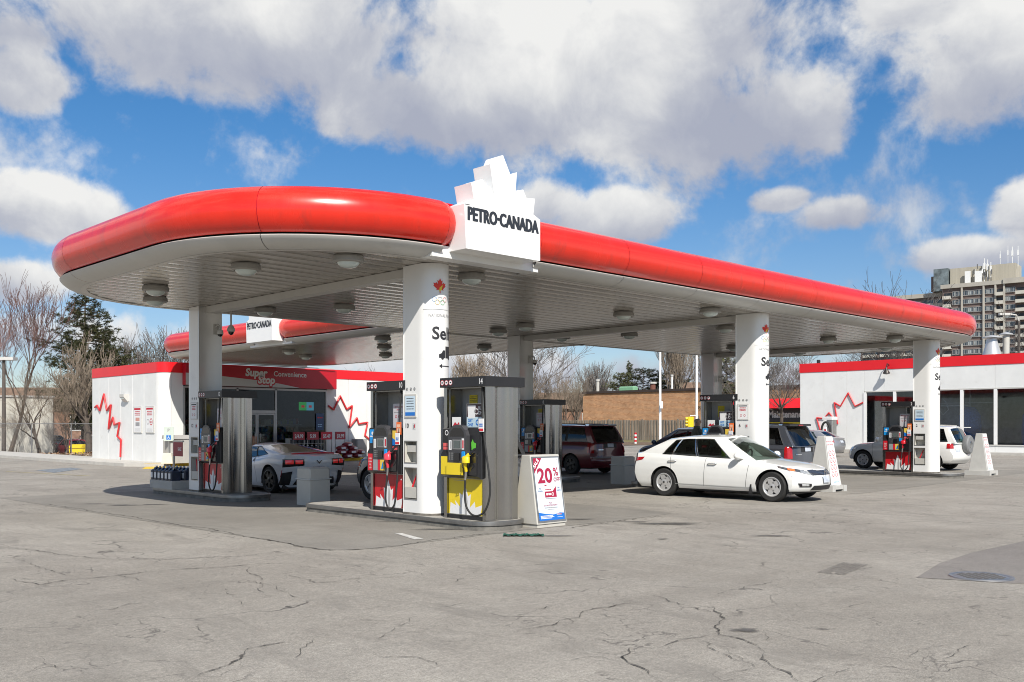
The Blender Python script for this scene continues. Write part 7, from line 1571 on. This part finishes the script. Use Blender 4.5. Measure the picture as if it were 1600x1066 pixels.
c = wpt(84, 92); car('suv', 'dark parked car half hidden by the pale building', 'SUV', c.x, c.y, rzs+math.pi/2-.4, dict(escape, extra=ex_plain), 'cars parked beyond the fence', gh(c.x, c.y))
for i, px in enumerate((128, 148)):
    c = wpt(px, 75); t = thing('salt_box', ['bright yellow plastic box in front of the small red car', 'orange yellow plastic box beside the store wall beyond the fence'][i], 'box', (c.x, c.y, gh(c.x, c.y)), rzs, 'yellow boxes beyond the fence'); mb = MB(); mb.prism([(-.75, 0), (.75, 0), (.85, .8), (-.85, .8)], 1, -.4, .4); mb.build('bin', yellow, t); mb = MB(); mb.prism([(-.9, .805), (.9, .805), (.7, 1.1), (-.7, 1.1)], 1, -.45, .45); mb.build('lid', yellow, t)

# ------------------------------------------------------------------ forecourt furniture
def tapered(t, w_, d0, d1, h, m_, z0=0., wt=None):
    wt = wt or w_-.04; mb = MB(); v = [(-w_/2, -d0, z0), (w_/2, -d0, z0), (w_/2, 0, z0), (-w_/2, 0, z0), (-wt/2, -d1-(d0-d1)/2, h), (wt/2, -d1-(d0-d1)/2, h), (wt/2, -(d0-d1)/2, h), (-wt/2, -(d0-d1)/2, h)]
    mb.add(v, [(3, 2, 1, 0), (4, 5, 6, 7), (0, 1, 5, 4), (1, 2, 6, 5), (2, 3, 7, 6), (3, 0, 4, 7)]); o = mb.build('shell', m_, t); bv = o.modifiers.new('b', 'BEVEL'); bv.width = .012; bv.segments = 2; return v
t = thing('sale_sign', 'beige stand with a poster reading 20% OFF at the end of the island', 'sign', (1.0, -1.93+.56, 0))
v = tapered(t, .72, .56, .20, 1.20, beige, .055, .70); mb = MB(); mb.box(-.34, .34, -.54, -.02, 0, .05); mb.build('foot', beige, t)
o = Vector((0, -.56, .055)); uz = (Vector((0, v[4][1], 1.20))-o).normalized(); nrm = Vector((1, 0, 0)).cross(uz); nrm = nrm if nrm.y < 0 else -nrm
fp = flatmap(o, (1, 0, 0), uz, nrm, .004); hh = 1.147
mb = MB(); put_rect(mb, -.335, .335, .03, hh-.02, fp, 0, .003); put_rect(mb, -.305, .305, .06, hh-.045, fp, 1, .006)
mb.build('poster_frame', [steel2, mat('poster_sky', (.66, .73, .79), .25, var=.04, vscale=2, coat=.4)], t)
W_ = .30; mb = MB(); crim = mat('crimson', (.36, .012, .05), .4, var=0)
put_poly(mb, [(-.305, hh-.045), (-.305, hh-.30), (-.10, hh-.045)], fp, 0, .008); put_text(mb, '20', -.065, .69, .34, fp, 0, .03, 1.05, 'c', .009); put_text(mb, '%', .205, .80, .19, fp, 0, .02, .95, 'c', .009); put_text(mb, 'OFF', .215, .70, .095, fp, 0, .02, .95, 'c', .009)
for i, ch in enumerate('SALE'):
    u0, v0 = -.275+.031*i, hh-.205+.036*i; a = math.atan2(.255, .205); vs, fs_ = text_mb(ch, .085, .04, .9, 'c'); mb.add([fp(u0+p[0]*math.cos(a)-p[1]*math.sin(a)+.0, v0+p[0]*math.sin(a)+p[1]*math.cos(a), .011) for p in vs], fs_, 1)
put_rect(mb, -.11, .17, .44, .54, fp, 0, .008); put_poly(mb, [(.08, .54), (.17, .54), (.17, .62)], fp, 0, .008); scribble(mb, -.08, .04, .475, .035, fp, 1, .010); put_ring(mb, .075, .49, .018, .028, fp, 1, .011); put_poly(mb, [(-.11, .54), (.08, .54), (.17, .62), (.17, .66), (-.11, .70)], fp, 1, .007); put_rect(mb, -.10, -.05, .63, .65, fp, 0, .009); scribble(mb, -.09, .05, .56, .02, fp, 0, .009)
for s_, u_ in (('No', -.21), ('tickets.', -.21)): put_text(mb, s_, u_, .58 if s_ == 'No' else .54, .042, fp, 2, .008, .9, 'c', .009)
for s_ in ('No', 'expiry.'): put_text(mb, s_, .235, .58 if s_ == 'No' else .54, .042, fp, 2, .008, .9, 'c', .009)
scribble(mb, -.1, .16, .415, .01, fp, 3, .009, .2)
put_text(mb, 'PLUS', .0, .335, .035, fp, 0, .006, .9, 'c', .009); put_text(mb, 'DOUBLE PETRO-POINTS', .0, .295, .035, fp, 0, .008, .85, 'c', .009); scribble(mb, -.15, .16, .262, .013, fp, 3, .009, .3); scribble(mb, -.09, .1, .235, .006, fp, 3, .009, .2)
put_poly(mb, [(-.305, .06), (.305, .06), (.305, .165), (.20, .175), (.05, .15), (-.15, .17), (-.305, .20)], fp, 4, .008); scribble(mb, -.27, .02, .13, .012, fp, 1, .010, .2); scribble(mb, -.27, .05, .11, .012, fp, 1, .010, .2); scribble(mb, -.27, .0, .09, .012, fp, 1, .010, .2); put_rect(mb, .12, .24, .14, .16, fp, 1, .010); scribble(mb, .13, .24, .145, .012, fp, 0, .012, .2); scribble(mb, .13, .26, .10, .006, fp, 1, .010, .2); put_rect(mb, .26, .27, hh-.08, hh-.07, fp, 3, .009)
mb.build('poster_print', [crim, paper, mat('print_blue', (.05, .12, .30), .5), inkgrey, mat('wave_blue', (.01, .15, .55), .35, var=0)], t)
def aframe(x, y, rz, label, big=1.):
    t = thing('sandwich_sign', label, 'sign', (x, y, 0), rz, 'tapered white plastic signs'); m_ = mat('sign_plastic', (.50, .495, .47), .5, var=.05, vscale=3, dirt=((.4, .38, .34, 1), 4, .6, .4))
    v = tapered(t, .62, .62, .20, 1.42, m_, .13, .42); mb = MB(); mb.box(-.38, -.22, -.72, .10, 0, .16); mb.box(.22, .38, -.72, .10, 0, .16); mb.box(-.219, .219, -.70, .08, .06, .14); mb.build('foot', m_, t)
    o = Vector((0, -.62, .13)); uz = (Vector((0, v[4][1], 1.42))-o).normalized(); nn_ = Vector((1, 0, 0)).cross(uz); nn_ = nn_ if nn_.y < 0 else -nn_; fp = flatmap(o, (1, 0, 0), uz, nn_, .003)
    mb = MB(); put_poly(mb, [(-.25, .04), (.25, .04), (.18, 1.27), (-.18, 1.27)], fp, 0, .006); put_text(mb, 'NOW YOU CAN', 0, 1.14, .06, fp, 1, .012, .8, 'c', .008); put_text(mb, 'SAVE ON FUEL', 0, 1.06, .06, fp, 1, .012, .8, 'c', .008); put_rect(mb, -.16, .16, .985, .99, fp, 2, .008)
    for i in range(4):
        for j in (-1, 1): put_ring(mb, j*.085, .86-i*.18, .052, .07, fp, 1, .008, 20); scribble(mb, j*.085-.03, j*.085+.03, .85-i*.18, .02, fp, 2, .008)
    scribble(mb, -.12, .16, .10, .03, fp, 3, .008); mb.build('poster', [paper, mat('print_pinkred', (.50, .05, .07), .5), inkgrey, mat('pale_blue', (.3, .5, .7), .5)], t); return t
aframe(12.42, -.95+.45, 0, 'tapered white plastic sign with rows of circles in front of the sedan nose')
aframe(23.72, -.75+.45, 0, 'tapered white plastic sign standing alone at the far right')
for x, y, lab in ((.62, 4.72, 'square beige waste bin in front of the sports coupe'), (11.05, 4.75, 'square beige waste bin hidden behind the white sedan boot')):
    t = thing('waste_bin', lab, 'waste bin', (x, y, 0), 0, 'square waste bins'); mb = MB(); mb.rbox(-.26, .26, -.26, .26, .0, .55, .02); mb.build('base', beige, t); mb = MB(); mb.rbox(-.255, .255, -.255, .255, .552, .80, .03); mb.build('hood', beige, t)
    mb = MB(); mb.tube([(-.265, -.265, .55), (.265, -.265, .555), (.265, .265, .55), (-.265, .265, .555)], .014, 6, closed=True); mb.build('bag_edge', mat('bag_plastic', (.6, .6, .58), .3), t)
# jugs on blocks beside the left back column
t = thing('display_block', 'long low concrete block under the dark jugs at the left', 'block', (.02, 9.95, .15)); mb = MB(); mb.rbox(-.42, .42, -.62, .62, 0, .20, .015); mb.build('slab', concl, t)
jn = 0
for i in range(2):
    for j in range(6):
        t = thing('washer_jug', 'dark washer fluid jug with white label, %s row, %s' % (('front', 'back')[i], ('end next to the column', 'second from the column', 'third from the column', 'fourth from the column', 'fifth from the column', 'far end from the column')[j]), 'jug', (-.27+i*.34, 9.45+j*.2, .352), 0, 'washer fluid jugs'); mb = MB(); mb.rbox(-.13, .13, -.08, .08, 0, .25, .03); mb.prism([(-.07, .24), (.07, .24), (.03, .30), (-.03, .30)], 1, -.05, .05, 0); mb.build('body', jug, t, 40)
        mb = MB(); mb.box(-.133, -.131, -.06, .05, .05, .18); mb.build('label', paper, t); mb = MB(); mb.cyl((0, 0, .30), (0, 0, .335), .028, 8); mb.build('cap', mat('cap_pale', (.5, .55, .65), .4), t)
c = gp(281, 764, .0); t = thing('price_post_sign', 'small red price sign on a thin grey post left of the back column', 'sign', (-.30, 9.42, .152)); mb = MB(); mb.box(-.02, .02, -.02, .02, 0, 1.18); mb.box(-.02, .02, -.50, -.02, 1.14, 1.18); mb.build('post', steel2, t); mb = MB(); mb.box(-.025, -.01, -.50, -.021, .80, 1.139); mb.build('board', mat('sign_dark_red', (.30, .01, .03), .4), t)
mb = MB(); f_ = flatmap((-.025, -.26, .8), (0, -1, 0), (0, 0, 1), (-1, 0, 0), 0); put_text(mb, 'SALE', .10, .14, .11, f_, 0, .02, .8, 'c', .002); mb.build('price_text', paper, t)
# vacuum and air stand
y, d = online(1297, 46.6); t = thing('vacuum_stand', 'silver vacuum stand with looped black hose in front of the car wash wall', 'vacuum station', (46.6, y, 0)); mb = MB(); mb.rbox(-.3, .3, -.30, .10, 0, 2.1, .03); mb.build('cabinet', steel2, t); mb = MB(); mb.rbox(-.36, .36, -.34, .38, 2.05, 2.25, .04); mb.build('head', mat('vac_white', (.7, .7, .7), .35), t)
mb = MB(); pts = [(-.35, .12+.28*math.cos(a), 1.35+.55*math.sin(a)) for a in np.linspace(-.4, 3.6, 16)]; mb.tube(pts, .07, 8); mb.build('hose', rubber, t, 60); mb = MB(); mb.rbox(-.40, -.1, .02, .24, .7, 1.6, .03); mb.build('panel', paper, t); mb = MB(); mb.box(-.41, -.402, .06, .2, 1.15, 1.45); mb.build('label', inkred, t)

# ------------------------------------------------------------------ grey haired man by the pump
skin = mat('skin', (.55, .34, .25), .55, var=.08, vscale=12); jacket = mat('jacket_olive', (.13, .14, .11), .85, var=.15, vscale=8); trous = mat('trousers_dark', (.03, .032, .04), .9); hair = mat('hair_grey', (.45, .43, .40), .9, var=.4, vscale=60)
def person(x, y, z, rz, label):
    t = thing('person', label, 'person', (x, y, z), rz); J = {}; V = []; E_ = []; Rr = []
    def add(nm, p, r, par=None):
        J[nm] = len(V); V.append(p); Rr.append(r)
        if par: E_.append((J[par], J[nm]))
    add('pelvis', (0, 0, .95), (.16, .13)); add('waist', (0, 0, 1.08), (.16, .125), 'pelvis'); add('chest', (.0, 0, 1.28), (.185, .13), 'waist'); add('upper', (0, 0, 1.42), (.15, .11), 'chest'); add('neck', (.01, 0, 1.50), (.062, .062), 'upper'); add('skull0', (.02, 0, 1.58), (.075, .072), 'neck'); add('skull1', (.01, 0, 1.67), (.088, .10), 'skull0'); add('skull2', (-.005, 0, 1.725), (.062, .075), 'skull1')
    for s_, k in ((1, 'l'), (-1, 'r')):
        add(k+'sh', (0, s_*.19, 1.41), (.07, .07), 'upper'); add(k+'el', (-.02+.06*(s_ < 0), s_*.27, 1.13), (.048, .05), k+'sh'); add(k+'wr', (.16, s_*.24, .93), (.03, .034), k+'el'); add(k+'pa', (.22, s_*.23, .89), (.022, .04), k+'wr')
        for q, (dy, L_) in enumerate(((.035, .07), (.012, .085), (-.012, .08), (-.034, .06))): add(k+'f%d' % q, (.27, s_*.23+dy, .87), (.009, .009), k+'pa'); add(k+'g%d' % q, (.27+L_*.4, s_*.23+dy, .87-L_*.6), (.007, .007), k+'f%d' % q)
        add(k+'t', (.24, s_*.19, .91), (.010, .010), k+'pa'); add(k+'t2', (.28, s_*.175, .90), (.008, .008), k+'t')
        add(k+'hip', (0, s_*.10, .88), (.10, .11), 'pelvis'); add(k+'kn', (.03, s_*.12, .48), (.062, .065), k+'hip'); add(k+'an', (-.02, s_*.13, .10), (.045, .045), k+'kn'); add(k+'toe', (.13, s_*.15, .045), (.042, .032), k+'an')
    me = bpy.data.meshes.new('body'); me.from_pydata(V, E_, []); o = obj('body', me, t); sk = o.modifiers.new('s', 'SKIN'); sk.use_smooth_shade = True
    for i, r in enumerate(Rr): me.skin_vertices[0].data[i].radius = r if i else r
    me.skin_vertices[0].data[0].use_root = True; ss = o.modifiers.new('ss', 'SUBSURF'); ss.levels = 2; ss.render_levels = 2
    dg = bpy.context.evaluated_depsgraph_get(); ev = o.evaluated_get(dg); m2 = bpy.data.meshes.new_from_object(ev); o.modifiers.clear(); o.data = m2; m2.materials.clear()
    for m_ in (skin, jacket, trous, hair, rubber): m2.materials.append(m_)
    for p in m2.polygons:
        c_ = p.center; p.material_index = 0
        if c_.z < .11: p.material_index = 4
        elif c_.z < .97 and abs(c_.y) < .22 and c_.x < .13: p.material_index = 2
        elif c_.z < 1.50 and not (c_.x > .165 and c_.z < .97): p.material_index = 1
        elif c_.z > 1.69 or (c_.z > 1.60 and c_.x < -.01): p.material_index = 3
    mb = MB(); mb.tube([(.09, 0, 1.665), (.118, 0, 1.625), (.09, 0, 1.615)], [.010, .016, .012], 6); mb.build('nose', skin, t, 60)
    for s_ in (1, -1):
        mb = MB(); mb.ball((.0, s_*.088, 1.64), .03, 8, 0, (.7, .4, 1.1)); mb.build('ear', skin, t, 60); mb = MB(); mb.ball((.083, s_*.032, 1.662), .012, 8); mb.build('eye', trimdark, t, 60)
    mb = MB(); mb.box(.088, .094, -.025, .025, 1.578, 1.584); mb.build('mouth', mat('lip', (.25, .10, .09), .6), t); mb = MB(); mb.lathe([(.075, 1.45), (.098, 1.50), (.085, 1.525), (.07, 1.50)], 14); mb.build('collar', jacket, t, 60)
    return t
person(11.0, 2.15, .152, math.atan2(RT.y, RT.x)+.1, 'grey haired man in a dark olive jacket standing behind the white sedan roof')
